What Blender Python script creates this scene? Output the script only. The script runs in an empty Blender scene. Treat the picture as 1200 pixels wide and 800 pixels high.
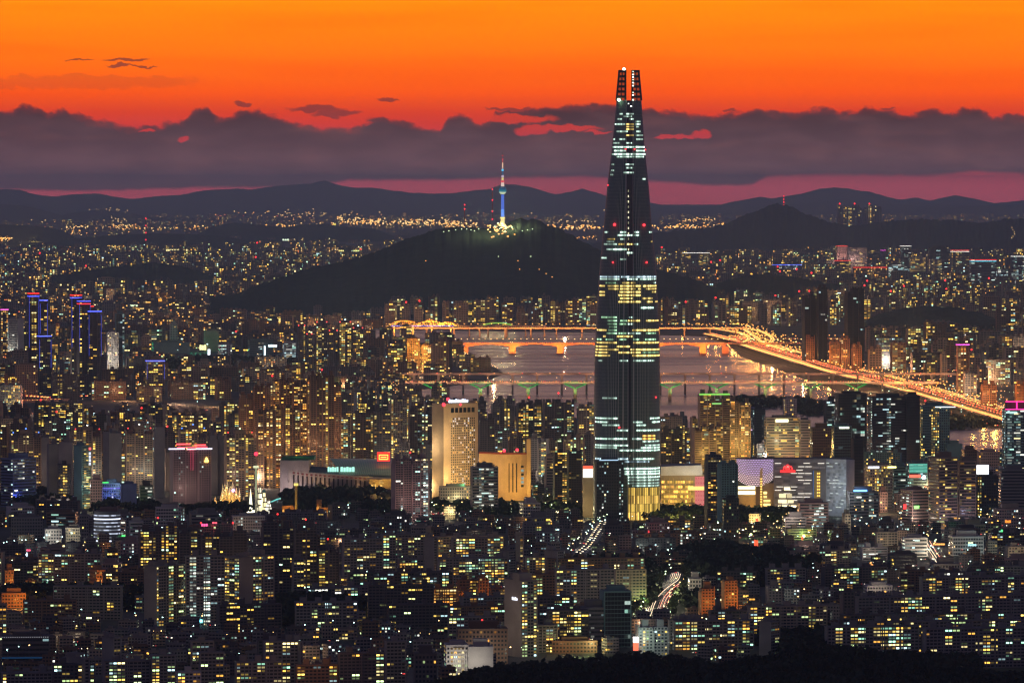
import bpy, math, random
import numpy as np
from mathutils import Vector
rnd = random.Random(7)
scene = bpy.context.scene
C = scene.collection
R = math.radians

# ------------------------------------------------------------------ camera
F = 6650.0            # focal length in pixels of a 1200 pixel wide frame
H = 417.0             # metres above the city
T = math.atan(185.0 / F)
cam_d = bpy.data.cameras.new('camera'); cam = bpy.data.objects.new('camera', cam_d); C.objects.link(cam)
cam_d.sensor_width = 36; cam_d.lens = 36 * F / 1200; cam_d.clip_start = 10; cam_d.clip_end = 200000
cam.location = (0, 0, H); cam.rotation_euler = (R(90) - T, 0, 0)
scene.camera = cam
vs = scene.view_settings
scene.display_settings.display_device = 'sRGB'
vs.view_transform = 'Standard'; vs.look = 'None'; vs.exposure = 0; vs.gamma = 1; vs.use_curve_mapping = False
cy = scene.cycles
cy.max_bounces = 3; cy.diffuse_bounces = 1; cy.glossy_bounces = 2; cy.transmission_bounces = 1; cy.volume_bounces = 0
cy.transparent_max_bounces = 2; cy.use_denoising = True; cy.sample_clamp_indirect = 2.0; cy.sample_clamp_direct = 0
cy.caustics_reflective = False; cy.caustics_refractive = False; cy.use_light_tree = True
cy.use_adaptive_sampling = False; cy.pixel_filter_type = 'BLACKMAN_HARRIS'; cy.filter_width = 1.3

def ray(px, py):
    a = (px - 600) / F; b = (400 - py) / F
    return Vector((a, math.cos(T) + b * math.sin(T), -math.sin(T) + b * math.cos(T)))
def G(px, py, z=0.0):                      # the ground point seen at a place of the photo
    d = ray(px, py); t = (z - H) / d.z
    return Vector((d.x * t, d.y * t, z))
def At(px, py, Y):                         # the point at depth Y seen at a place of the photo
    d = ray(px, py); t = Y / d.y
    return Vector((d.x * t, Y, H + d.z * t))
def sc(Y): return F / Y                     # pixels per metre
def proj(p):
    y, z = p[1], p[2] - H
    zc = y * math.cos(T) - z * math.sin(T); yc = y * math.sin(T) + z * math.cos(T)
    return 600 + F * p[0] / zc, 400 - F * yc / zc
def depth(py): return G(600, py).y
def lin(r, g, b):
    f = lambda c: (c / 255) / 12.92 if c <= 10 else ((c / 255 + .055) / 1.055) ** 2.4
    return (f(r), f(g), f(b))

# ------------------------------------------------------------------ node helper
class NT:
    def __init__(s, tree): s.t = tree; s.n = tree.nodes; s.l = tree.links; s.n.clear()
    def new(s, kind, **kw):
        n = s.n.new(kind)
        for k, v in kw.items(): setattr(n, k, v)
        return n
    def put(s, sock, v):
        if v is None: return
        if hasattr(v, 'is_linked') or isinstance(v, bpy.types.NodeSocket): s.l.new(v, sock)
        else:
            if isinstance(v, tuple) and len(v) == 3 and len(sock.default_value) == 4: v = (*v, 1)
            sock.default_value = v
    def m(s, op, a, b=None, c=None, clamp=False):
        n = s.new('ShaderNodeMath', operation=op, use_clamp=clamp)
        for i, v in enumerate((a, b, c)):
            if v is not None: s.put(n.inputs[i], v)
        return n.outputs[0]
    def mix(s, f, a, b, blend='MIX'):
        n = s.new('ShaderNodeMix', data_type='RGBA', blend_type=blend)
        s.put(n.inputs[0], f); s.put(n.inputs[6], a); s.put(n.inputs[7], b)
        return n.outputs[2]
    def comb(s, x, y, z=0.0):
        n = s.new('ShaderNodeCombineXYZ')
        for i, v in enumerate((x, y, z)): s.put(n.inputs[i], v)
        return n.outputs[0]
    def noise(s, vec, scale, detail=3, dim='3D'):
        n = s.new('ShaderNodeTexNoise', noise_dimensions=dim)
        s.put(n.inputs['Vector'], vec); n.inputs['Scale'].default_value = scale; n.inputs['Detail'].default_value = detail
        return n.outputs['Fac']
    def white(s, vec):
        n = s.new('ShaderNodeTexWhiteNoise', noise_dimensions='3D'); s.put(n.inputs['Vector'], vec)
        return n.outputs['Value'], n.outputs['Color']
    def ramp(s, fac, stops, mode='LINEAR'):
        n = s.new('ShaderNodeValToRGB'); cr = n.color_ramp; cr.interpolation = mode
        while len(cr.elements) < len(stops): cr.elements.new(1)
        for e, (p, c) in zip(cr.elements, stops): e.position = p; e.color = (*c, 1)
        s.put(n.inputs[0], fac); return n.outputs[0]
    def curve(s, x, pts, x0, x1, y0, y1):            # a piecewise function of x
        n = s.new('ShaderNodeFloatCurve'); cv = n.mapping.curves[0]
        P = [((a - x0) / (x1 - x0), (b - y0) / (y1 - y0)) for a, b in pts]
        cv.points[0].location = P[0]; cv.points[1].location = P[-1]
        for p in P[1:-1]: cv.points.new(*p)
        for p in cv.points: p.handle_type = 'VECTOR'
        n.mapping.update()
        u = s.m('DIVIDE', s.m('SUBTRACT', x, x0), x1 - x0, clamp=True)
        s.put(n.inputs['Value'], u)
        return s.m('ADD', s.m('MULTIPLY', n.outputs[0], y1 - y0), y0)
    def sstep(s, v, lo, hi):
        n = s.new('ShaderNodeMapRange', interpolation_type='SMOOTHSTEP'); s.put(n.inputs[0], v)
        n.inputs[1].default_value = lo; n.inputs[2].default_value = hi
        return n.outputs[0]

# ------------------------------------------------------------------ sky
w = bpy.data.worlds.new('World'); scene.world = w; w.use_nodes = True
w.cycles.sampling_method = 'MANUAL'; w.cycles.sample_map_resolution = 512
k = NT(w.node_tree)
tc = k.new('ShaderNodeTexCoord'); sep = k.new('ShaderNodeSeparateXYZ'); k.l.new(tc.outputs['Generated'], sep.inputs[0])
dx, dy, dz = sep.outputs
yy = k.m('MAXIMUM', k.m('ABSOLUTE', dy), 0.02)
V = k.m('SUBTRACT', 215.0, k.m('MULTIPLY', k.m('DIVIDE', dz, yy), F))        # degrees of elevation, as a fine scale
U = k.m('ADD', 600.0, k.m('MULTIPLY', k.m('DIVIDE', dx, yy), F))
q = k.m('DIVIDE', k.m('SUBTRACT', 265.0, V), 1000.0, clamp=True)
P = lambda y: (265.0 - y) / 1000
base = k.ramp(q, [(0, lin(104, 52, 80)), (P(240), lin(146, 52, 64)), (P(205), lin(162, 54, 66)), (P(160), lin(182, 52, 60)), (P(132), lin(214, 60, 30)),
                  (P(108), lin(250, 86, 2)), (P(65), lin(255, 114, 0)), (P(0), lin(255, 138, 0)), (P(-40), lin(106, 76, 90)), (P(-110), lin(84, 72, 104)), (P(-260), lin(84, 76, 114)), (1, lin(76, 72, 112))])
b2 = k.m('ADD', 1.0, k.m('MULTIPLY', k.sstep(V, 192.0, 222.0), 1.9)); base = k.mix(1.0, base, k.comb(b2, b2, b2), 'MULTIPLY')
streak = k.noise(k.comb(k.m('MULTIPLY', U, .0022), k.m('MULTIPLY', V, .03), 3.0), 1.0, 4)
base = k.mix(k.m('MULTIPLY', k.sstep(streak, .42, .7), .6), base, k.mix(1.0, base, (.95, .74, .6), 'MULTIPLY'))
# bank of cloud: its top outline and its base
top = [(-600, 150), (0, 131), (18, 128), (32, 124), (45, 125), (52, 131), (60, 132), (68, 128), (78, 129), (86, 135), (96, 133), (104, 140), (125, 142), (150, 148), (190, 147), (200, 141), (215, 142), (222, 130),
       (235, 126), (247, 128), (256, 140), (270, 136), (285, 128), (300, 129), (325, 138), (355, 147), (385, 150), (425, 148), (433, 137), (450, 136), (470, 142), (492, 147),
       (508, 153), (517, 153), (522, 139), (535, 134), (552, 137), (562, 146), (575, 142), (590, 147), (612, 154), (640, 166), (655, 158), (700, 166), (760, 166), (800, 163), (1800, 160)]
tops = k.curve(U, top, -600, 1800, 100, 200)
top2 = [(-600, 200), (560, 200), (575, 132), (600, 129), (630, 126), (690, 123), (735, 124), (760, 127), (800, 131), (815, 134), (835, 136), (850, 133), (880, 129), (890, 127), (905, 131), (925, 133), (940, 133), (950, 129), (962, 126),
        (975, 127), (985, 134), (1003, 130), (1015, 124), (1026, 129), (1045, 129), (1060, 134), (1080, 131), (1090, 126), (1102, 130), (1117, 132), (1130, 127), (1143, 124), (1152, 130), (1160, 138), (1180, 133), (1200, 138), (1800, 135)]
tops2 = k.curve(U, top2, -600, 1800, 100, 200)
bot = [(-600, 226), (0, 224), (100, 226), (240, 222), (350, 222), (410, 213), (520, 213), (600, 210), (680, 209), (760, 214), (830, 219), (880, 219), (900, 209), (960, 207), (1090, 208), (1140, 203), (1200, 206), (1800, 206)]
bots = k.curve(U, bot, -600, 1800, 190, 235)
puff = k.noise(k.comb(k.m('MULTIPLY', U, .06), k.m('MULTIPLY', V, .085), 1.0), 1.0, 5)
pj = k.m('MULTIPLY', k.m('SUBTRACT', puff, .5), 19.0)
c1 = k.sstep(k.m('SUBTRACT', k.m('ADD', V, pj), tops), -2.2, 3.2)
c2 = k.m('MULTIPLY', k.sstep(k.m('SUBTRACT', k.m('ADD', V, pj), tops2), -2.2, 3.2), 1.0)
gapn = k.noise(k.comb(k.m('MULTIPLY', U, .012), k.m('MULTIPLY', V, .06), 8.0), 1.0, 4)
def blob(cx, cyy, rx, ry):
    a = k.m('POWER', k.m('DIVIDE', k.m('SUBTRACT', U, float(cx)), float(rx)), 2.0)
    b = k.m('POWER', k.m('DIVIDE', k.m('SUBTRACT', k.m('ADD', V, k.m('MULTIPLY', pj, .8)), float(cyy)), float(ry)), 2.0)
    return k.sstep(k.m('ADD', k.m('ADD', a, b), k.m('MULTIPLY', k.m('SUBTRACT', gapn, .5), 2.2)), 1.25, .4)
gaps = None
for g in [(600, 140, 50, 6), (624, 153, 20, 7), (668, 150, 42, 4.5), (700, 155, 18, 2.5), (790, 160, 26, 2.8), (822, 158, 11, 5), (172, 154, 10, 2.5), (215, 164, 8, 2.5), (398, 144, 34, 3.5)]:
    b = blob(*g); gaps = b if gaps is None else k.m('MAXIMUM', gaps, b)
cl = k.m('MAXIMUM', c1, c2)
cl = k.m('MULTIPLY', cl, k.m('SUBTRACT', 1.0, k.m('MULTIPLY', gaps, .85)))
wisps = None
for g in [(150, 70.5, 30, 1.6), (94, 70.5, 17, 1.2), (139, 77.5, 15, 2.5), (168, 78, 22, 1.0), (455, 117, 14, 2.5), (285, 122, 10, 2.5), (370, 128, 40, 4), (395, 133, 30, 5), (1040, 128, 9, 2), (600, 128, 34, 2.4), (855, 130, 9, 1.5)]:
    b = blob(*g); wisps = b if wisps is None else k.m('MAXIMUM', wisps, b)
below = k.sstep(k.m('SUBTRACT', bots, k.m('ADD', V, k.m('MULTIPLY', pj, .25))), -1.0, 5.0)
cl = k.m('MULTIPLY', cl, below)
cl = k.m('MAXIMUM', cl, k.m('MULTIPLY', wisps, .8))
soft = blob(60, 97, 190, 9); cl = k.m('MAXIMUM', cl, k.m('MULTIPLY', soft, .22))
ccol = k.ramp(k.m('DIVIDE', k.m('SUBTRACT', V, 120.0), 110.0, clamp=True), [(0, lin(66, 44, 56)), (.3, lin(80, 54, 68)), (.7, lin(98, 62, 76)), (1, lin(110, 66, 82))])
ccol = k.mix(k.m('MULTIPLY', k.sstep(gapn, .45, .8), .5), ccol, lin(112, 66, 74))
ccol = k.mix(1.0, ccol, (.78, 1.0, .8), 'MULTIPLY')
tex = k.noise(k.comb(k.m('MULTIPLY', U, .016), k.m('MULTIPLY', V, .045), 21.0), 1.0, 7)
ccol = k.mix(k.sstep(tex, .35, .7), k.mix(1.0, ccol, (.84, .84, .88), 'MULTIPLY'), k.mix(1.0, ccol, (1.16, 1.1, 1.1), 'MULTIPLY'))
edge = k.m('MINIMUM', k.m('SUBTRACT', k.m('ADD', V, pj), tops), 40.0); edge2 = k.m('SUBTRACT', k.m('ADD', V, pj), tops2); edge = k.m('MAXIMUM', edge, edge2)
ccol = k.mix(k.m('MULTIPLY', k.sstep(edge, 9.0, -1.0), .42), ccol, lin(150, 52, 48))
front = k.mix(k.m('MULTIPLY', cl, .97), base, ccol)
side = k.sstep(dy, -.1, .8)                                   # the after-glow lies round the sunset
sky_n = k.new('ShaderNodeTexSky', sky_type='NISHITA', sun_disc=False, sun_elevation=R(-1.5), sun_rotation=R(0), altitude=300)
dusk = k.mix(1.0, k.mix(.0, sky_n.outputs[0], (0, 0, 0)), (.012, .010, .011), 'MULTIPLY')
nb = k.mix(k.sstep(dz, -.02, .5), lin(118, 96, 108), lin(52, 56, 86))
back = k.mix(1.0, nb, dusk, 'ADD')
up = k.sstep(dz, .5, .12)
boost = k.m('ADD', 1.0, k.m('MULTIPLY', k.sstep(V, 110.0, 235.0), .75))     # the band above the horizon glows most
front = k.mix(1.0, front, k.comb(boost, boost, boost), 'MULTIPLY')
col = k.mix(k.m('MULTIPLY', side, up), back, front)
col = k.mix(k.sstep(dz, -.012, -.05), col, lin(46, 36, 46))
bg = k.new('ShaderNodeBackground'); k.put(bg.inputs[0], col); bg.inputs[1].default_value = 1.2
wo = k.new('ShaderNodeOutputWorld'); k.l.new(bg.outputs[0], wo.inputs[0])

# the sun is down: a faint, wide afterglow from the west
sd = bpy.data.lights.new('sun', 'SUN'); sd.energy = .05; sd.angle = R(20); sd.color = (1, .5, .2)
so = bpy.data.objects.new('sun', sd); C.objects.link(so); so.rotation_euler = (R(-86), 0, 0)

# ------------------------------------------------------------------ materials
MATS = {}
def mat(name, col=(.2, .2, .2), rough=.7, metal=0.0, vcol=False, noise=0.0, nscale=.1, spec=.3):
    if name in MATS: return MATS[name]
    m = bpy.data.materials.new(name); m.use_nodes = True; t = NT(m.node_tree)
    b = t.new('ShaderNodeBsdfPrincipled'); o = t.new('ShaderNodeOutputMaterial'); t.l.new(b.outputs[0], o.inputs[0])
    c = col
    if vcol:
        a = t.new('ShaderNodeVertexColor', layer_name='tint'); c = a.outputs[0]
    if noise:
        g = t.new('ShaderNodeNewGeometry')
        n = t.noise(g.outputs['Position'], nscale, 4)
        c = t.mix(t.sstep(n, .3, .7), t.mix(1.0, c, (1 - noise,) * 3, 'MULTIPLY'), c)
    t.put(b.inputs['Base Color'], c); b.inputs['Roughness'].default_value = rough; b.inputs['Metallic'].default_value = metal
    b.inputs['Specular IOR Level'].default_value = spec
    MATS[name] = m; return m

PAL = {
    'warm': [(0, (1, .58, .08)), (.34, (1, .7, .14)), (.6, (1, .46, .06)), (.74, (1, .78, .3)), (.88, (.8, .86, .3)), (.95, (.6, 1, .7))],
    'mixed': [(0, (.68, .95, .4)), (.2, (1, .68, .14)), (.46, (.4, .9, .62)), (.58, (1, .82, .35)), (.74, (1, .48, .07)), (.9, (.55, .85, .9))],
    'orange': [(0, (1, .5, .1)), (.4, (1, .38, .05)), (.65, (1, .65, .2)), (.85, (1, .8, .4)), (.96, (1, .25, .05))],
    'cool': [(0, (.75, 1, .9)), (.3, (.6, .95, 1)), (.55, (1, 1, .85)), (.8, (.5, 1, .8)), (.93, (1, .8, .4))],
}
STY = {  # window width, window height, grouping along u, strength, wall factor (balcony-recess shade put into the wall colour)
    'apt': (.74, .50, 2, 2.2, .85), 'grid': (.56, .5, 1, 1.9, .95), 'strip': (.97, .46, 3, 1.15, .9), 'glass': (.93, .84, 2, .6, .5),
    'far': (.62, .55, 1, 2.4, .8),
}
def facade(style, pal):
    key = f'{style}_{pal}'
    if key in MATS: return MATS[key]
    ww, wh, seg, st, wf = STY[style]
    m = bpy.data.materials.new('facade_' + key); m.use_nodes = True; t = NT(m.node_tree)
    b = t.new('ShaderNodeBsdfPrincipled'); o = t.new('ShaderNodeOutputMaterial'); t.l.new(b.outputs[0], o.inputs[0])
    a = t.new('ShaderNodeVertexColor', layer_name='tint'); uv = t.new('ShaderNodeUVMap', uv_map='uv')
    s = t.new('ShaderNodeSeparateXYZ'); t.l.new(uv.outputs[0], s.inputs[0])
    u, v = s.outputs[0], s.outputs[1]
    cu = t.m('FLOOR', t.m('DIVIDE', u, float(seg))) if seg > 1 else t.m('FLOOR', u)
    cu1 = t.m('FLOOR', u); cv = t.m('FLOOR', v)
    fu = t.m('SUBTRACT', u, cu1); fv = t.m('SUBTRACT', v, cv)
    r1, rc = t.white(t.comb(cu, cv, 0.0)); sp = t.new('ShaderNodeSeparateColor'); t.l.new(rc, sp.inputs[0])
    colr, _ = t.white(t.comb(t.m('FLOOR', t.m('DIVIDE', u, 2.0)), t.m('FLOOR', t.m('DIVIDE', v, 500.0)), 5.0))
    r4, _ = t.white(t.comb(cu1, cv, 11.0))
    prob = t.m('MULTIPLY', a.outputs['Alpha'], t.m('ADD', .1, t.m('MULTIPLY', t.m('POWER', colr, 2.6), 2.9)))
    lit = t.m('LESS_THAN', r1, prob)
    mu = t.m('LESS_THAN', t.m('ABSOLUTE', t.m('SUBTRACT', fu, .5)), ww / 2)
    mv = t.m('LESS_THAN', t.m('ABSOLUTE', t.m('SUBTRACT', fv, .52)), wh / 2)
    mull = t.m('GREATER_THAN', t.m('ABSOLUTE', t.m('SUBTRACT', fu, .5)), .03)
    mask = t.m('MULTIPLY', mu, mv)
    wcol = t.ramp(sp.outputs[1], PAL[pal], 'CONSTANT')
    g = t.new('ShaderNodeNewGeometry')
    dirt = t.noise(g.outputs['Position'], .06, 3)
    wall = t.mix(1.0, a.outputs[0], t.mix(dirt, (wf * .75,) * 3, (wf * 1.15,) * 3), 'MULTIPLY')
    ledge = t.m('LESS_THAN', fv, .14)
    wall = t.mix(t.m('MULTIPLY', ledge, .7), wall, a.outputs[0])
    bc = t.mix(mask, wall, (.018, .022, .028))
    t.put(b.inputs['Base Color'], bc)
    t.put(b.inputs['Roughness'], t.m('SUBTRACT', .75, t.m('MULTIPLY', mask, .5)))
    b.inputs['Specular IOR Level'].default_value = .35
    stv = t.m('MULTIPLY', t.m('MULTIPLY', lit, mask), t.m('MULTIPLY', t.m('ADD', .10, t.m('MULTIPLY', t.m('POWER', sp.outputs[2], 2.2), 1.7)), st))
    stv = t.m('MULTIPLY', stv, t.m('ADD', .12, t.m('MULTIPLY', t.m('GREATER_THAN', r4, .33), .88)))
    if style in ('apt', 'strip'): stv = t.m('MULTIPLY', stv, t.m('ADD', .5, t.m('MULTIPLY', mull, .5)))
    t.put(b.inputs['Emission Color'], wcol); t.put(b.inputs['Emission Strength'], stv)
    m.cycles.emission_sampling = 'NONE'
    MATS[key] = m; return m
def special(name):
    """'lit': a thing that gives off light; colour from the tint, strength from its alpha"""
    m = bpy.data.materials.new(name); m.use_nodes = True; t = NT(m.node_tree)
    a = t.new('ShaderNodeVertexColor', layer_name='tint'); e = t.new('ShaderNodeEmission'); o = t.new('ShaderNodeOutputMaterial')
    st = t.m('MULTIPLY', a.outputs['Alpha'], 10.0); c = a.outputs[0]
    if name == 'pane':     # lit curtain-wall panels with frames and uneven rooms
        uv = t.new('ShaderNodeUVMap', uv_map='uv'); s = t.new('ShaderNodeSeparateXYZ'); t.l.new(uv.outputs[0], s.inputs[0])
        cu, cv = t.m('FLOOR', s.outputs[0]), t.m('FLOOR', s.outputs[1]); fu = t.m('SUBTRACT', s.outputs[0], cu); fv = t.m('SUBTRACT', s.outputs[1], cv)
        r, _ = t.white(t.comb(cu, cv, 2.0)); r2, _ = t.white(t.comb(t.m('FLOOR', t.m('DIVIDE', s.outputs[0], 5.0)), cv, 4.0))
        st = t.m('MULTIPLY', st, t.m('ADD', .15, t.m('MULTIPLY', t.m('MULTIPLY', r, r2), 2.2)))
        fr = t.m('MULTIPLY', t.m('GREATER_THAN', fu, .16), t.m('GREATER_THAN', fv, .18)); st = t.m('MULTIPLY', st, t.m('ADD', .12, t.m('MULTIPLY', fr, .88)))
    t.put(e.inputs[0], c); t.put(e.inputs[1], st); t.l.new(e.outputs[0], o.inputs[0])
    m.cycles.emission_sampling = 'NONE'; MATS[name] = m
for n in ('lit', 'pane'): special(n)
mat('wall', vcol=True, rough=.8, noise=.22, nscale=.05)
mat('roof', vcol=True, rough=.9, noise=.3, nscale=.08)
mat('metal', vcol=True, rough=.45, metal=.4)
mat('glass', (.02, .026, .032), rough=.12, spec=.6)
mat('leaf', (.05, .075, .03), rough=.8, noise=.6, nscale=.12)
mat('leafdark', (.028, .04, .022), rough=.9, noise=.5, nscale=.02)
mat('bark', (.09, .06, .04), rough=.9)
def M(key):
    if key in MATS: return MATS[key]
    return facade(*key.split('_'))

# ------------------------------------------------------------------ mesh builder
class MB:
    def __init__(s, seed=None):
        s.v = []; s.f = []; s.uv = []; s.mi = []; s.col = []; s.mk = []
        r = rnd if seed is None else random.Random(seed)
        s.u0 = r.randint(0, 60) * 30; s.v0 = r.randint(1, 120) * 500
    def mid(s, key):
        if key not in s.mk: s.mk.append(key)
        return s.mk.index(key)
    def face(s, pts, key, col=(.3, .3, .3, 0), uv=None):
        i = len(s.v); s.v.extend(pts); n = len(pts); s.f.append(tuple(range(i, i + n)))
        s.uv.extend(uv if uv else [(0, 0)] * n); s.mi.append(s.mid(key)); s.col.append((*col, 0) if len(col) == 3 else col)
    def wallq(s, a, b, z0, z1, key, col, bay=3.4, fl=3.0, u=0):
        L = math.hypot(b[0] - a[0], b[1] - a[1]); nb = max(1, round(L / bay)); nf = max(1, round((z1 - z0) / fl))
        u += s.u0
        s.face([(a[0], a[1], z0), (b[0], b[1], z0), (b[0], b[1], z1), (a[0], a[1], z1)], key, col,
               [(u, s.v0), (u + nb, s.v0), (u + nb, s.v0 + nf), (u, s.v0 + nf)])
    def box(s, x0, x1, y0, y1, z0, z1, key='wall', col=(.3, .3, .3, 0), front=None, side=None, top='roof', tcol=None, bay=3.4, fl=3.0, back=None, bottom=False):
        u = int((x0 + 500) / bay) % 400
        s.wallq((x0, y0), (x1, y0), z0, z1, front or key, col, bay, fl, u)
        s.wallq((x1, y0), (x1, y1), z0, z1, side or key, col, bay, fl, u + 31)
        s.wallq((x1, y1), (x0, y1), z0, z1, back or front or key, col, bay, fl, u + 57)
        s.wallq((x0, y1), (x0, y0), z0, z1, side or key, col, bay, fl, u + 77)
        tc = tcol or (tuple(c * .55 for c in col[:3]) + (0,) if top == 'roof' else col)
        s.face([(x0, y0, z1), (x1, y0, z1), (x1, y1, z1), (x0, y1, z1)], top, tc)
        if bottom: s.face([(x0, y1, z0), (x1, y1, z0), (x1, y0, z0), (x0, y0, z0)], top, tc)
    def cyl(s, cx, cy_, r0, r1, z0, z1, n=12, key='wall', col=(.3, .3, .3, 0), bay=3.4, fl=3, cap=True, a0=0):
        p = lambda r, i, z: (cx + r * math.cos(a0 + 2 * math.pi * i / n), cy_ + r * math.sin(a0 + 2 * math.pi * i / n), z)
        nb = max(1, round(2 * math.pi * max(r0, r1) / n / bay)); nf = max(1, round((z1 - z0) / fl))
        for i in range(n):
            u = s.u0 + i * nb
            s.face([p(r0, i, z0), p(r0, i + 1, z0), p(r1, i + 1, z1), p(r1, i, z1)], key, col, [(u, s.v0), (u + nb, s.v0), (u + nb, s.v0 + nf), (u, s.v0 + nf)])
        if cap and r1 > .01: s.face([p(r1, i, z1) for i in range(n)], key if key in ('lit', 'metal') else 'roof', col if key in ('lit', 'metal') else tuple(c * .6 for c in col[:3]) + (0,))
    def ball(s, cx, cy_, cz, r, key='lit', col=(1, 1, 1, .5), n=8, sq=1.0):
        for j in range(n // 2):
            a, b = math.pi * j / (n // 2) - math.pi / 2, math.pi * (j + 1) / (n // 2) - math.pi / 2
            for i in range(n):
                t0, t1 = 2 * math.pi * i / n, 2 * math.pi * (i + 1) / n
                q_ = lambda a_, t_: (cx + r * math.cos(a_) * math.cos(t_), cy_ + r * math.cos(a_) * math.sin(t_), cz + r * sq * math.sin(a_))
                s.face([q_(a, t0), q_(a, t1), q_(b, t1), q_(b, t0)], key, col)
    def bar(s, p, q_, r, key='metal', col=(.2, .2, .2, 0)):
        p, q_ = Vector(p), Vector(q_); d = (q_ - p).normalized(); a = d.orthogonal().normalized() * r; b = d.cross(a).normalized() * r
        c = [a + b, -a + b, -a - b, a - b]
        for i in range(4):
            j = (i + 1) % 4
            s.face([tuple(p + c[i]), tuple(p + c[j]), tuple(q_ + c[j]), tuple(q_ + c[i])], key, col)
        s.face([tuple(q_ + x) for x in c], key, col); s.face([tuple(p + x) for x in c[::-1]], key, col)
    def add(s, o, loc=(0, 0, 0), yaw=0.0):
        i0 = len(s.v); c, n = math.cos(yaw), math.sin(yaw)
        s.v.extend((x * c - y * n + loc[0], x * n + y * c + loc[1], z + loc[2]) for x, y, z in o.v)
        s.f.extend(tuple(i + i0 for i in f) for f in o.f); s.uv.extend(o.uv); s.col.extend(o.col)
        mp = [s.mid(k_) for k_ in o.mk]; s.mi.extend(mp[i] for i in o.mi)
    def mesh(s, name):
        me = bpy.data.meshes.new(name); me.from_pydata(s.v, [], s.f)
        l = me.uv_layers.new(name='uv'); l.data.foreach_set('uv', np.array(s.uv, dtype=np.float32).ravel())
        ca = me.color_attributes.new('tint', 'FLOAT_COLOR', 'CORNER')
        cnt = np.array([len(f) for f in s.f]); arr = np.repeat(np.array(s.col, dtype=np.float32), cnt, axis=0)
        ca.data.foreach_set('color', arr.ravel())
        for k_ in s.mk: me.materials.append(M(k_))
        me.polygons.foreach_set('material_index', np.array(s.mi, dtype=np.int32)); me.update()
        return me
    def build(s, name, parent=None, loc=None, yaw=0.0):
        o = bpy.data.objects.new(name, s.mesh(name)); C.objects.link(o)
        if parent: o.parent = parent
        if loc is not None: o.location = loc; o.rotation_euler = (0, 0, yaw)
        return o
def tag(o, label=None, cat=None, group=None, kind=None):
    if label: o['label'] = label
    if cat: o['category'] = cat
    if group: o['group'] = group
    if kind: o['kind'] = kind
    return o
def root(name, loc, yaw, label, cat, group=None):
    o = bpy.data.objects.new(name, None); C.objects.link(o); o.location = loc; o.rotation_euler = (0, 0, yaw)
    return tag(o, label, cat, group)
SPOTS = []
def flood(p, target, power, col, ang=110, r=1.0):
    SPOTS.append((Vector(p), Vector(target), power, col, ang, r))
GLOWS = []
def glow(p, power, col=(1, .6, .25), r=1.5):
    GLOWS.append((p, power, col, r))
OCC = []   # (depth, x0, x1, ytop, ybase) of what hides things behind it
# ================================================================== SETTING
from mathutils import noise as mno
def smooth_mesh(name, X, Y, Z, m, kind='structure'):
    ny, nx = X.shape
    v = np.stack([X, Y, Z], -1).reshape(-1, 3)
    i = np.arange((ny - 1) * (nx - 1)); r = i // (nx - 1); c = i % (nx - 1); a = r * nx + c
    f = np.stack([a, a + 1, a + nx + 1, a + nx], -1)
    me = bpy.data.meshes.new(name); me.from_pydata(v.tolist(), [], f.tolist()); me.materials.append(m)
    me.polygons.foreach_set('use_smooth', [True] * len(f)); me.update()
    o = bpy.data.objects.new(name, me); C.objects.link(o); tag(o, kind=kind); return o

gm = bpy.data.materials.new('city_ground'); gm.use_nodes = True; t = NT(gm.node_tree)
b = t.new('ShaderNodeBsdfPrincipled'); o_ = t.new('ShaderNodeOutputMaterial'); t.l.new(b.outputs[0], o_.inputs[0])
g = t.new('ShaderNodeNewGeometry'); n1 = t.noise(g.outputs['Position'], .004, 5); n2 = t.noise(g.outputs['Position'], .05, 3)
t.put(b.inputs['Base Color'], t.mix(t.sstep(n1, .42, .6), t.mix(n2, (.05, .048, .045), (.11, .1, .09)), (.03, .04, .022))); b.inputs['Roughness'].default_value = .9
xs = np.linspace(-13000, 13000, 12); ys = np.linspace(-1500, 112000, 40); XX, YY = np.meshgrid(xs, ys)
smooth_mesh('ground', XX, YY, XX * 0, gm)
MATS['ground'] = gm

wm = bpy.data.materials.new('river_water'); wm.use_nodes = True; t = NT(wm.node_tree)
b = t.new('ShaderNodeBsdfPrincipled'); o_ = t.new('ShaderNodeOutputMaterial'); t.l.new(b.outputs[0], o_.inputs[0])
b.inputs['Base Color'].default_value = (.03, .035, .05, 1); b.inputs['Roughness'].default_value = .1; b.inputs['IOR'].default_value = 1.33
b.inputs['Specular IOR Level'].default_value = .8
g = t.new('ShaderNodeNewGeometry'); mp = t.new('ShaderNodeMapping'); t.l.new(g.outputs['Position'], mp.inputs[0]); mp.inputs['Scale'].default_value = (.010, .05, .03)
mp2 = t.new('ShaderNodeMapping'); t.l.new(g.outputs['Position'], mp2.inputs[0]); mp2.inputs['Scale'].default_value = (.0012, .005, .01)
nn = t.noise(mp.outputs[0], 1.0, 4); nl = t.noise(mp2.outputs[0], 1.0, 4)
bp = t.new('ShaderNodeBump'); bp.inputs['Distance'].default_value = 1.0; bp.inputs['Strength'].default_value = 1.0; t.l.new(nn, bp.inputs['Height']); t.l.new(bp.outputs[0], b.inputs['Normal'])
t.put(b.inputs['Roughness'], t.m('ADD', .19, t.m('MULTIPLY', t.sstep(nl, .35, .65), .12))); b.inputs['Specular Tint'].default_value = (.6, .76, 1.0, 1.0)
river = [(440, 386), (700, 390), (845, 395), (856, 406), (868, 418), (905, 431), (960, 450), (1010, 468), (1080, 489), (1160, 502), (1290, 508), (1330, 548), (1110, 540), (900, 530), (700, 522),
         (560, 500), (470, 478), (485, 458), (570, 447), (592, 437), (565, 427), (540, 411), (505, 402), (440, 397)]
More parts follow.
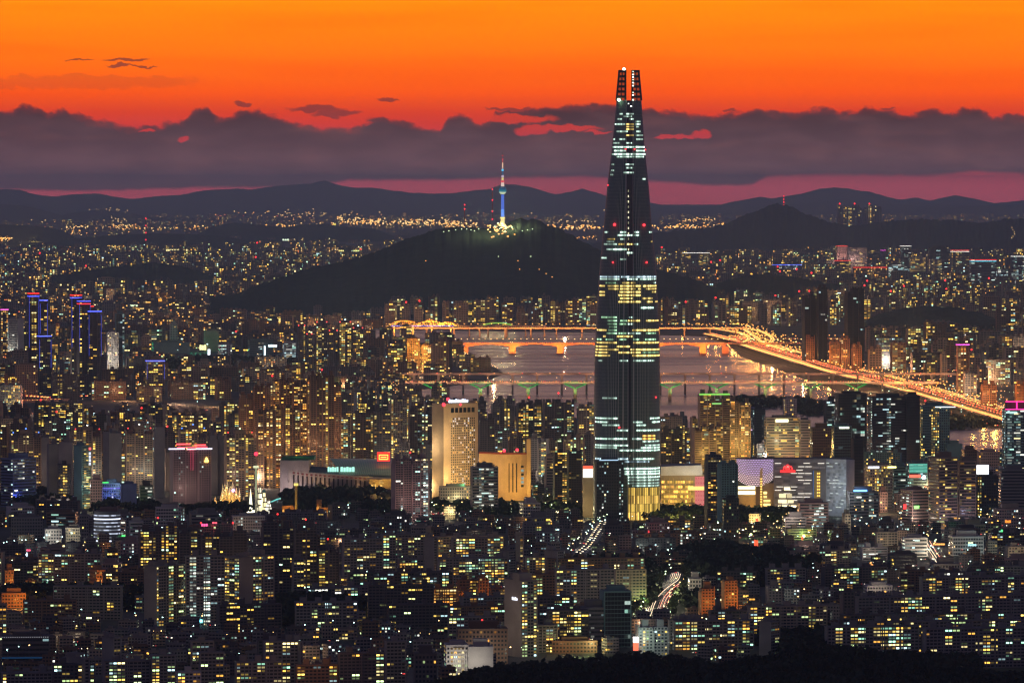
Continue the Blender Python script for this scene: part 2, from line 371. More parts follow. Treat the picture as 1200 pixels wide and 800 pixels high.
me = bpy.data.meshes.new('river'); rp = [tuple(G(x, y, .6)) for x, y in river]; me.from_pydata(rp, [], [tuple(range(len(rp)))[::-1]]); me.materials.append(wm)
o = bpy.data.objects.new('river', me); C.objects.link(o); tag(o, kind='structure')
if me.polygons[0].normal.z < 0: me.flip_normals()
def inpoly(x, y, P_):
    r = False; j = len(P_) - 1
    for i in range(len(P_)):
        if (P_[i][1] > y) != (P_[j][1] > y) and x < (P_[j][0] - P_[i][0]) * (y - P_[i][1]) / (P_[j][1] - P_[i][1]) + P_[i][0]: r = not r
        j = i
    return r

def hillmat(name, c1, c2, s):
    m = bpy.data.materials.new(name); m.use_nodes = True; t = NT(m.node_tree)
    b = t.new('ShaderNodeBsdfPrincipled'); o_ = t.new('ShaderNodeOutputMaterial'); t.l.new(b.outputs[0], o_.inputs[0])
    g = t.new('ShaderNodeNewGeometry'); n1 = t.noise(g.outputs['Position'], s, 6)
    t.put(b.inputs['Base Color'], t.mix(n1, c1, c2)); b.inputs['Roughness'].default_value = 1; b.inputs['Specular IOR Level'].default_value = 0
    return m
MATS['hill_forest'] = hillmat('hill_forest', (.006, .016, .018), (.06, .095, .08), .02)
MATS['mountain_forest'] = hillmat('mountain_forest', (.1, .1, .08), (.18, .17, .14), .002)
def interp(pts, x):
    return float(np.interp(x, [p[0] for p in pts], [p[1] for p in pts]))
HILLS = []
def ridge(name, pts, Y, thick, m, nx=420, ny=26, rough=1.0, tree=0.0, seed=0, jag=0.0):
    x0, x1 = pts[0][0], pts[-1][0]
    X = np.zeros((ny, nx)); YY = X.copy(); Z = X.copy()
    for i in range(nx):
        px = x0 + (x1 - x0) * i / (nx - 1)
        py = interp(pts, px) - jag * (mno.noise(Vector((px * .08, seed, 0))) + .6 * mno.noise(Vector((px * .25, seed, 3))))
        p = At(px, py, Y); e = min(1, (i / (nx - 1)) * 9, (1 - i / (nx - 1)) * 9)
        for j in range(ny):
            tt = -1 + 2 * j / (ny - 1); y = Y + tt * thick
            fl = max(0, 1 - abs(tt)) ; prof = fl ** (1.25 if tt < 0 else 1.0)
            nz = mno.fractal(Vector((p.x / (thick * .35), y / (thick * .35), seed)), .9, 2.1, 5)
            z = max(p.z, 0) * (prof * (1 + .28 * nz * (1 - fl) * rough)) * 1.0
            if tree: z += tree * mno.noise(Vector((p.x / 22, y / 22, seed))) * min(1, fl * 4)
            X[j, i] = p.x * (y / Y); YY[j, i] = y; Z[j, i] = max(z, -2) - (3 if fl < .01 else 0)
    HILLS.append((pts, Y, thick))
    return smooth_mesh(name, X, YY, Z, MATS[m])
L1 = [(-60, 222), (0, 221), (22, 221), (40, 227), (60, 230), (85, 227), (115, 226), (130, 229), (155, 233), (185, 229), (210, 228), (240, 222), (275, 220), (295, 221), (320, 217), (345, 215), (365, 214), (380, 210), (395, 215), (415, 219),
      (440, 219), (470, 224), (500, 226), (525, 226), (550, 223), (575, 220), (590, 214), (605, 215), (625, 219), (650, 227), (668, 224), (682, 220), (700, 225), (720, 232), (765, 238), (800, 244), (830, 243), (860, 236), (890, 230),
      (905, 232), (940, 226), (960, 220), (980, 218), (1000, 221), (1020, 224), (1040, 230), (1060, 235), (1100, 239), (1140, 241), (1200, 243), (1260, 243)]
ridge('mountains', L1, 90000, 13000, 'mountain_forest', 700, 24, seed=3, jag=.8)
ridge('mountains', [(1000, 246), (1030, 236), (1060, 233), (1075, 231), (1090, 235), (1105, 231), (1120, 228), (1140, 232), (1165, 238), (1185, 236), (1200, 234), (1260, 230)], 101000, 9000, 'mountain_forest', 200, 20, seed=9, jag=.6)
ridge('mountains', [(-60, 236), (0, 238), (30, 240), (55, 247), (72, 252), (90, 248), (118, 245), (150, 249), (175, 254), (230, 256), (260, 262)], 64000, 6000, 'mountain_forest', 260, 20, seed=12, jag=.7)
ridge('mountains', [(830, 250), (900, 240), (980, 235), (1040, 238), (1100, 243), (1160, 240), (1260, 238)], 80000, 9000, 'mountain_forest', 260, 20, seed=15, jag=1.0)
ridge('hill', [(-60, 262), (0, 262), (30, 263), (60, 266), (78, 272), (95, 282), (110, 290)], 41000, 2500, 'hill_forest', 160, 20, seed=21)
ridge('hill', [(10, 292), (50, 284), (90, 279), (130, 275), (180, 273), (230, 274), (270, 278), (300, 284), (330, 290)], 38500, 2500, 'hill_forest', 200, 20, seed=22)
ridge('hill', [(230, 275), (250, 264), (275, 260), (300, 262), (330, 266), (352, 263), (380, 261), (400, 265), (440, 268), (460, 276), (480, 284)], 43000, 2500, 'hill_forest', 240, 20, seed=23)
ridge('hill', [(660, 292), (700, 285), (740, 278), (768, 272), (800, 269), (830, 266), (850, 261), (868, 253), (895, 242), (910, 237), (925, 240), (945, 249), (970, 259), (1000, 264), (1040, 258), (1080, 256), (1112, 257), (1150, 261), (1175, 256),
               (1195, 255), (1260, 258)], 36000, 4000, 'hill_forest', 620, 30, tree=12, seed=31, jag=1.4)
ridge('hill', [(245, 354), (280, 344), (305, 333), (340, 320), (365, 313), (392, 307), (430, 297), (460, 285), (490, 273), (508, 268), (530, 264), (560, 264), (580, 264), (596, 258), (606, 254), (618, 254), (630, 256), (645, 262),
               (660, 268), (690, 285), (720, 297), (760, 311), (800, 322), (840, 336)], 19400, 1900, 'hill_forest', 700, 36, tree=9, seed=33, jag=1.2)
ridge('hill', [(990, 392), (1010, 378), (1030, 368), (1055, 361), (1085, 357), (1120, 359), (1150, 366), (1175, 377), (1200, 388), (1215, 392)], 16400, 550, 'hill_forest', 300, 24, tree=7, seed=35, jag=1.5)
ridge('hill', [(840, 330), (870, 322), (900, 318), (930, 323), (960, 328), (985, 333)], 19300, 380, 'hill_forest', 240, 20, tree=7, seed=37, jag=1.5)
ridge('hill', [(60, 322), (130, 312), (180, 306), (210, 310), (250, 322)], 22500, 600, 'hill_forest', 160, 20, tree=7, seed=38, jag=1.5)
near_pts = [(470, 812), (520, 796), (560, 784), (600, 776), (650, 772), (700, 768), (760, 765), (800, 770), (850, 775), (900, 768), (950, 757), (985, 754), (1020, 760), (1060, 772), (1100, 780), (1160, 786), (1260, 792)]
near_pts = [(x, y + 9) for x, y in near_pts]
ridge('hill', near_pts, 4560, 160, 'hill_forest', 420, 24, tree=2, seed=41, jag=3)

# woods: crowns of small leaf clumps
def crown_pts(c, rx, rz, n, r_, s0, s1):
    u = r_.normal(size=(n, 3)); u /= np.linalg.norm(u, axis=1)[:, None]; rad = r_.uniform(.55, 1.0, n) ** .5
    cen = u * rad[:, None] * np.array([rx, rx, rz]) + np.array(c)
    a = r_.normal(size=(n, 3)); a /= np.linalg.norm(a, axis=1)[:, None]; bq = np.cross(a, r_.normal(size=(n, 3))); bq /= np.linalg.norm(bq, axis=1)[:, None]
    s = r_.uniform(s0, s1, n)[:, None]
    return np.stack([cen - a * s - bq * s, cen + a * s - bq * s, cen + a * s + bq * s, cen - a * s + bq * s], 1)
def leafmesh(name, quads, m):
    v = quads.reshape(-1, 3); f = np.arange(len(v)).reshape(-1, 4)
    me = bpy.data.meshes.new(name); me.from_pydata(v.tolist(), [], f.tolist()); me.materials.append(M(m)); me.update(); return me
npr = np.random.default_rng(5)
WOODS = []
def woods(areas, name='woodland', m='leafdark', leaves=26):
    Q = []
    for (cx, cyy, rx, ry, n, hgt) in areas:              # an ellipse on the ground, given by photo place
        WOODS.append((cx, cyy, rx, ry))
        for _ in range(n):
            a = npr.uniform(0, 2 * math.pi); r = math.sqrt(npr.uniform(0, 1))
            p = G(cx + rx * r * math.cos(a), cyy + ry * r * math.sin(a)); hh = hgt * npr.uniform(.6, 1.15); rr = hh * npr.uniform(.35, .6)
            Q.append(crown_pts((p.x, p.y, hh - rr * .8), rr, rr * .9, leaves, npr, rr * .22, rr * .4))
    o = bpy.data.objects.new(name, leafmesh(name, np.concatenate(Q), m)); C.objects.link(o); return tag(o, kind='stuff')
woods([(300, 462 - 30, 60, 9, 260, 18), (240, 432, 50, 8, 260, 18)])
woods([(395, 592, 62, 9, 420, 17), (440, 597, 30, 6, 120, 15)])
woods([(70, 705, 90, 7, 420, 13), (150, 708, 60, 8, 260, 13)])
woods([(372, 722, 62, 9, 460, 16), (340, 730, 40, 8, 200, 14)])
woods([(880, 672, 75, 16, 700, 15), (840, 655, 40, 9, 200, 14)])
woods([(940, 760, 30, 22, 260, 15), (900, 752, 40, 6, 120, 12), (1060, 790, 90, 8, 260, 14)])
woods([(430, 722, 40, 8, 200, 12), (540, 728, 40, 5, 120, 11), (660, 730, 30, 5, 100, 11)])
woods([(560, 600, 50, 6, 120, 12), (655, 603, 32, 6, 120, 12), (790, 607, 46, 6, 220, 13), (895, 607, 60, 7, 240, 12)], m='leaf')  # lighter leaves than the other woods: lamplight put into the colour
woods([(1100, 498, 70, 6, 340, 12), (900, 474, 60, 5, 200, 12), (960, 482, 40, 6, 160, 12)])
woods([(755, 690, 14, 26, 180, 13), (812, 700, 12, 18, 100, 12), (690, 662, 60, 4, 120, 10)])
woods([(60, 590, 60, 8, 260, 13), (150, 600, 40, 6, 140, 12), (250, 600, 50, 6, 160, 12)])
woods([(1090, 386, 95, 5, 500, 16)], leaves=10)
Qn = []
for _ in range(2600):
    px = npr.uniform(500, 1230); dy_ = npr.uniform(-150, 40); Yn = 4560 + dy_
    base_z = At(px, interp(near_pts, px), 4560).z * max(0, 1 - abs(dy_) / 160) ** 1.2; x = (px - 600) / F * Yn
    hh = npr.uniform(5, 11); rr = hh * .5
    Qn.append(crown_pts((x, Yn, base_z + hh * .35), rr, rr * .9, 22, npr, rr * .2, rr * .4))
o = bpy.data.objects.new('woodland', leafmesh('woodland', np.concatenate(Qn), 'leafdark')); C.objects.link(o); tag(o, kind='stuff')

# ------------------------------------------------------------------ pools of things seen many times
POOL = {}      # kind -> list of dicts
PROTO = {}
def pool(kind, key, loc, yaw=0.0, scale=1.0, imp=1.0, **kw):
    POOL.setdefault(kind, []).append(dict(key=key, loc=tuple(loc), yaw=yaw, scale=scale, imp=imp * scale * sc(loc[1]), **kw))
def lamp_proto(key, h, r, col, st, arm=0.0):
    m = MB(); m.cyl(0, 0, .14, .09, 0, h, 5, 'metal', (.15, .15, .15, 0), cap=False)
    if arm: m.box(-.08, arm, -.08, .08, h - .1, h + .1, 'metal', (.15, .15, .15, 0), top='metal')
    m.ball(arm, 0, h, r, 'lit', (*col, st / 10), 6, .7); PROTO[key] = m
ORA = (1, .42, .08); AMB = (1, .62, .22); WHT = (1, .95, .8); GRN = (.75, 1, .55); CYN = (.6, 1, .95); RED = (1, .06, .05); BLU = (.1, .25, 1); MAG = (1, .1, .55)
for nm, c in (('orange', ORA), ('amber', AMB), ('white', WHT), ('green', GRN), ('cyan', CYN)):
    lamp_proto('near_' + nm, 9, .55, c, 9, 1.5); lamp_proto('mid_' + nm, 11, .95, c, 6, 1.5); lamp_proto('far_' + nm, 13, 1.9, c, 3.5)
def lamp(px, py, c='orange', size=1.0, z=0.0, imp=1.0, Y=None):
    p = G(px, py, z) if Y is None else Vector((At(px, py, Y).x, Y, z))
    if p.y > 22000: size *= p.y / 22000
    k_ = 'near_' if p.y < 7600 else ('mid_' if p.y < 13500 else 'far_')
    pool('street_lamp', k_ + c, p, rnd.uniform(0, 6.3), size, imp, colour=c)
    return p
def car_proto(key, body, front, big=1.0, st=.9):
    m = MB(); b_ = (*body, 0)
    m.box(-.9, .9, -2.2, 2.2, .35, .95, 'metal', b_, top='metal', bottom=True)
    z0, z1 = .95, 1.5
    B = [(-.85, -1.1), (.85, -1.1), (.85, 1.7), (-.85, 1.7)]; Tt = [(-.7, -.5), (.7, -.5), (.7, 1.2), (-.7, 1.2)]
    for i in range(4):
        j = (i + 1) % 4; m.face([(*B[i], z0), (*B[j], z0), (*Tt[j], z1), (*Tt[i], z1)], 'glass')
    m.face([(*p, z1) for p in Tt], 'metal', b_)
    for sx in (-1, 1):
        for y in (-1.4, 1.4): m.cyl(sx * .8, y, .34, .34, .0, .6, 8, 'roof', (.03, .03, .03, 0))
        m.ball(sx * .65, -2.2, .7, .28 * big, 'lit', (*front, st), 6)
        m.ball(sx * .65, 2.2, .75, .2 * big, 'lit', (*RED, .3), 6)
    PROTO[key] = m
for kk, big in (('near', 1.7), ('mid', 3.8), ('far', 4.8)):
    st = .32 if kk == 'near' else .26; g_ = 1 if kk == 'near' else .5
    car_proto(kk + '_silver', (.5, .5, .52), (1, .85 * g_, .6 * g_ ** 2.5), big, st); car_proto(kk + '_black', (.03, .03, .035), (1, .78 * g_, .45 * g_ ** 2.5), big, st); car_proto(kk + '_white', (.75, .75, .74), (1, .9 * g_, .7 * g_ ** 2.5), big, st)
def cars(path, spacing, lanes, z=0.0, away=False, imp=1.0, where='road', jit=.25, keep=1.0):
    P_ = [Vector(p) for p in path]
    for ln in lanes:
        acc = rnd.uniform(0, spacing)
        for a, b_ in zip(P_, P_[1:]):
            d = b_ - a; L = d.length; u = d / L; nrm = Vector((-u.y, u.x, 0))
            while acc < L:
                if rnd.random() < keep:
                    p = a + u * acc + nrm * ln; yaw = math.atan2(u.y, u.x) + math.pi / 2 + (math.pi if away else 0)
                    k_ = 'near' if p.y < 8000 else ('mid' if p.y < 11000 else 'far')
                    pool('car', f"{k_}_{rnd.choice(['silver', 'black', 'white'])}", (p.x, p.y, p.z + z), yaw, 1.0, imp, where=where)
                acc += spacing * rnd.uniform(1 - jit, 1 + jit)
            acc -= L

# ------------------------------------------------------------------ roads
asp = mat('asphalt', (.06, .058, .055), rough=.8, noise=.3, nscale=.2)
def road(name, pts, width, z=.15, wall=0.0, wcol=(.3, .28, .25, 0), curbs=True):
    P_ = [Vector((p.x, p.y, z)) for p in pts]; m = MB()
    def off(i, d):
        a = P_[max(0, i - 1)]; b_ = P_[min(len(P_) - 1, i + 1)]; u = (b_ - a).normalized(); return P_[i] + Vector((-u.y, u.x, 0)) * d
    def strip(d0, d1, z0, z1, key, col):
        for i in range(len(P_) - 1):
            a, b_, c_, e_ = off(i, d0), off(i, d1), off(i + 1, d1), off(i + 1, d0)
            m.face([(e_.x, e_.y, z + z0), (a.x, a.y, z + z0), (b_.x, b_.y, z + z1), (c_.x, c_.y, z + z1)], key, col)
    h = width / 2
    strip(-h, h, 0, 0, 'asphalt', (0, 0, 0, 0))
    for d in (-h + .5, -.15, h - .8): strip(d, d + .3, .006, .006, 'wall', (.7, .7, .65, 0))
    if z > 2:
        for sgn in (-1, 1):
            strip(sgn * h, sgn * h, -2.2, 0, 'wall', wcol)
            strip(sgn * (h + .01), sgn * (h + .01), 0, max(wall, .9), 'wall', wcol); strip(sgn * h, sgn * (h + .4), max(wall, .9), max(wall, .9), 'wall', wcol)
        n_ = 0
        for i in range(len(P_) - 1):
            L = (P_[i + 1] - P_[i]).length
            for j in range(int(L / 60)):
                p = P_[i].lerp(P_[i + 1], j / max(1, int(L / 60))); m.box(p.x - 1.5, p.x + 1.5, p.y - 1.5, p.y + 1.5, 0, z - 2.2, 'wall', wcol)
    elif curbs:
        for sgn in (-1, 1): strip(sgn * h, sgn * (h + 3), .13, .13, 'wall', (.22, .21, .2, 0)); strip(sgn * h, sgn * h, 0, .13, 'wall', (.3, .3, .3, 0))
    o = m.build(name); tag(o, kind='structure'); return P_
def dense(pts, n=6):     # smooth a polyline given by photo places
    out = []
    for i in range(len(pts) - 1):
        p0, p1, p2, p3 = pts[max(0, i - 1)], pts[i], pts[i + 1], pts[min(len(pts) - 1, i + 2)]
        for k_ in range(n):
            t_ = k_ / n
            out.append(tuple(.5 * (2 * p1[c] + (p2[c] - p0[c]) * t_ + (2 * p0[c] - 5 * p1[c] + 4 * p2[c] - p3[c]) * t_ ** 2 + (3 * p1[c] - p0[c] - 3 * p2[c] + p3[c]) * t_ ** 3) for c in (0, 1)))
    out.append(pts[-1]); return out
EXP = dense([(830, 391), (862, 399), (880, 406), (905, 414), (945, 426), (985, 438), (1030, 448), (1065, 457), (1100, 467), (1140, 479), (1180, 491), (1240, 510)])
def offs(path, dyy, dxx=0): return [(x + dxx, y + dyy) for x, y in path]
z_e = 9
r1 = road('expressway', [G(x, y, z_e) for x, y in EXP], 34, z_e, 1.2)
r2 = road('expressway', [G(x, y, 12) for x, y in offs(EXP[6:], -5)], 30, 12, 1.2)
r3 = road('road', [G(x, y) for x, y in offs(EXP[4:], -9, 4)], 30, .3)
r4 = road('road', [G(x, y) for x, y in offs(EXP[:28], 7, -6)], 16, .3)
cars(r1, 13, (-12, -8), 0, where='the elevated riverside expressway', jit=.5, keep=.8)
cars(r1[10:34], 6.0, (-14, -10.5, -7, -3.5), 0, where='the elevated riverside expressway', jit=.3)
cars(r1[42:66], 6.0, (-14, -10.5, -7, -3.5), 0, where='the elevated riverside expressway', jit=.3)
cars(r1, 22, (8, 12), 0, away=True, where='the elevated riverside expressway')
cars(r2, 40, (-7, 7), 0, away=True, where='the upper riverside expressway'); cars(r3, 30, (-6, 6), 0, where='the riverside road')
for (pp, cnt, offm) in ((EXP, 150, (0, -2.6)), (offs(EXP, -5), 120, (0, -2)), (offs(EXP, -9, 4), 120, (0, -2)), (offs(EXP, -13, 8), 70, (0, 0))):
    for i in range(cnt):
        f_ = (i + .5) / cnt * (len(pp) - 1); a, b_ = pp[int(f_)], pp[min(int(f_) + 1, len(pp) - 1)]; tt = f_ % 1
        x, y = a[0] * (1 - tt) + b_[0] * tt, a[1] * (1 - tt) + b_[1] * tt
        if x < 866: continue
        lamp(x + rnd.uniform(-1, 1), y + rnd.choice(offm) + rnd.uniform(-.6, .6), 'orange' if rnd.random() < .8 else 'amber', rnd.uniform(.9, 1.3), imp=1.15 if cnt > 130 else .9)
for i in range(0, len(EXP), 2):
    p = G(*EXP[i], 24); glow((p.x, p.y, 28), 34000 if p.y > 12000 else 46000, (1, .42, .08), 2); glow((p.x + 40, p.y + 220, 26), 70000, (1, .3, .04), 2); glow((p.x + 60, p.y + 420, 26), 60000, (1, .3, .04), 2)
# interchange tangle
for (pts_) in ([(800, 384), (840, 386), (868, 391), (878, 396), (870, 401), (858, 398)], [(872, 386), (884, 394), (895, 402), (920, 410), (960, 417)], [(858, 399), (880, 397), (930, 397), (985, 397)], [(868, 384), (890, 388), (905, 396), (900, 404)]):
    pts_ = dense(pts_, 4); rr = road('ramp', [G(x, y, 14) for x, y in pts_], 16, 14, 1.0)
    cars(rr, 14, (-3, 3), where='the looping interchange ramps', keep=.8)
    for i in range(0, len(pts_)):
        for _ in range(3): lamp(pts_[i][0] + rnd.uniform(-4, 4), pts_[i][1] + rnd.uniform(-2, 1.5), 'orange', .8)
    for i in range(0, len(pts_), 4): p = G(*pts_[i], 20); glow((p.x, p.y, 30), 26000, ORA, 2)

# ------------------------------------------------------------------ bridges
def bridge(label, x0, x1, ydeck, ywater, wid, thick, piers, col, deckcol, style='plain', lamp_every=0, lampc='white', lampz=8, group='bridges over the river', yend=None):
    Y = depth(ywater); s = sc(Y); z = At(600, ydeck, Y).z; A = At(x0, ydeck, Y).x; B = At(x1, ydeck, Y).x; cx = (A + B) / 2
    rt = root('bridge', (cx, Y, 0), 0, label, 'bridge', group)
    m = MB(); m.box(A - cx, B - cx, -wid / 2, wid / 2, z - thick, z, 'wall', (*deckcol, 0), top='asphalt', bottom=True); m.build('deck', rt)
    m = MB(); m.box(A - cx, B - cx, -wid / 2 - .35, -wid / 2 - .002, z - .6, z + 1.1, 'wall', (*deckcol, 0), bottom=True); m.build('parapet', rt)
    m = MB(); m.box(A - cx, B - cx, wid / 2 + .002, wid / 2 + .35, z - .6, z + 1.1, 'wall', (*deckcol, 0), bottom=True); m.build('parapet', rt)
    for px in piers:
        X = At(px, ydeck, Y).x - cx; m = MB()
        if style == 'vee':
            m.box(X - 3.2, X + 3.2, -4, 4, 0, z - thick - 9, 'wall', (*col, 0))
            pr_ = m.build('pier', rt)
            for sg in (-1, 1):
              for yv in (-wid / 2 + 1, wid / 2 - 1):
                a = MB(); prev = None
                for q_ in range(7):
                    tt = q_ / 6; xx = X + sg * (2 + 20 * tt); zz = z - thick - 9 + 9 * tt ** .7 + .1
                    if prev: a.bar((prev[0], yv, prev[1]), (xx, yv, zz), .6, 'wall', (.08, .4, .15, 0))
                    prev = (xx, zz)
                a.build('strut', pr_)
            a = MB(); a.box(X - 21, X + 21, -wid / 2 - .8, -wid / 2 - .4, z - thick + .1, z - thick + .7, 'lit', (.1, 1, .25, .03), top='lit', bottom=True)
            for sg in (-1, 1): a.bar((X + sg * 3, -wid / 2 - .6, z - thick - 8.3), (X + sg * 19, -wid / 2 - .6, z - thick - .8), .35, 'lit', (.04, 1, .15, .06))
            a.build('light_strip', pr_)
            flood((cx + X, Y - 26, z - 17), (cx + X, Y - 8, z - 3), 26000, (.12, 1, .2), 120); flood((cx + X, Y - 26, 14), (cx + X, Y, 18), 9000, (1, .5, .12), 90)
        elif style == 'haunch':
            m.box(X - 8, X + 8, -wid / 2, wid / 2, 0, z - thick - 6, 'wall', (*col, 0)); m.build('pier', rt)
        else:
            m.box(X - 2, X + 2, -3.5, 3.5, 0, z - thick, 'wall', (*col, 0)); m.box(X - 3, X + 3, -wid / 2 + 1, wid / 2 - 1, z - thick - 2, z - thick - .01, 'wall', (*col, 0)); m.build('pier', rt)
    if style == 'haunch':
        xs_ = sorted(piers)
        for a_, b_ in zip(xs_, xs_[1:]):
            XA = At(a_, ydeck, Y).x - cx; XB = At(b_, ydeck, Y).x - cx; m = MB(); n_ = 16
            for yv in (-wid / 2 - .2, wid / 2 + .2):
                for i in range(n_):
                    u0, u1 = i / n_, (i + 1) / n_; zb = lambda u: z - thick - 8 * (2 * u - 1) ** 2
                    x0_, x1_ = XA + (XB - XA) * u0, XA + (XB - XA) * u1
                    m.face([(x0_, yv, zb(u0)), (x1_, yv, zb(u1)), (x1_, yv, z - .62), (x0_, yv, z - .62)], 'wall', (*col, 0))
            m.build('girder', rt)
    if lamp_every:
        n_ = int((x1 - x0) / lamp_every)
        for i in range(n_):
            px = x0 + (i + .5) * lamp_every; lamp(px, 0, lampc, .8, z, 1.0, Y=Y + wid / 2 * (1 if i % 2 else -.9))
    OCC.append((Y, x0, x1, ydeck, ydeck + thick * s))
    return rt, Y, z, cx, A, B
p1 = [397, 452, 508, 563, 619, 674, 729, 785, 840, 897, 950, 1003]
rt, Y1, z1, cx1, A1, B1 = bridge('road bridge on Y-shaped piers with glowing green struts beneath its deck', 392, 1100, 447.5, 468, 24, 3.2, p1, (.4, .36, .3), (.5, .42, .36), 'vee', 40, 'amber')
cars([(A1, Y1, z1), (B1, Y1, z1)], 26, (-8, -4), where='the green-strutted bridge'); cars([(A1, Y1, z1), (B1, Y1, z1)], 26, (4, 8), away=True, where='the green-strutted bridge')
for i in range(30): flood((A1 + (B1 - A1) * (i + .5) / 30, Y1 - 30, z1 - 6), (A1 + (B1 - A1) * (i + .5) / 30, Y1 - 12, z1), 24000, (1, .45, .22), 130)  # added spots below the deck, standing in for its lamps
rt, Y2, z2, cx2, A2, B2 = bridge('plain railway bridge on slim close-set piers behind the green-strutted bridge', 470, 1120, 437.5, 461, 12, 2.6, [485 + 28.9 * i for i in range(22)], (.22, .2, .2), (.4, .33, .3), 'plain', 16.7, 'white')
for i in range(22): flood((A2 + (B2 - A2) * (i + .5) / 22, Y2 - 24, z2 - 6), (A2 + (B2 - A2) * (i + .5) / 22, Y2 - 6, z2), 18000, (1, .42, .2), 130)  # spots added under this deck too, in place of its lamps' light
rt, Y3, z3, cx3, A3, B3 = bridge('low arched girder bridge washed in orange floodlight', 530, 985, 402, 414, 26, 2.6, [545, 600.5, 656.5, 712, 768, 823.5, 850], (.5, .3, .2), (.5, .36, .3), 'haunch', 7, 'amber')
for px in range(540, 850, 9): p = At(px, 402, Y3); flood((p.x, Y3 - 40, 7), (p.x, Y3 - 13, z3 - 2), 85000, (1, .22, .03), 120)
for px in (600, 656, 712, 768, 823): p = At(px, 402, Y3); flood((p.x, Y3 - 36, 4), (p.x, Y3 - 13, 8), 60000, (1, .32, .04), 100)
cars([(A3, Y3, z3), (B3, Y3, z3)], 22, (-8, -4), where='the orange floodlit bridge')
rt, Y4, z4, cx4, A4, B4 = bridge('high river bridge with a long lamp-lined deck behind the orange one', 452, 880, 384, 396, 26, 2.6, [470, 500, 532, 562, 592, 622, 652, 682, 772, 802, 832, 862], (.3, .22, .18), (.5, .38, .3), 'plain', 8, 'orange')
cars([(A4, Y4, z4), (B4, Y4, z4)], 20, (-8, -4), where='the high lamp-lined bridge')
for i in range(34): flood((A4 + (B4 - A4) * (i + .5) / 34, Y4 - 36, z4 - 8), (A4 + (B4 - A4) * (i + .5) / 34, Y4 - 13, z4), 80000, (1, .36, .08), 130)
# golden arches and blue edge of the high bridge's west end
Y5 = Y4 + 160; rt5 = root('bridge', (At(490, 380, Y5).x, Y5, 0), 0, 'bridge with golden arch trusses above a blue-lit edge', 'bridge', 'bridges over the river')
c5 = At(490, 380, Y5).x; zz = At(490, 381, Y5).z; m = MB(); m.box(At(452, 380, Y5).x - c5, At(640, 380, Y5).x - c5, -12, 12, zz - 3, zz, 'wall', (.4, .36, .3, 0), top='asphalt', bottom=True); m.build('deck', rt5)
m = MB(); m.box(At(458, 380, Y5).x - c5, At(532, 380, Y5).x - c5, -12.6, -12.1, zz - 2.4, zz - .6, 'lit', (.05, .12, 1, .16), top='lit', bottom=True); m.build('light_strip', rt5)
for a_, b_, hh_ in ((456, 492, 12), (488, 520, 12), (514, 534, 7)):
    m = MB(); n_ = 14
    for i in range(n_):
        f = lambda u: (At(a_ + (b_ - a_) * u, 380, Y5).x - c5, zz + hh_ * 4 * u * (1 - u) + 1)
        p_, q_ = f(i / n_), f((i + 1) / n_)
        for yv in (-11, 11): m.bar((p_[0], yv, p_[1]), (q_[0], yv, q_[1]), 1.0, 'wall', (.6, .4, .15, 0))
        m.bar((p_[0], -11, zz), (p_[0], -11, p_[1]), .5, 'wall', (.6, .4, .15, 0))
    m.build('arch', rt5); 
    for u in (.2, .5, .8): p = At(a_ + (b_ - a_) * u, 380, Y5); flood((p.x, Y5 - 34, zz - 6), (p.x, Y5, zz + 8), 160000, (1, .45, .06), 120)
for px in range(462, 640, 22):
    m = MB(); X = At(px, 380, Y5).x - c5; m.box(X - 2, X + 2, -3, 3, 0, zz - 3, 'wall', (.5, .35, .2, 0)); m.build('pier', rt5)
    if px < 530: p = At(px, 380, Y5); flood((p.x, Y5 - 26, 8), (p.x, Y5, 14), 60000, (1, .45, .1), 110)
m = MB(); n_ = 14
for i in range(n_):
    f = lambda u: (At(566 + 34 * u, 380, Y5).x - c5, zz + 22 * u * (1 - u) + 1)
    p_, q_ = f(i / n_), f((i + 1) / n_); m.bar((p_[0], -13, p_[1]), (q_[0], -13, q_[1]), 1.1, 'lit', (.5, 1, .12, .07))
m.build('arch', rt5)
# lit riverside promenade below the bridge
pr = [(530, 412), (548, 420), (565, 427), (583, 434)]
rr = road('promenade', [G(x, y) for x, y in dense(pr)], 14, .9)
for i in range(46): f_ = i / 46; lamp(530 + 53 * f_ + rnd.uniform(-.5, .5), 411 + 23 * f_ + (i % 2) * 1.6, 'amber', .75)
for i in range(6): p = G(534 + 9 * i, 413 + 3.8 * i, 10); glow((p.x, p.y, 14), 30000, AMB, 1)

# haze
hz = MB(); hz.box(-15500, 15500, -2400, 113000, -1.2, 573, 'wall', top='wall', bottom=True)
ho = hz.build('haze'); tag(ho, kind='stuff'); ho.data.materials.clear()
hm = bpy.data.materials.new('haze'); hm.use_nodes = True; hm.node_tree.nodes.clear()
pv = hm.node_tree.nodes.new('ShaderNodeVolumePrincipled'); oo = hm.node_tree.nodes.new('ShaderNodeOutputMaterial'); hm.node_tree.links.new(pv.outputs[0], oo.inputs['Volume'])
pv.inputs['Density'].default_value = 1.9e-5; pv.inputs['Color'].default_value = (.46, .78, 1.0, 1); pv.inputs['Anisotropy'].default_value = .68
ho.data.materials.append(hm); hm.cycles.homogeneous_volume = True
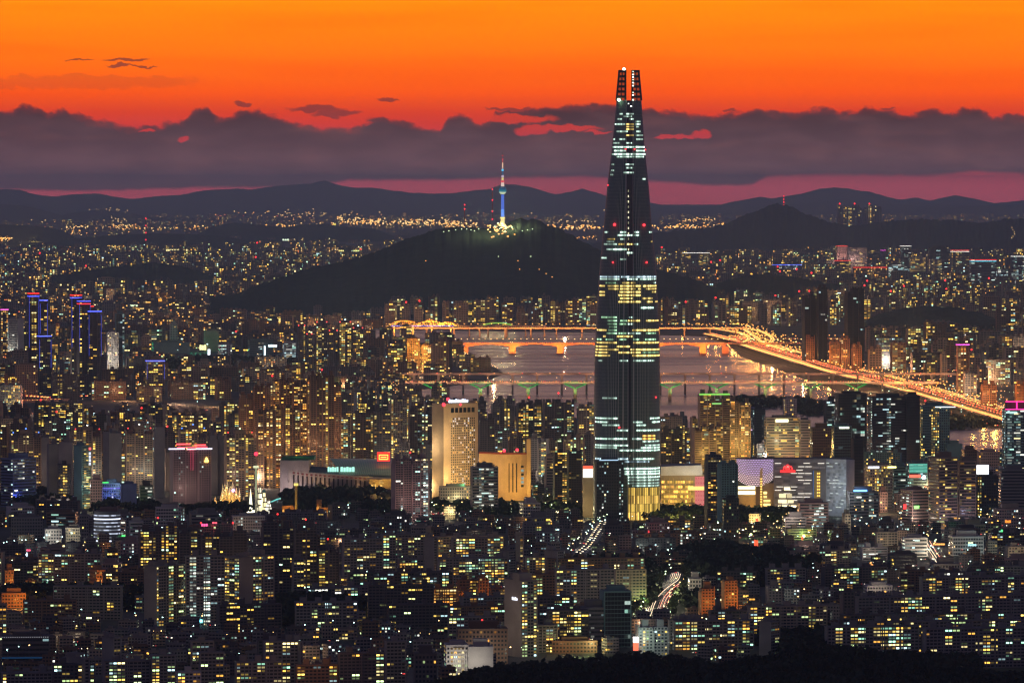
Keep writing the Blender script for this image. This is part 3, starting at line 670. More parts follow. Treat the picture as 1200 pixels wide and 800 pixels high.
# ================================================================== BUILDINGS
def sh(c, k_, a=0.0): return (c[0] * k_, c[1] * k_, c[2] * k_, a)
def T4(c, a): return (c[0], c[1], c[2], a)
def place(x0, xs_, x1, yt, yb, side='L', dep=14.0):
    P0 = G(xs_, yb); s = sc(P0.y)
    fr, sd_ = (x1 - xs_, xs_ - x0) if side == 'L' else (xs_ - x0, x1 - xs_)
    th = math.asin(min(.82, sd_ / (s * dep))); wd = fr / (s * math.cos(th)); yaw = th if side == 'L' else -th
    cx_, cy_ = (-wd / 2, -dep / 2) if side == 'L' else (wd / 2, -dep / 2)
    loc = Vector((P0.x - (cx_ * math.cos(yaw) - cy_ * math.sin(yaw)), P0.y - (cx_ * math.sin(yaw) + cy_ * math.cos(yaw)), 0))
    return loc, yaw, wd, dep, At(xs_, yt, P0.y).z
# each generator returns {part name: [meshes]}; '' is the wall mesh
def gen_tower(wd, d, h, fa, tint, lit, bay=3.3, fl=2.9, r=rnd, crown=0, segw=13):
    P = {'': [MB()]}; m = P[''][0]
    n = max(1, min(7, round(wd / segw))); sw = wd / n; pil = []
    sfa = fa if r.random() < .4 else 'wall'
    for i in range(n):
        o_ = 2.2 * ((i + crown) % 2); hh = h - fl * r.choice([0, 0, 0, 1, 2]) - (fl * 2 if i in (0, n - 1) and n > 2 and r.random() < .5 else 0)
        x0, x1 = -wd / 2 + i * sw, -wd / 2 + (i + 1) * sw
        m.box(x0 + .7, x1 - .7, -d / 2 + o_, d / 2 - o_, 0, hh, 'wall', T4(tint, lit), front=fa, side=sfa if i in (0, n - 1) else 'wall', bay=bay, fl=fl)
        q_ = MB(); cw = min(6, sw * .5); q_.box((x0 + x1) / 2 - cw / 2, (x0 + x1) / 2 + cw / 2, -d * .22, d * .25, hh + .01, hh + r.choice([3.5, 5, 6.5]), 'wall', sh(tint, .8)); P.setdefault('machine_room', []).append(q_)
    for i in range(n + 1):
        x = -wd / 2 + i * sw; m.box(max(-wd / 2, x - .7), min(wd / 2, x + .7), -d / 2 - .4, d / 2 + .4, 0, h - fl * (.3 if r.random() < .5 else 2), 'wall', sh(tint, 1.1))
    return P
def gen_slab(wd, d, h, fa, tint, lit, bay=3.4, fl=2.8, r=rnd, unit=15):
    P = {'': [MB()]}; m = P[''][0]
    m.box(-wd / 2, wd / 2, -d / 2, d / 2, 0, h, 'wall', T4(tint, lit), front=fa, bay=bay, fl=fl)
    n = max(1, round(wd / unit)); q_ = MB(); q_.box(-wd / 2 - .5, wd / 2 + .5, -d / 2 - .6, d / 2 + .6, h + .005, h + .9, 'wall', sh(tint, .9)); P['parapet'] = [q_]
    for i in range(n + 1):
        x = -wd / 2 + i * wd / n; m.box(x - .5, x + .5, -d / 2 - .7, -d / 2 - .003, 0, h - .01, 'wall', sh(tint, 1.05))
    for i in range(n):
        x = -wd / 2 + (i + .5) * wd / n; q_ = MB(); q_.box(x - 2.6, x + 2.6, -1, d / 2 - 1, h + .91, h + r.choice([4, 4.6, 5.4]), 'wall', sh(tint, .85)); P.setdefault('stair_head', []).append(q_)
        if r.random() < .35: q_ = MB(); q_.box(x + 3, x + 3.9, 1, 2, h + .91, h + 7, 'wall', sh(tint, .7)); P.setdefault('chimney', []).append(q_)
    return P
def gen_office(wd, d, h, fa, tint, lit, bay=3.0, fl=3.8, r=rnd, sfa=None):
    P = {'': [MB()]}; m = P[''][0]
    m.box(-wd / 2, wd / 2, -d / 2, d / 2, 0, h, 'wall', T4(tint, lit), front=fa, side=sfa or (fa if r.random() < .6 else 'wall'), bay=bay, fl=fl)
    for sx in (-1, 1): m.box(sx * wd / 2 - (.9 if sx > 0 else -.0), sx * wd / 2 + (.0 if sx > 0 else .9), -d / 2 - .35, -d / 2 - .003, 0, h, 'wall', sh(tint, 1.05))
    m.box(-wd / 2 - .2, wd / 2 + .2, -d / 2 - .4, d / 2 + .2, h + .004, h + 1.3, 'wall', sh(tint, 1.0))
    q_ = MB(); q_.box(-wd * .28, wd * .3, -d * .25, d * .3, h + 1.31, h + 1.3 + r.choice([3, 4.5, 6]), 'wall', sh(tint, .7)); P['plant_room'] = [q_]
    if r.random() < .4: q_ = MB(); q_.cyl(wd * .36, 0, 1.2, 1.2, h + 1.31, h + 4, 8, 'metal', (.4, .4, .4, 0)); P['water_tank'] = [q_]
    return P
def gen_house(wd, d, h, fa, tint, lit, bay=3.0, fl=2.9, r=rnd):
    P = {'': [MB()]}; m = P[''][0]
    m.box(-wd / 2, wd / 2, -d / 2, d / 2, 0, h, fa, T4(tint, lit), bay=bay, fl=fl, tcol=r.choice([(.1, .1, .1, 0), (.06, .12, .08, 0), (.16, .15, .14, 0), (.05, .05, .06, 0)]))
    for a in ((-wd / 2, wd / 2, -d / 2 - .15, -d / 2 + .25), (-wd / 2, wd / 2, d / 2 - .25, d / 2 + .15)): m.box(*a, h + .004, h + 1.0, 'wall', sh(tint, .9))
    m.box(-wd / 2 - .15, -wd / 2 + .25, -d / 2 + .26, d / 2 - .26, h + .004, h + 1.0, 'wall', sh(tint, .9)); m.box(wd / 2 - .25, wd / 2 + .15, -d / 2 + .26, d / 2 - .26, h + .004, h + 1.0, 'wall', sh(tint, .9))
    x = r.uniform(-wd * .25, wd * .2); m.box(x - 1.7, x + 1.7, d * .05, d * .4, h + .005, h + 2.7, 'wall', sh(tint, .85))
    if r.random() < .5: m.cyl(-x, -d * .2, .9, .9, h + .005, h + 2.1, 7, 'wall', (.08, .14, .3, 0) if r.random() < .4 else (.4, .36, .2, 0))
    return P
GEN = {'tower': gen_tower, 'slab': gen_slab, 'office': gen_office, 'house': gen_house}
TN = {'tan': (.36, .27, .2), 'beige': (.42, .36, .28), 'grey': (.27, .26, .26), 'dark': (.12, .11, .12), 'brown': (.24, .15, .1), 'pink': (.46, .33, .31), 'white': (.62, .6, .57),
      'teal': (.2, .38, .36), 'blue': (.16, .22, .42), 'black': (.06, .065, .07), 'orange': (.5, .24, .1), 'cream': (.5, .45, .34)}
KINDN = {'tower': ('apartment_tower', 'apartment tower'), 'slab': ('apartment_slab', 'apartment block'), 'office': ('office_building', 'office building'), 'house': ('house', 'house')}
ITEMS = []
def put(kind, x0, xs_, x1, yt, yb, tint='grey', lit=.35, fa='apt_warm', side='L', dep=None, label=None, neon=None, red=0, extra=None, **kw):
    lit = lit * (1.3 if yb > 600 and lit < .7 else 1)
    dep = dep or {'tower': 16, 'slab': 12, 'office': 22, 'house': 10}[kind]
    loc, yaw, wd, d, h = place(x0, xs_, x1, yt, yb, side, dep)
    far = loc.y > 10500
    if far and 'bay' not in kw: kw['bay'] = 4.4 if loc.y < 15000 else 6.0; kw['fl'] = 4.2 if loc.y < 15000 else 5.5
    it = dict(kind=kind, loc=loc, yaw=yaw, w=wd, d=d, h=h, tint=tint, lit=lit, fa=fa, kw=kw, label=label, red=red, neon=neon or [], extra=extra, hero=True, box=(x0, x1, yt, yb), near=not far)
    ITEMS.append(it)
    for q_ in (x0 + .5, x1 - .5): RES.append((x0, x1, yb))
    return it
RES = []
import collections
def S(x0, x1, yt, yb, **kw): return put('slab', x0, kw.pop('xs', x0 + 3), x1, yt, yb, **kw)
# ---- near right: long apartment slabs
for a in [(1020, 1200, 729, 768, 'grey', .36, 'apt_mixed'), (1082, 1230, 737, 783, 'grey', .32, 'apt_mixed'), (967, 1078, 735, 770, 'grey', .40, 'apt_mixed'), (1003, 1225, 700, 740, 'grey', .30, 'apt_mixed'),
          (876, 970, 711, 754, 'beige', .38, 'apt_mixed'), (788, 884, 728, 762, 'grey', .5, 'apt_mixed'), (985, 1180, 721, 757, 'dark', .3, 'apt_mixed'), (830, 960, 716, 745, 'dark', .24, 'apt_mixed'),
          (1078, 1230, 677, 712, 'grey', .34, 'apt_mixed'), (1095, 1165, 671, 700, 'dark', .3, 'apt_cool')]:
    S(a[0], a[1], a[2], a[3], tint=a[4], lit=a[5], fa=a[6])
S(884, 914, 729, 768, tint='grey', lit=.3, fa='apt_mixed', xs=903, label='grey slab apartment block seen end-on above the dark wooded ridge')
put('tower', 819, 822, 838, 686, 728, tint='orange', lit=0.02, fa='grid_orange', label='orange-lit narrow brick block, the shorter of the pair beside the curving avenue')
put('tower', 846, 849, 865, 680, 722, tint='orange', lit=0.02, fa='grid_orange', label='orange-lit narrow brick block, the taller of the pair beside the curving avenue')
put('tower', 898, 900, 917, 686, 716, tint='grey', lit=.1, fa='grid_mixed', label='grey stepped block standing alone behind the near apartment slab')
put('tower', 985, 988, 1002, 690, 735, tint='dark', lit=.02, fa='grid_warm', label='windowless dark end tower rising between two near slabs')
put('office', 807, 808, 822, 679, 702, tint='white', lit=.1, fa='grid_cool', label='small white block with one tall window beside the orange brick pair')
put('office', 1013, 1016, 1046, 687, 699, tint='white', lit=.1, fa='grid_mixed', label='low pale cube with blank walls behind the long near slab')
put('office', 1058, 1060, 1087, 631, 652, tint='white', lit=.25, fa='strip_cool', label='white office with dark ribbon windows beside the bright market street')
put('slab', 1009, 1011, 1040, 642, 656, tint='white', lit=.4, fa='strip_cool', label='low white school block with blue-lit windows')
put('slab', 1026, 1028, 1052, 624, 645, tint='cream', lit=.65, fa='apt_warm', label='cream block with nearly all windows yellow, west of the market street')
put('slab', 1178, 1182, 1200, 641, 657, tint='cream', lit=.5, fa='grid_warm', label='cream walk-up block with warm windows at the frame edge east of the market street')
# ---- centre near
put('office', 520, 523, 549, 757, 792, tint='white', lit=.75, fa='grid_mixed', dep=26, label='white civic hall with tall lit windows and a lettered roof edge', extra='civic')
put('office', 547, 549, 578, 759, 792, tint='white', lit=.0, fa='wall', side='L', dep=20, label='blank white side wing of the civic hall with a red roof light', extra=None)
put('office', 535, 537, 595, 738, 778, tint='brown', lit=.04, fa='grid_orange', dep=26, label='brown colonnaded office behind the white civic hall', red=1)
put('slab', 591, 611, 629, 681, 770, tint='beige', lit=.55, fa='apt_mixed', dep=30, label='tall grey apartment block with a small white sign on its blank end wall', extra='whitesign')
put('office', 677, 680, 713, 713, 758, tint='grey', lit=.12, fa='strip_cool', label='grey ribbon-window office left of the blue glass block')
put('office', 703, 708, 740, 694, 758, tint='teal', lit=.1, fa='glass_cool', dep=24, label='blue-green glass office with a sharp corner')
put('tower', 745, 748, 784, 731, 768, tint='white', lit=.35, fa='grid_mixed', label='pale green-white stepped apartment block beside a glowing red and white sign', extra='redwhite')
put('slab', 783, 785, 822, 727, 758, tint='grey', lit=.5, fa='apt_mixed', label='grey walk-up block joined east of the pale stepped block')
S(650, 720, 668, 720, tint='grey', lit=.28, fa='apt_mixed', xs=652); S(640, 755, 655, 700, tint='brown', lit=.34, fa='apt_mixed', xs=642); S(720, 757, 668, 713, tint='beige', lit=.25, fa='apt_mixed', xs=722)
S(615, 642, 653, 690, tint='beige', lit=.55, fa='apt_mixed', xs=617); put('slab', 638, 653, 660, 646, 700, tint='grey', lit=.1, fa='apt_mixed', dep=18)
S(629, 672, 700, 745, tint='dark', lit=.45, fa='apt_mixed'); S(640, 690, 716, 760, tint='dark', lit=.4, fa='apt_warm'); put('office', 645, 647, 700, 752, 765, tint='brown', lit=.05, fa='grid_warm')
put('slab', 604, 609, 613, 628, 668, tint='cream', lit=.3, fa='apt_warm', dep=12)
for a in [(449, 590, 630, 665, 'beige', .5), (400, 448, 632, 680, 'grey', .25), (446, 500, 627, 672, 'grey', .55), (528, 586, 631, 668, 'beige', .6), (512, 595, 655, 690, 'grey', .6), (465, 503, 656, 676, 'grey', .55),
          (407, 530, 672, 712, 'dark', .38), (400, 440, 688, 718, 'grey', .5), (535, 570, 680, 718, 'brown', .45), (435, 461, 676, 716, 'dark', .5), (480, 512, 676, 712, 'dark', .5)]:
    S(a[0], a[1], a[2], a[3], tint=a[4], lit=a[5], fa='apt_mixed')
put('slab', 497, 508, 512, 630, 683, tint='grey', lit=.1, fa='apt_mixed', dep=14, side='L'); put('tower', 460, 470, 483, 690, 718, tint='grey', lit=0.02, fa='wall', dep=12)
for (x0, xs_, x1, yt, yb) in [(469, 471, 484, 686, 718), (535, 537, 550, 692, 722), (559, 561, 573, 677, 720), (549, 550, 552, 687, 722)]:
    it = put('tower', x0, xs_, x1, yt, yb, tint='orange', lit=0.02, fa='grid_orange'); glow(it['loc'] + Vector((0, -22, 8)), 7000, (1, .38, .06), 1)
for (x0, x1, yt, yb, l) in [(505, 535, 690, 720, .5), (574, 594, 690, 724, .5)]: put('slab', x0, x0 + 2, x1, yt, yb, tint='orange', lit=l, fa='apt_orange')
S(585, 604, 646, 686, tint='grey', lit=.2, xs=596, fa='apt_mixed')
# ---- left near
put('slab', 168, 183, 216, 664, 734, tint='beige', lit=.45, fa='apt_mixed', dep=16, label='tall slab with blank west wall, shortest-lit of the near pair left of the wooded mound')
put('slab', 216, 218, 263, 652, 733, tint='beige', lit=.42, fa='apt_cool', dep=14, label='tall slab with green-white window columns and a blue sign at its foot', extra='bluesign')
put('slab', 262, 281, 296, 654, 730, tint='beige', lit=.62, fa='apt_mixed', dep=20, side='R'); put('slab', 281, 296, 320, 652, 728, tint='beige', lit=.35, fa='apt_mixed', dep=20)
put('tower', 161, 164, 208, 616, 690, tint='dark', lit=.6, fa='apt_warm', red=1); put('tower', 208, 210, 262, 622, 690, tint='dark', lit=.3, fa='apt_warm', red=1); put('tower', 255, 257, 290, 622, 690, tint='dark', lit=.12, red=1)
put('tower', 305, 308, 345, 612, 708, tint='dark', lit=.75, fa='apt_warm', red=1, label='dark tower with two full columns of yellow windows and a red roof lamp'); put('tower', 344, 346, 372, 618, 700, tint='dark', lit=.55, red=1)
put('slab', 341, 344, 356, 655, 710, tint='grey', lit=.05, fa='apt_warm', dep=14); put('tower', 370, 373, 398, 641, 700, tint='dark', lit=.7, red=1); S(358, 400, 690, 716, tint='grey', lit=.7, fa='apt_cool')
for a in [(308, 350, 752, 800, 'grey', .4), (274, 330, 776, 808, 'grey', .4), (120, 175, 775, 806, 'grey', .35), (232, 262, 765, 806, 'grey', .45), (175, 205, 768, 806, 'grey', .4), (0, 60, 789, 812, 'grey', .35),
          (60, 110, 779, 812, 'dark', .4), (395, 450, 766, 812, 'dark', .5), (345, 395, 780, 812, 'brown', .4), (450, 475, 752, 800, 'grey', .1), (300, 345, 750, 790, 'dark', .35), (222, 250, 752, 790, 'beige', .5), (205, 235, 788, 812, 'white', .45)]:
    S(a[0], a[1], a[2], a[3], tint=a[4], lit=a[5], fa='apt_mixed')
put('slab', 75, 99, 104, 772, 812, tint='grey', lit=.1, fa='apt_mixed', dep=30); put('slab', 118, 133, 141, 748, 800, tint='grey', lit=.1, fa='apt_mixed', dep=18); put('slab', 340, 352, 354, 752, 800, tint='grey', lit=.1, dep=18)
put('office', 484, 486, 512, 767, 806, tint='dark', lit=.12, fa='grid_mixed'); put('office', 0, 2, 58, 747, 775, tint='dark', lit=.03, fa='strip_cool', label='dark sports hall with a dotted roof edge', extra='bluestrip')
put('office', 103, 113, 123, 669, 696, tint='orange', lit=.3, fa='grid_orange', dep=20, label='orange-lit brick block with a stair turret beside dark trees'); put('office', 4, 6, 16, 669, 693, tint='orange', lit=.05, fa='grid_orange', dep=12, label='orange-lit chimney-like block under a starry lamp')
put('office', 37, 39, 81, 652, 663, tint='white', lit=.05, fa='strip_cool', dep=20); put('office', 50, 53, 72, 621, 640, tint='white', lit=.7, fa='grid_cool', label='white floodlit cube with a glowing frontage left of the cream one')
put('office', 75, 77, 94, 619, 637, tint='cream', lit=.2, fa='grid_warm', label='cream floodlit cube with square windows'); put('office', 0, 2, 30, 696, 712, tint='orange', lit=.05, fa='grid_orange', dep=14, label='low orange-lit hall at the frame edge above dark trees')
put('office', 11, 13, 50, 607, 630, tint='grey', lit=.02, fa='grid_warm'); put('office', 150, 152, 168, 612, 632, tint='white', lit=.4, fa='strip_cool'); put('office', 91, 93, 104, 604, 632, tint='grey', lit=.03, fa='grid_warm')
# ---- mid left: the tan grid towers with coloured crowns
for (x0, xs_, x1, yt, yb, l, c, lab) in [(10, 13, 48, 508, 582, .5, BLU, 'blue crown lamps, first from the frame edge'), (84, 86, 119, 504, 580, .62, WHT, 'a bright yellow crown lamp, behind the teal-edged block'), (145, 148, 179, 503, 578, .62, WHT, 'a white crown lamp, right of the teal-edged block'),
                                    (208, 211, 242, 503, 580, .5, BLU, 'a blue crown lamp, behind the pink-crowned block'), (262, 265, 298, 508, 582, .62, GRN, 'a greenish crown lamp, behind the fairytale castle')]:
    put('tower', x0, xs_, x1, yt, yb, tint='tan', lit=l, fa='apt_warm', segw=11, dep=18, label='tan grid-fronted tower with ' + lab, neon=[('crown', c)])
for (x0, xs_, x1, yt, yb) in [(47, 49, 58, 512, 582), (120, 128, 142, 505, 585), (179, 181, 193, 500, 583), (192, 194, 203, 525, 575), (243, 246, 263, 510, 580), (54, 57, 72, 520, 590)]:
    put('tower', x0, xs_, x1, yt, yb, tint='grey', lit=.03, fa='wall', side='L')
put('office', 0, 15, 40, 538, 594, tint='blue', lit=.12, fa='strip_cool', dep=22, label='three-part block washed in dim blue light at the frame edge')
put('tower', 68, 85, 92, 518, 592, tint='beige', lit=.1, fa='grid_warm', dep=24); put('slab', 85, 96, 106, 523, 596, tint='teal', lit=1.6, fa='strip_warm', dep=24, label='teal-edged slab with a full column of lit stair windows and a white sign', extra='vertsign')
put('office', 66, 68, 90, 545, 592, tint='dark', lit=.35, fa='apt_warm'); put('office', 104, 106, 120, 563, 597, tint='pink', lit=.02, fa='grid_cool', dep=18); put('office', 118, 120, 141, 567, 594, tint='blue', lit=.3, fa='grid_cool', label='small block lit violet and blue right of the teal-edged slab', extra='violet')
put('office', 140, 142, 160, 568, 599, tint='blue', lit=.02, fa='wall', dep=18); put('office', 162, 164, 179, 570, 596, tint='dark', lit=.8, fa='strip_cool')
put('tower', 198, 203, 247, 527, 600, tint='pink', lit=.08, fa='grid_cool', dep=18, segw=15, label='dusky pink apartment block with red and white neon along its roof and a golden star', extra='pinkcrown')
# brown high cluster behind the arena
for i, (x0, x1, yt, yb) in enumerate([(279, 297, 462, 560), (296, 312, 452, 556), (310, 328, 447, 560), (327, 343, 444, 556), (342, 360, 446, 562), (358, 376, 445, 560), (362, 392, 440, 566), (388, 400, 446, 560), (300, 330, 480, 572), (332, 352, 478, 570)]):
    put('tower', x0, x0 + 2, x1, yt, yb, tint='brown', lit=.42, fa='apt_orange' if i % 3 else 'apt_warm', segw=9, red=int(i % 4 == 2))
# between cluster and hotel, and along the near river bank
for i, (x0, x1, yt, yb, l) in enumerate([(398, 416, 488, 548, .35), (411, 438, 484, 556, .5), (436, 458, 482, 552, .5), (456, 480, 468, 548, .5), (478, 507, 476, 556, .6), (560, 571, 478, 548, .5), (575, 603, 472, 543, .5), (605, 635, 472, 545, .45), (636, 673, 467, 548, .5),
                                      (676, 697, 474, 548, .45), (772, 800, 507, 560, .35), (498, 507, 470, 545, .3), (455, 470, 470, 540, .4), (398, 412, 462, 520, .05), (419, 440, 458, 510, .4), (480, 497, 462, 520, .3), (560, 580, 490, 560, .3)]):
    put('tower', x0, x0 + 2, x1, yt, yb, tint='dark' if i % 3 else 'grey', lit=l, fa='apt_warm' if i % 4 else 'apt_mixed', red=int(i in (7, 8)))
for (x0, x1, yt, yb) in [(648, 665, 530, 598), (664, 682, 526, 596)]: put('tower', x0, x0 + 2, x1, yt, yb, tint='black', lit=.3, fa='apt_warm', side='L')
put('office', 638, 640, 649, 536, 572, tint='cream', lit=.3, fa='strip_warm', label='narrow cream block with red-tinted floor bands left of the black towers')
# pink pair
put('tower', 458, 463, 503, 538, 611, tint='pink', lit=.35, fa='apt_cool', segw=12, label='pink-framed apartment tower pair standing before the arena', red=1)
put('office', 551, 553, 584, 548, 604, tint='grey', lit=.3, fa='strip_cool', dep=20, label='grey-blue office-flat block with a peaked roof house before the hotel', extra='peak')
put('office', 697, 699, 731, 541, 611, tint='black', lit=.16, fa='grid_cool', dep=20, label='black apartment tower directly before the foot of the skyscraper', extra='rooftoplight')
put('tower', 826, 829, 846, 533, 618, tint='dark', lit=.4, fa='apt_warm', dep=22); put('tower', 841, 845, 865, 543, 622, tint='teal', lit=.05, fa='grid_cool', dep=20, label='grey-green flat-topped tower with a white floodlight, before the dotted mall')
put('office', 847, 848, 866, 585, 640, tint='black', lit=.6, fa='grid_mixed')
# right cluster
put('office', 896, 898, 937, 490, 549, tint='cream', lit=.5, fa='strip_warm', dep=20, label='cream slab tower with bright balcony bands under a yellow rooftop sign', extra='topsign'); put('office', 936, 938, 950, 493, 549, tint='grey', lit=.3, fa='strip_warm', dep=20)
put('office', 950, 952, 975, 502, 556, tint='brown', lit=.1, fa='grid_warm'); put('office', 966, 968, 988, 470, 540, tint='black', lit=.3, fa='strip_cool')
put('office', 979, 982, 1016, 462, 548, tint='black', lit=.16, fa='glass_cool', dep=30, label='dark glass office behind the white rooftop cross'); put('office', 1018, 1022, 1064, 466, 552, tint='black', lit=.34, fa='strip_cool', dep=34, label='widest dark glass office with broken rows of lit windows')
put('office', 1060, 1062, 1078, 464, 552, tint='black', lit=.04, fa='glass_cool'); put('office', 1077, 1079, 1113, 476, 550, tint='teal', lit=.62, fa='grid_warm', dep=24, red=2, label='glass apartment tower with golden window column and two red roof lamps', extra='whitebar')
put('office', 975, 977, 998, 500, 575, tint='teal', lit=.1, fa='glass_cool', label='small teal glass block with a bright white roof sign', extra='topsign2'); put('office', 998, 1000, 1012, 515, 600, tint='black', lit=.05, fa='glass_cool')
put('office', 1014, 1017, 1046, 546, 597, tint='cream', lit=.7, fa='grid_warm', dep=20, label='cream office with vertical fins and lit roof signs', extra='roofsigns'); put('office', 1045, 1047, 1064, 547, 595, tint='teal', lit=.25, fa='strip_cool')
put('office', 1063, 1065, 1087, 543, 588, tint='teal', lit=.4, fa='strip_cool', label='teal-lit glass showroom with a red lettered sign', extra='tealtop'); put('office', 1057, 1069, 1089, 575, 618, tint='pink', lit=.2, fa='strip_cool', dep=30, label='white-framed office with dark bands and a green sign', extra='greensign')
put('office', 1090, 1100, 1123, 537, 620, tint='tan', lit=.28, fa='strip_warm', dep=26, label='western wing of the broad brown hotel with banded balconies'); put('office', 1121, 1124, 1144, 541, 618, tint='tan', lit=.25, fa='strip_warm', dep=20, side='L', label='eastern wing of the broad brown hotel with banded balconies')
put('office', 1143, 1145, 1170, 558, 612, tint='black', lit=.2, fa='grid_warm', dep=24, label='dark building carrying a large glowing white screen', extra='bigscreen'); put('office', 1171, 1173, 1205, 551, 606, tint='grey', lit=.06, fa='strip_cool', dep=24, bay=1.6, label='grey office with vertical fins at the frame edge')
put('office', 1176, 1178, 1206, 480, 560, tint='teal', lit=.62, fa='strip_cool', dep=24, label='lit glass tower under a magenta neon roof frame', extra='magenta'); put('office', 1108, 1110, 1128, 521, 552, tint='teal', lit=.02, fa='wall')
put('office', 993, 995, 1030, 577, 606, tint='grey', lit=.3, fa='strip_cool', extra='bluetop', label='low grey office with an electric blue roof sign'); put('office', 1029, 1031, 1040, 577, 600, tint='pink', lit=.1, fa='grid_warm'); put('office', 935, 937, 971, 590, 618, tint='pink', lit=.25, fa='strip_cool')
put('office', 918, 920, 945, 607, 620, tint='white', lit=.1, fa='strip_cool', label='white-framed box building with one big dark window'); put('office', 988, 990, 997, 603, 621, tint='cream', lit=.1, fa='grid_warm'); put('slab', 921, 923, 957, 620, 632, tint='cream', lit=.4, fa='strip_warm')
put('office', 928, 930, 960, 640, 652, tint='pink', lit=.2, fa='strip_warm'); put('office', 1128, 1130, 1145, 528, 560, tint='brown', lit=.2, fa='grid_warm'); put('office', 1145, 1147, 1172, 530, 556, tint='pink', lit=.35, fa='grid_warm')
put('office', 880, 882, 897, 480, 530, tint='black', lit=.15, fa='grid_cool'); put('office', 862, 866, 884, 478, 530, tint='blue', lit=.3, fa='strip_cool', extra='violetbar', label='dark blue office with a lavender light bar'); put('office', 918, 920, 934, 468, 500, tint='white', lit=.7, fa='grid_warm')
# gold stepped towers
for (x0, x1, yt, yb) in [(809, 826, 488, 560), (818, 856, 462, 562), (852, 866, 470, 558), (864, 880, 472, 558), (812, 848, 500, 570)]:
    put('tower', x0, x0 + 2, x1, yt, yb, tint='tan', lit=.7, fa='strip_warm' if x0 < 850 else 'apt_orange', segw=10, dep=20, bay=2.6, fl=3.1, extra='greentop' if x0 == 818 else None)
# far left neon towers
for (x0, xs_, x1, yt, yb, nn) in [(32, 34, 46, 343, 460, 'redblue'), (45, 47, 56, 351, 458, 'blue'), (43, 46, 60, 393, 462, 'blue'), (82, 84, 96, 345, 458, 'redblue'), (90, 93, 106, 352, 460, 'bluered'), (102, 104, 119, 364, 460, 'blue'), (96, 98, 110, 358, 455, 'red')]:
    put('tower', x0, xs_, x1, yt, yb, tint='dark', lit=.22, fa='apt_warm', neon=[('top', nn)], segw=10)
put('office', 8, 10, 21, 375, 425, tint='white', lit=.9, fa='strip_cool', dep=20, label='white floodlit office with bright stacked floors near the frame edge'); put('office', 20, 21, 28, 374, 424, tint='white', lit=.0, fa='wall')
put('tower', 0, 1, 10, 362, 420, tint='dark', lit=.6, fa='apt_orange', neon=[('top', 'pink')]); put('office', 124, 126, 139, 390, 442, tint='white', lit=.35, fa='grid_warm', dep=18, label='pale gridded tower right of the blue-neon towers'); put('office', 134, 136, 146, 368, 430, tint='teal', lit=.4, fa='glass_cool')
put('office', 64, 66, 70, 380, 400, tint='orange', lit=.9, fa='strip_warm'); put('office', 170, 172, 193, 422, 462, tint='tan', lit=.5, fa='apt_warm', neon=[('top', 'blue')], label='tan tower with a blue and white roof band'); put('office', 16, 18, 44, 428, 470, tint='tan', lit=.35, fa='grid_orange')
put('office', 198, 200, 208, 380, 410, tint='white', lit=.1, fa='grid_warm'); put('office', 238, 240, 256, 388, 412, tint='beige', lit=.05, fa='wall'); put('office', 255, 257, 272, 404, 424, tint='white', lit=.6, fa='grid_cool'); put('office', 290, 292, 320, 399, 425, tint='teal', lit=.18, fa='strip_cool', label='teal glass office with a white light bar on its corner', extra='corner'); put('office', 331, 333, 347, 402, 427, tint='white', lit=.5, fa='strip_cool')
for (x0, x1, yt) in [(348, 358, 382), (358, 366, 392), (369, 384, 378), (384, 396, 388), (396, 412, 378), (412, 426, 385)]:
    put('tower', x0, x0 + 1.5, x1, yt, 440, tint='dark', lit=.6, fa='apt_warm', neon=[('crown', AMB if x0 < 390 else CYN)], bay=4, fl=4)
put('office', 475, 477, 492, 397, 436, tint='orange', lit=.5, fa='apt_warm', dep=18, label='gold-washed riverside tower, the left one of two', extra='goldwash'); put('office', 492, 494, 506, 405, 436, tint='orange', lit=.5, fa='apt_warm', dep=18, label='gold-washed riverside tower, the right one of two', extra='goldwash'); put('tower', 505, 507, 526, 398, 440, tint='brown', lit=.2); put('tower', 518, 520, 530, 396, 438, tint='dark', lit=.05)
# dark tall twin on the north bank
put('tower', 940, 943, 957, 345, 428, tint='black', lit=.05, fa='glass_cool', red=1, label='dark slim tower, left of the twin pair above the expressway', segw=12); put('tower', 957, 959, 970, 337, 428, tint='black', lit=.03, fa='glass_cool', label='dark slim tower joined behind the left twin above the expressway')
put('tower', 990, 993, 1013, 338, 430, tint='black', lit=.02, fa='glass_cool', label='tallest black slab tower above the expressway with one pale edge', segw=14, dep=24)
for (x0, x1, yt, yb, tn) in [(943, 955, 392, 428, 'orange'), (972, 984, 400, 432, 'orange'), (984, 996, 396, 432, 'orange'), (998, 1010, 404, 434, 'orange'), (1102, 1110, 415, 450, 'cream'), (1121, 1136, 403, 460, 'brown'), (1129, 1145, 437, 466, 'tan'), (1150, 1168, 450, 478, 'orange'), (1146, 1158, 428, 455, 'grey'), (1190, 1204, 450, 485, 'orange')]:
    put('tower', x0, x0 + 1.5, x1, yt, yb, tint=tn, lit=.3, fa='apt_orange', neon=[('top', 'pink')] if x0 == 1121 else [], label='brown tower with a magenta roof light north of the expressway' if x0 == 1121 else None)
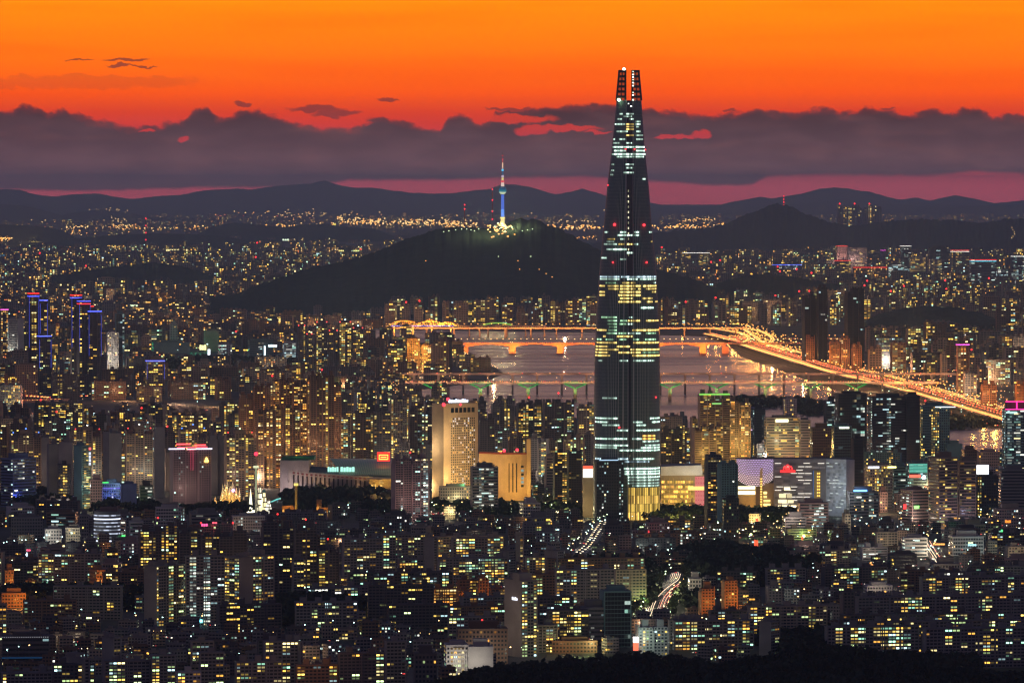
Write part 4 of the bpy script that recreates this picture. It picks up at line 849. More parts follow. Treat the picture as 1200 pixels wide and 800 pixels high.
# far north bank lights
for (x0, x1, yt, yb, tn, l, f, nn, lab) in [(980, 993, 288, 318, 'pink', .2, 'grid_orange', 'red', 'pink-lit office with a red roof band, left of the four-finned block'), (993, 1016, 291, 316, 'grey', .25, 'strip_warm', None, 'four-finned pale office before the dark hill'), (978, 997, 305, 324, 'pink', 1.0, 'strip_warm', 'red', None),
                                       (1066, 1085, 302, 326, 'white', 2.0, 'strip_warm', None, 'brightest white lit office on the far bank, left of two'), (1089, 1104, 304, 322, 'white', 1.6, 'strip_warm', None, 'bright white lit office on the far bank, right of two'), (1114, 1136, 293, 320, 'grey', .4, 'strip_warm', 'redwhite', None),
                                       (1137, 1168, 304, 338, 'grey', .25, 'strip_cool', 'redcyan', 'wide office with red and cyan roof lights on the far bank'), (1000, 1040, 313, 330, 'brown', .6, 'grid_orange', 'red', None), (1168, 1200, 316, 342, 'grey', .5, 'strip_cool', None, None), (1040, 1060, 310, 326, 'grey', .5, 'strip_cool', None, None),
                                       (800, 832, 296, 312, 'grey', .7, 'strip_warm', 'white', None), (830, 858, 299, 314, 'dark', .6, 'grid_warm', None, None), (940, 985, 310, 325, 'grey', .7, 'grid_warm', None, None), (905, 945, 310, 320, 'blue', .6, 'grid_cool', 'blue', None),
                                       (1055, 1068, 288, 318, 'dark', .2, 'strip_cool', 'white', None), (1088, 1112, 290, 318, 'dark', .2, 'strip_cool', None, None), (1032, 1038, 293, 307, 'blue', .2, 'strip_cool', 'pink', None), (1185, 1206, 300, 322, 'dark', .4, 'strip_cool', 'white', None)]:
    put('office', x0, x0 + 1, x1, yt, yb, tint=tn, lit=l, fa=f, neon=[('top', nn)] if nn else [], bay=7, fl=6, label=lab)
# hilltop flats behind the right hill: stand on high ground
for i in range(9):
    x = 984 + i * 5.8; Yh = 41000; p = At(x, 262, Yh); zt = At(x, 240 + (i % 3) * 1.2, Yh).z
    ITEMS.append(dict(kind='tower', loc=Vector((p.x, Yh, 0)), yaw=.2, w=28, d=24, h=zt, tint='grey', lit=.55, fa='far_warm', kw=dict(bay=9, fl=9), label=None, red=int(i % 3 == 0), neon=[], extra=None, hero=True, box=(x - 2.5, x + 2.5, 240, 290), near=False))

NEON = {'redblue': [(1, .03, .02), (.08, .1, 1)], 'blue': [(.1, .14, 1)], 'bluered': [(.1, .1, 1), (1, .03, .05)], 'red': [(1, .04, .03)], 'pink': [(1, .1, .7)], 'redwhite': [(1, .06, .05), (1, .95, .8)], 'redcyan': [(1, .04, .04), (.2, .8, 1)], 'white': [(1, .97, .85)]}
def extras(it, P):
    w_, d, h = it['w'], it['d'], it['h']; s = sc(it['loc'].y); x0, x1 = -w_ / 2, w_ / 2; y = -d / 2
    def add(n, m): P.setdefault(n, []).append(m)
    for kd, c in it['neon']:
        if kd == 'crown':
            m = MB(); m.ball(0, y + 3, h + 6.5, 1.1 / s, 'lit', (*c, .35), 6, .7)
            for sx in (-.42, .42): m.ball(w_ * sx, y + 2, h + 1.5, .8 / s, 'lit', (*(c if c == BLU else RED), .3), 6)
            add('crown_lamp', m)
            m = MB(); m.box(-w_ * .2, w_ * .2, y + 1, d / 2 - 2, h + .01, h + 4.5, 'wall', sh(TN[it['tint']], .8)); add('roof_house', m)
        else:
            if 'blue' in c and it['near'] is False and h > 60:
                for xx in (x0 + .5, x1 - 1.2): m = MB(); m.box(xx, xx + .7, y - .9, y - .45, h * .45, h - 8, 'lit', (.1, .12, 1, .07), top='lit'); add('neon_edge', m)
            for j, cc in enumerate(NEON[c]):
                m = MB(); m.box(x0 - .3, x1 + .3, y - .9, y - .45, h - 2.2 - j * 5.5, h - .5 - j * 5.5, 'lit', (*cc, .28), top='lit', bottom=True); m.box(x0 - .9, x0 - .45, y - .4, d / 2, h - 2.2 - j * 5.5, h - .5 - j * 5.5, 'lit', (*cc, .2), top='lit', bottom=True); add('neon_band', m)
    for j in range(it['red']):
        m = MB(); xx = 0 if it['red'] == 1 else w_ * (-.3 + .6 * j); m.bar((xx, 0, h), (xx, 0, h + 7.5), .2, 'metal', (.3, .1, .1, 0)); m.ball(xx, 0, h + 7.8, 1.15 / s, 'lit', (1, .03, .03, .35), 6); add('aviation_light', m)
    e = it['extra']
    def strip(a, b_, z0, z1, c, st, yo=.6, name='lit_sign'):
        m = MB(); m.box(x0 + w_ * a, x0 + w_ * b_, y - yo - .35, y - yo, z0, z1, 'lit', (*c, st), top='lit', bottom=True); add(name, m)
    if e == 'whitesign':
        m = MB(); yc = -d * .12
        for k_ in range(4): m.box(x0 - .5, x0 - .05, yc - 4.5 + k_ * 2.4, yc - 4.5 + k_ * 2.4 + 1.8, h - 17, h - 15.2 + (k_ % 2) * .8, 'lit', (.8, .85, 1, .22), top='lit')
        add('wall_sign', m)
        m = MB(); m.box(x0 - .8, x0 + 12, y + 2, y + 14, h, h + 7, 'wall', sh(TN['beige'], 1)); add('roof_house', m)
    if e == 'civic':
        m = MB()
        for k_ in range(9): m.box(x0 + w_ * (.32 + .055 * k_), x0 + w_ * (.32 + .055 * k_) + 1.0, y - .52, y - .41, h - 1.2, h - .1, 'wall', (.12, .1, .1, 0), top='wall')
        add('roof_lettering', m)
        m = MB()
        for k_ in range(8): m.box(x0 + w_ * (.3 + .085 * k_), x0 + w_ * (.3 + .085 * k_) + .9, y - .9, y - .36, 4, h - 5, 'wall', (.65, .63, .6, 0))
        add('fin', m)
    if e == 'redwhite': strip(-.18, -.02, 12, 17, (1, .97, .9), .6, 2); strip(-.18, -.02, 5, 11.9, (1, .12, .06), .25, 2)
    if e == 'bluesign': strip(.2, .42, 3.5, 6, (.2, .85, 1), .5, 1.5)
    if e == 'bluestrip': strip(0, 1, 3, 4, (.05, .3, .8), .012)
    if e == 'bluestrip':
        m = MB(); n_ = 22
        for k_ in range(n_): m.box(x0 + w_ * k_ / n_, x0 + w_ * k_ / n_ + .8, y - .8, y - .45, h + .2, h + 1.0, 'lit', (.9, .9, 1, .03), top='lit')
        add('roof_light', m)
    if e == 'vertsign': 
        for k_ in range(4): strip(.78, .98, h - 24 + k_ * 4.4, h - 20.6 + k_ * 4.4, (.8, .85, 1), .13)
        strip(.78, 1.0, h - 4.5, h - 1.5, (1, .1, .1), .25)
    if e == 'violet': strip(.02, .98, h - 6, h - 5, (.25, .2, 1), .1); strip(0, .35, h + 1.5, h + 2.6, (.1, 1, .2), .2); strip(-.3, 0, h + 1.5, h + 2.6, (1, .15, .05), .3); strip(0, 1, 1, 9, (.06, .05, .9), .03)
    if e == 'pinkcrown':
        for (a, b_, zz_, c, st) in [(.08, .45, h + 6.5, (1, .05, .06), .5), (.55, .85, h + 5, (1, .06, .06), .5), (.1, .9, h + 2.5, (1, .15, .2), .12), (-.12, .3, h + .6, (.85, .8, 1), .22), (.6, 1.02, h + .2, (.85, .8, 1), .22), (.35, .6, h + 0, (1, .4, .5), .3)]: strip(a, b_, zz_, zz_ + 1.5, c, st, .8, 'neon_band')
        m = MB(); X = x0 + w_ * .87
        for a_, r_ in ((0, 3.4), (2.1, 2.2), (4.2, 2.2)): m.ball(X + r_ * .6 * math.sin(a_), y - 1, h - 14 + r_ * .7 * math.cos(a_), 1.9, 'lit', (1, .6, .12, .4), 6)
        add('emblem', m)
        for k_ in range(3): strip(.45 + .04 * k_, .46 + .04 * k_, h - 26, h, (1, .1, .2), .04)
    if e == 'peak':
        m = MB(); m.cyl(0, 0, 9, 2, h + 1.3, h + 8, 4, 'wall', (.3, .24, .22, 0), a0=math.pi / 4); add('roof_house', m)
    if e == 'rooftoplight': strip(.1, .8, h + 1.6, h + 2.8, (.5, .75, 1), .12)
    if e == 'topsign': strip(.28, .66, h - 5.5, h - 1.5, (1, .95, .5), .4)
    if e == 'topsign2': strip(.3, .85, h - 2.2, h - .2, (1, 1, .7), .5)
    if e == 'whitebar': strip(.5, 1.2, h - 1.5, h - .6, (.8, .85, 1), .3)
    if e == 'roofsigns': strip(0, .45, h - 2.5, h - .5, (.75, .8, 1), .35); strip(.8, 1.15, h - 2.5, h - .5, (1, .95, .3), .4)
    if e == 'tealtop':
        for k_ in range(6): strip(.02, .98, h - 12 + k_ * 2, h - 10.6 + k_ * 2, (.2, .85, .65), .05 + .04 * (k_ % 2))
        strip(.02, .62, h - 18, h - 14.5, (1, .1, .06), .3); m = MB(); m.ball(x1 - 5, y - 1, h - 18, 2.6, 'lit', (.75, .9, 1, .9), 8); add('lit_sign', m)
        for k_ in range(3): strip(.02, .7, 4 + k_ * 5, 5.4 + k_ * 5, (1, .85, .7), .15)
    if e == 'greensign': strip(.1, .4, h * .52, h * .52 + 3.5, (.3, 1, .2), .25); strip(-.35, -.18, h * .5, h * .5 + 6, (1, .05, .05), .25, -8)
    if e == 'bigscreen':
        m = MB(); m.box(x0 - 1, x0 + w_ * .58, y + 1, y + 3, h + 1.6, h + 15, 'metal', (.1, .1, .1, 0)); add('screen_frame', m)
        m = MB(); m.box(x0 - .4, x0 + w_ * .3, y + .6, y + .96, h + 2.6, h + 14, 'lit', (.95, .97, 1, .38), top='lit'); m.box(x0 + w_ * .31, x0 + w_ * .55, y + .6, y + .96, h + 2.6, h + 14, 'lit', (.75, .82, 1, .26), top='lit'); add('screen', m)
    if e == 'magenta':
        for z_ in (h + .2, h + 11): strip(0, 1.1, z_, z_ + 1.2, (1, .03, .28), .3, 1, 'neon_band')
        strip(.45, .5, h, h + 11, (1, .03, .28), .3, 1, 'neon_band'); m = MB(); m.box(x0 + 3, x1, y + 2, d / 2 - 2, h + .02, h + 11, 'wall', (.2, .1, .12, 0)); add('roof_house', m)
        strip(.02, .5, h - 5, h - 2.5, (.6, .9, .85), .12)
    if e == 'bluetop': strip(.15, .6, h + 1.5, h + 3.6, (.1, .35, 1), .6)
    if e == 'violetbar': strip(.5, 1.3, h * .5, h * .5 + 1.2, (.6, .5, 1), .25)
    if e == 'greentop': strip(-.02, .98, h - 1, h + 1.2, (.35, 1, .15), .09); strip(.4, .7, h - 14, h - 12, (.4, 1, .25), .09)
    if e == 'corner': strip(.62, .67, h * .2, h * .75, (.7, .9, 1), .5); strip(.8, 1.15, h * .72, h * .8, (.7, .9, 1), .5)
for it in ITEMS:       # point lights before particular buildings
    L = it['loc']; e = it['extra']; lb = it['label'] or ''
    if e == 'goldwash': glow(L + Vector((0, -35, it['h'] * .8)), 60000, (1, .55, .08), 2); glow(L + Vector((0, -30, 12)), 20000, AMB, 2)
    if 'grid-fronted' in lb: glow(L + Vector((4, -38, 30)), 17000, (1, .68, .5), 1.5)  # added glow that lifts the tan fronts
    if 'orange-lit' in lb: glow(L + Vector((6, -24, it['h'] * .5)), 9000, (1, .4, .07), 1)
    if 'civic hall' in lb: glow(L + Vector((0, -26, 14)), 5000, (1, .9, .75), 1)
    if 'stepped apartment block' in lb: glow(L + Vector((-6, -28, 20)), 8000, (.7, 1, .85), 1)
    if 'white sign on its blank' in lb: glow(L + Vector((-35, -32, 30)), 9000, (1, .8, .62), 1)
    if 'floodlit cube' in lb or 'floodlit office' in lb: glow(L + Vector((0, -26, 14)), 7000 if L.y < 9000 else 60000, (1, .95, .8), 1)
    if 'blue light' in lb or 'violet' in lb: glow(L + Vector((0, -22, 12)), 6000, (.2, .25, 1), 1)
    if 'gridded tower' in lb: glow(L + Vector((0, -50, 40)), 90000, (1, .85, .7), 1)
    if 'teal-edged' in lb: glow(L + Vector((12, -25, 30)), 9000, (.8, 1, .9), 1)
    if 'four-finned' in lb or 'pink-lit' in lb: glow(L + Vector((0, -70, 50)), 300000, (1, .55, .45), 2)
    if it['tint'] == 'orange' and L.y > 10000 and not e: glow(L + Vector((0, -30, 25)), 20000, (1, .45, .15), 1)
    if 'cream slab tower' in lb: glow(L + Vector((0, -40, 40)), 30000, (1, .85, .5), 2)
    if it['tint'] == 'tan' and 'hotel' in lb: glow(L + Vector((6, -35, 18)), 9000, (.8, .7, 1), 2)
    if it['tint'] == 'tan' and 808 < it['box'][0] < 870: glow(L + Vector((0, -40, 45)), 48000, (1, .62, .15), 2)
    if it['tint'] == 'brown' and 278 < it['box'][0] < 400: glow(L + Vector((0, -40, 55)), 24000, (1, .5, .22), 2)
    if 'dusky pink' in lb: glow(L + Vector((0, -34, 30)), 9000, (1, .7, .6), 1.5)
    if 'pink-framed' in lb: glow(L + Vector((10, -35, 25)), 14000, (1, .65, .55), 1)
    if 'white-framed' in lb: glow(L + Vector((-8, -30, 22)), 8000, (1, .8, .75), 1)
    if it['tint'] in ('cream', 'pink', 'white') and 560 < it['box'][3] < 700 and 900 < it['box'][0]: glow(L + Vector((0, -24, 12)), 3500, (1, .8, .6), 1)
# ================================================================== LANDMARKS
def front_px(px, Y, cx): return At(px, 500, Y).x - cx
# ---- the skyscraper
YT = G(735, 608).y; sT = sc(YT); CX = At(735.3, 500, YT).x
zT = lambda py: At(735, py, YT).z
tw = root('skyscraper', (CX, YT, 0), 0, 'tapering dark glass supertall skyscraper with a split crown rising far above the city', 'skyscraper')
prof = [(84.5, 725.4, 748.2), (123, 721.8, 751.8), (172, 717, 755.2), (217.5, 711.5, 760), (270, 706.8, 764), (322, 702, 769.2), (370, 699, 771.4), (414, 696.8, 773), (507, 695.6, 773.6), (612, 695.2, 773.6)]
def ext(py):
    ys_ = [p[0] for p in prof]; return float(np.interp(py, ys_, [p[1] for p in prof])), float(np.interp(py, ys_, [p[2] for p in prof]))
def sect(py, n=64):          # rounded square cross-section at the height of a photo row
    l, r = ext(py); hw = (r - l) / 2 / sT; c = ((l + r) / 2 - 735.3) / sT; out = []
    for i in range(n):
        a = 2 * math.pi * i / n - math.pi / 2; ca, sa = math.cos(a), math.sin(a); e = 2 / 3.6
        out.append((c + hw * math.copysign(abs(ca) ** e, ca), hw * math.copysign(abs(sa) ** e, sa)))
    return out
tg = bpy.data.materials.new('tower_glass'); tg.use_nodes = True; t = NT(tg.node_tree)
b = t.new('ShaderNodeBsdfPrincipled'); o_ = t.new('ShaderNodeOutputMaterial'); t.l.new(b.outputs[0], o_.inputs[0])
uv = t.new('ShaderNodeUVMap', uv_map='uv'); s_ = t.new('ShaderNodeSeparateXYZ'); t.l.new(uv.outputs[0], s_.inputs[0])
fu = t.m('FRACT', s_.outputs[0]); fv = t.m('FRACT', s_.outputs[1]); fin = t.m('LESS_THAN', fu, .26); spn = t.m('LESS_THAN', fv, .22)
t.put(b.inputs['Base Color'], t.mix(fin, t.mix(spn, (.1, .15, .14), (.16, .22, .2)), (.5, .54, .5)))
t.put(b.inputs['Roughness'], t.m('ADD', .45, t.m('MULTIPLY', fin, .3))); b.inputs['Specular IOR Level'].default_value = .2; b.inputs['Metallic'].default_value = 0
MATS['towerglass'] = tg
rows = [118 + (612 - 118) * i / 60 for i in range(61)]; m = MB(1); m.u0 = 0; m.v0 = 0
N_ = 64
for a_, b_ in zip(rows, rows[1:]):
    A_, B_ = sect(a_), sect(b_); za, zb = zT(a_), max(0, zT(b_))
    for i in range(N_):
        j = (i + 1) % N_; f0, f1 = zb / 4.4, za / 4.4
        m.face([(*B_[i], zb), (*B_[j], zb), (*A_[j], za), (*A_[i], za)], 'towerglass', (0, 0, 0, 0), [(i * 1.75, f0), (i * 1.75 + 1.75, f0), (i * 1.75 + 1.75, f1), (i * 1.75, f1)])
m.face([(*p, zT(118)) for p in sect(118)], 'roof', (.1, .1, .1, 0)); m.build('shaft', tw)
# crown: two tapering prongs of stacked frames
for sg in (-1, 1):
    m = MB(); r_ = [82.5 + 35.5 * i / 6 for i in range(7)]
    def pr(py):
        l, r = ext(py); g0 = 733.1 - (118 - py) * 0.0 if sg < 0 else 740.4
        a_, b_ = ((l, 732.7) if sg < 0 else (740.7, r)); return (a_ - 735.3) / sT, (b_ - 735.3) / sT, (r - l) / 2 / sT
    for i in range(6):
        for (u0, u1, inn, col) in ((0, .42, 0, (.05, .05, .055, 0)), (.42, 1, 1.1, (.3, .13, .09, 0))):
            pt, pb_ = r_[i] + (r_[i + 1] - r_[i]) * (u0), r_[i] + (r_[i + 1] - r_[i]) * u1
            (a0, b0, d0), (a1, b1, d1) = pr(pb_), pr(pt); z0, z1 = zT(pb_), zT(pt)
            if u0 > 0:      # open frames: thin rails with the sky between them
                for k_ in range(3):
                    zq = z0 + (z1 - z0) * (k_ + .5) / 3; dd = min(d0, d1) - .4
                    m.box(max(a0, a1) + .3, min(b0, b1) - .3, -dd, -dd + .6, zq - .35, zq + .35, 'metal', (.3, .15, .1, 0), top='metal', bottom=True)
                m.box((a0 + b0) / 2 - .6, (a0 + b0) / 2 + .6, -dd + 1, dd - 1, z0, z1, 'metal', (.1, .06, .05, 0), top='metal')
                continue
            P0 = [(a0 + inn, -d0 + inn), (b0 - inn, -d0 + inn), (b0 - inn, d0 - inn), (a0 + inn, d0 - inn)]; P1 = [(a1 + inn, -d1 + inn), (b1 - inn, -d1 + inn), (b1 - inn, d1 - inn), (a1 + inn, d1 - inn)]
            for k_ in range(4):
                j = (k_ + 1) % 4; m.face([(*P0[k_], z0), (*P0[j], z0), (*P1[j], z1), (*P1[k_], z1)], 'metal', col)
            m.face([(*p, z1) for p in P1], 'metal', col); m.face([(*p, z0) for p in P0[::-1]], 'metal', col)
    prong = m.build('crown_prong', tw)
    m = MB()
    for i in range(6):      # corner posts
        (a0, b0, d0), (a1, b1, d1) = pr(r_[i + 1]), pr(r_[i])
        for (p, q_) in (((a0, -d0), (a1, -d1)), ((b0, -d0), (b1, -d1)), ((a0, d0), (a1, d1)), ((b0, d0), (b1, d1))): m.bar((*p, zT(r_[i + 1])), (*q_, zT(r_[i])), .7, 'metal', (.05, .05, .06, 0))
    m.build('crown_post', prong)
# dark glass strip set proud, its darkness standing for the groove
m = MB(1)
for a_, b_ in zip(rows[:26], rows[1:26]):
    la, lb = ext(a_), ext(b_); f = lambda py, x: ((x - 735.3) / sT, -(ext(py)[1] - ext(py)[0]) / 2 / sT - .45)
    wa = (733.6, 741) if a_ < 322 else (735, 739)
    m.face([(*f(b_, wa[0]), zT(b_)), (*f(b_, wa[1]), zT(b_)), (*f(a_, wa[1]), zT(a_)), (*f(a_, wa[0]), zT(a_))], 'glass')
m.build('centre_dark_strip', tw)
m = MB(1)
for a_, b_ in zip(rows[25:55], rows[26:55]): m.face([(*f(b_, 735.6), zT(b_)), (*f(b_, 738.4), zT(b_)), (*f(a_, 738.4), zT(a_)), (*f(a_, 735.6), zT(a_))], 'glass')
m.build('centre_joint', tw)
m = MB(1)
for x in (733.4, 741.1):
    for a_, b_ in zip(rows[:26], rows[1:26]): m.bar((*f(b_, x), zT(b_)), (*f(a_, x), zT(a_)), .28, 'metal', (.45, .45, .43, 0))
m.build('recess_frame', tw)
Wc, Gc, Yc, Bc = (.7, 1, .84), (.55, 1, .6), (1, .7, .2), (.62, .85, .95)
bands = [(134, [(725, 729, Wc, .5), (733, 742, Wc, .7)]), (137, [(730, 740, Wc, .3)]), (140, [(723, 728, Wc, .5), (737, 742, Wc, .8)]), (143, [(744, 750, Wc, .35)]), (146, [(720, 732, Wc, .7), (733, 742, Yc, .7), (744, 750, Wc, .7)]), (149, [(733, 742, Yc, .5), (745, 748, Wc, .3)]),
         (152, [(733, 742, Yc, .9)]), (154.5, [(722, 735, Wc, .5), (745, 750, Wc, .5)]), (159, [(733, 742, Yc, .7), (744, 753, Wc, .3)]), (163.6, [(716, 720, Wc, .8), (725, 732, Wc, .8), (745, 753, Wc, .4)]), (168, [(733, 740, Wc, .6), (718, 726, Wc, .3)]),
         (172.7, [(717, 755, Wc, 1.1)]), (177, [(719, 733, Wc, .9), (745, 755, Wc, .9)]), (181, [(716, 756, Wc, 1.2)]), (184, [(722, 754, Wc, .6)]), (193, [(716, 719, Wc, .7), (732, 742, Wc, .7)]), (197, [(733, 741, Wc, .5)]), (200, [(715.5, 719, Wc, 1)]), (202.5, [(730, 742, Wc, .6)]),
         (205, [(714.5, 718, Wc, .8)]), (210, [(752, 756, Wc, .6)]), (272, [(708, 712, Wc, 1), (726, 733, Wc, 1), (742, 748, Wc, 1), (760, 764, Wc, .6)]), (275.5, [(723, 733, Wc, 1), (734, 741, Wc, 1.2), (742, 748, Wc, .8)]), (280, [(711, 720, Yc, .5), (726, 731, Wc, .5)]),
         (283, [(710, 719, Wc, .5), (762, 764, Yc, .5)]), (286, [(707, 722, Wc, .45), (724, 731, Yc, .5), (734, 741, Yc, .9), (742, 747, Wc, .5)]), (292, [(710, 733.5, Wc, 1.3)]), (296, [(734, 741, Wc, 1)]), (302, [(704, 710, Wc, 1.1)]), (303.5, [(726, 733, Wc, .3)]),
         (324, [(702.5, 725, Bc, .7), (727, 768.5, Bc, .7)]), (326.6, [(702.5, 725, Wc, .6), (734, 746, Wc, 1.0), (749, 768.5, Wc, .6)]), (331, [(709, 721, Gc, .3), (728, 744, Yc, .6), (765, 768, Wc, .5)]), (334.6, [(702, 708, Yc, .9), (711, 724, Yc, .9), (726, 750, Yc, 1.1), (753, 769, Yc, 1)]),
         (338, [(712, 724, Yc, .8), (726, 744, Yc, 1.1), (747, 750, Yc, .8), (756, 769, Yc, .6)]), (341.6, [(702, 708, Yc, 1), (725, 750, Yc, 1.1), (763, 768, Yc, .6)]), (345.3, [(702, 708, Yc, 1), (724, 750, Yc, 1.3)]), (349, [(726, 740, Yc, 1.1), (752, 764, Yc, .5)]),
         (353, [(724, 750, Yc, 1.2), (757, 764, Yc, 1), (767, 770, Yc, 1)]), (360, [(750, 765, Wc, 1)]), (371, [(704, 722, Gc, .6), (736, 740, Wc, .6)]), (375, [(711, 722, Gc, .7), (726, 734, Gc, .6), (735, 740, Yc, .8), (741, 749, Yc, .9), (756, 771, Yc, 1.1)]), (378.8, [(711, 722, Gc, .4), (725, 733, Gc, .6), (735, 740, Wc, .7)]),
         (382.3, [(713, 722, Gc, .3)]), (386, [(699, 710, Yc, 1), (712, 722, Gc, .5), (740, 771.5, Yc, 1.1)]), (389.6, [(710, 722, Gc, .8), (724, 733, Gc, .7), (735, 750, Wc, .6), (756, 768, Gc, .5)]), (393.2, [(706, 709, Yc, 1.2), (722, 740, Yc, 1.1)]), (396.8, [(699, 704, Gc, .8), (709, 718, Gc, .8), (725, 733, Gc, .7), (741, 748, Gc, .6), (755, 768, Gc, .8)]),
         (400.6, [(697.5, 722, Yc, .8), (741, 772, Yc, 1)]), (405, [(697.5, 712, Yc, .8), (722, 738, Yc, 1)]), (408.6, [(697, 724, Yc, .8), (738, 772.5, Yc, 1.1)]), (412, [(697, 712, Yc, 1), (724, 750, Yc, 1.1), (752, 771, Gc, .2)]), (415.6, [(697, 714, Yc, 1.1), (740, 772.5, Yc, 1.2)]), (421.5, [(700, 705, Wc, .3), (725, 735, Wc, .5), (741, 766, Wc, .5)]),
         (465, [(705, 722, Wc, .45)]), (488.6, [(697, 723, Wc, 1), (761, 772.5, Wc, 1)]), (493, [(697, 712, Wc, 1), (741, 752, Wc, .8), (763, 772.5, Wc, 1)]), (496.5, [(705, 725, Wc, .6), (745, 756, Wc, .6)]), (502.5, [(722, 735, Wc, .7), (745, 772.5, Wc, .7)]),
         (509, [(752, 767, (1, .5, .1), 1)]), (512.4, [(697, 734, Wc, 1.1), (740, 751, Wc, 1), (752, 767, (1, .5, .1), 1)]), (515.4, [(752, 772, Wc, .6)]), (520, [(697, 735, Wc, .9), (755, 772.5, Wc, .6)]), (522.8, [(697, 722, Wc, .5), (750, 772.5, Wc, .9)]), (525.8, [(725, 772.5, Wc, .9)]),
         (535.8, [(697, 735, Bc, .8), (741, 766, Wc, .8)]), (539, [(731, 760, Bc, .3)]), (547, [(725, 772.8, Wc, 1.2)]), (550.3, [(731, 772.8, Wc, .8)]), (553.2, [(731, 772.8, Wc, 1.1)]), (557, [(735, 772.8, Wc, .9)]), (560.4, [(735, 772, Wc, .5)]), (564, [(735, 772, Wc, .4)]), (567, [(740, 772, Wc, .5)])]
def surf_y(py, x):
    l, r = ext(py); hw = (r - l) / 2; c = (l + r) / 2; u = min(.995, abs(x - c) / hw); return -hw / sT * (1 - u ** 3.6) ** (1 / 3.6) - .95
for py, segs in bands:
    m = MB(1); m.v0 = int(py * 10) * 3
    for (a_, b_, c, st) in segs:
        n_ = max(2, int((b_ - a_) / 1.3)); l, r = ext(py); a_, b_ = max(a_, l + .5), min(b_, r - .5)
        for i in range(n_):
            xa, xb = a_ + (b_ - a_) * i / n_, a_ + (b_ - a_) * (i + 1) / n_; hh = 1.05
            m.face([((xa - 735.3) / sT, surf_y(py + hh, xa), zT(py + hh)), ((xb - 735.3) / sT, surf_y(py + hh, xb), zT(py + hh)), ((xb - 735.3) / sT, surf_y(py - hh, xb), zT(py - hh)), ((xa - 735.3) / sT, surf_y(py - hh, xa), zT(py - hh))], 'pane', (*c, st * .21), [(int(xa * .9), 0), (int(xa * .9) + 1, 0), (int(xa * .9) + 1, 1), (int(xa * .9), 1)])
    m.build('lit_floor', tw)
for i in range(13):
    py = 225 + i * 6.2; m = MB(1); y_ = surf_y(py, 736) - .5; m.box(-.2, 1.1, y_ - .2, y_, zT(py), zT(py) + 2.6, 'lit', (1, .95, .6, .12 if i % 3 else .03), top='lit'); m.build('core_light', tw)
for (x, y, r) in [(732.5, 175, .9), (743, 175, .9), (756, 175.5, .8), (712, 217, .9), (719.5, 263, 1.6), (754, 263.5, 1.6), (717.5, 307, 1.0), (757, 307, 1.1), (768, 464, .9), (725, 499, 1.1)]:
    m = MB(); m.ball((x - 735.3) / sT, surf_y(y, x) - .8, zT(y), r / sT, 'lit', (1, .03, .04, .42), 8); m.build('aviation_light', tw)
m = MB(); m.ball((731 - 735.3) / sT, 0, zT(81.3), 1.7 / sT, 'lit', (1, .98, .85, 1), 8); m.build('beacon', tw)
m = MB(); m.ball((724.8 - 735.3) / sT, surf_y(117.5, 727) - 1.5, zT(117.5), 1.8 / sT, 'lit', (.6, 1, .6, .8), 8); m.build('beacon', tw)
for i, y in enumerate((84.5, 88, 91, 94, 97.5, 101, 109, 112, 117.5, 122, 125)):
    m = MB(); x = 741.3 if y < 120 else 739 - i % 2 * 3; xx = (x - 735.3) / sT; y_ = -(ext(y)[1] - ext(y)[0]) / 2 / sT - .7; m.box(xx - .9, xx + .9, y_ - .3, y_, zT(y) - .6, zT(y) + .9, 'lit', (.85, 1, .85, .35 if i % 3 else .14), top='lit'); m.build('crown_light', prong if y < 120 else tw)
# golden lobby
m = MB(1); y_ = surf_y(590, 736) - .6
lob = [(735.5, 569, 773, 606)]
xa, xb = (735.5 - 735.3) / sT, (773.4 - 735.3) / sT
n_ = 18
for i in range(n_):
    a_, b_ = xa + (xb - xa) * i / n_, xa + (xb - xa) * (i + 1) / n_
    pa = 735.3 + a_ * sT; pb_ = 735.3 + b_ * sT
    for j in range(4):
        z0, z1 = 1 + (zT(569) - 1) * j / 4, 1 + (zT(569) - 1) * (j + 1) / 4
        m.face([(a_ + .35, surf_y(600, pa) - .3, z0 + .4), (b_ - .1, surf_y(600, pb_) - .3, z0 + .4), (b_ - .1, surf_y(600, pb_) - .3, z1), (a_ + .35, surf_y(600, pa) - .3, z1)], 'lit', (1, .6 + .04 * (j % 2), .12, rnd.choice([.035, .055, .08, .11, .15]) * (1.25 - .16 * j)))
m.build('lobby_glass', tw)
for i in range(7):
    m = MB(); a_ = xa + (xb - xa) * (i + .5) / 7; m.box(a_ - .35, a_ + .35, surf_y(600, 735.3 + a_ * sT) - .9, surf_y(600, 735.3 + a_ * sT) - .2, 0, zT(569), 'wall', (.4, .28, .12, 0)); m.build('lobby_mullion', tw)
OCC.append((YT, 696, 773, 84, 610))
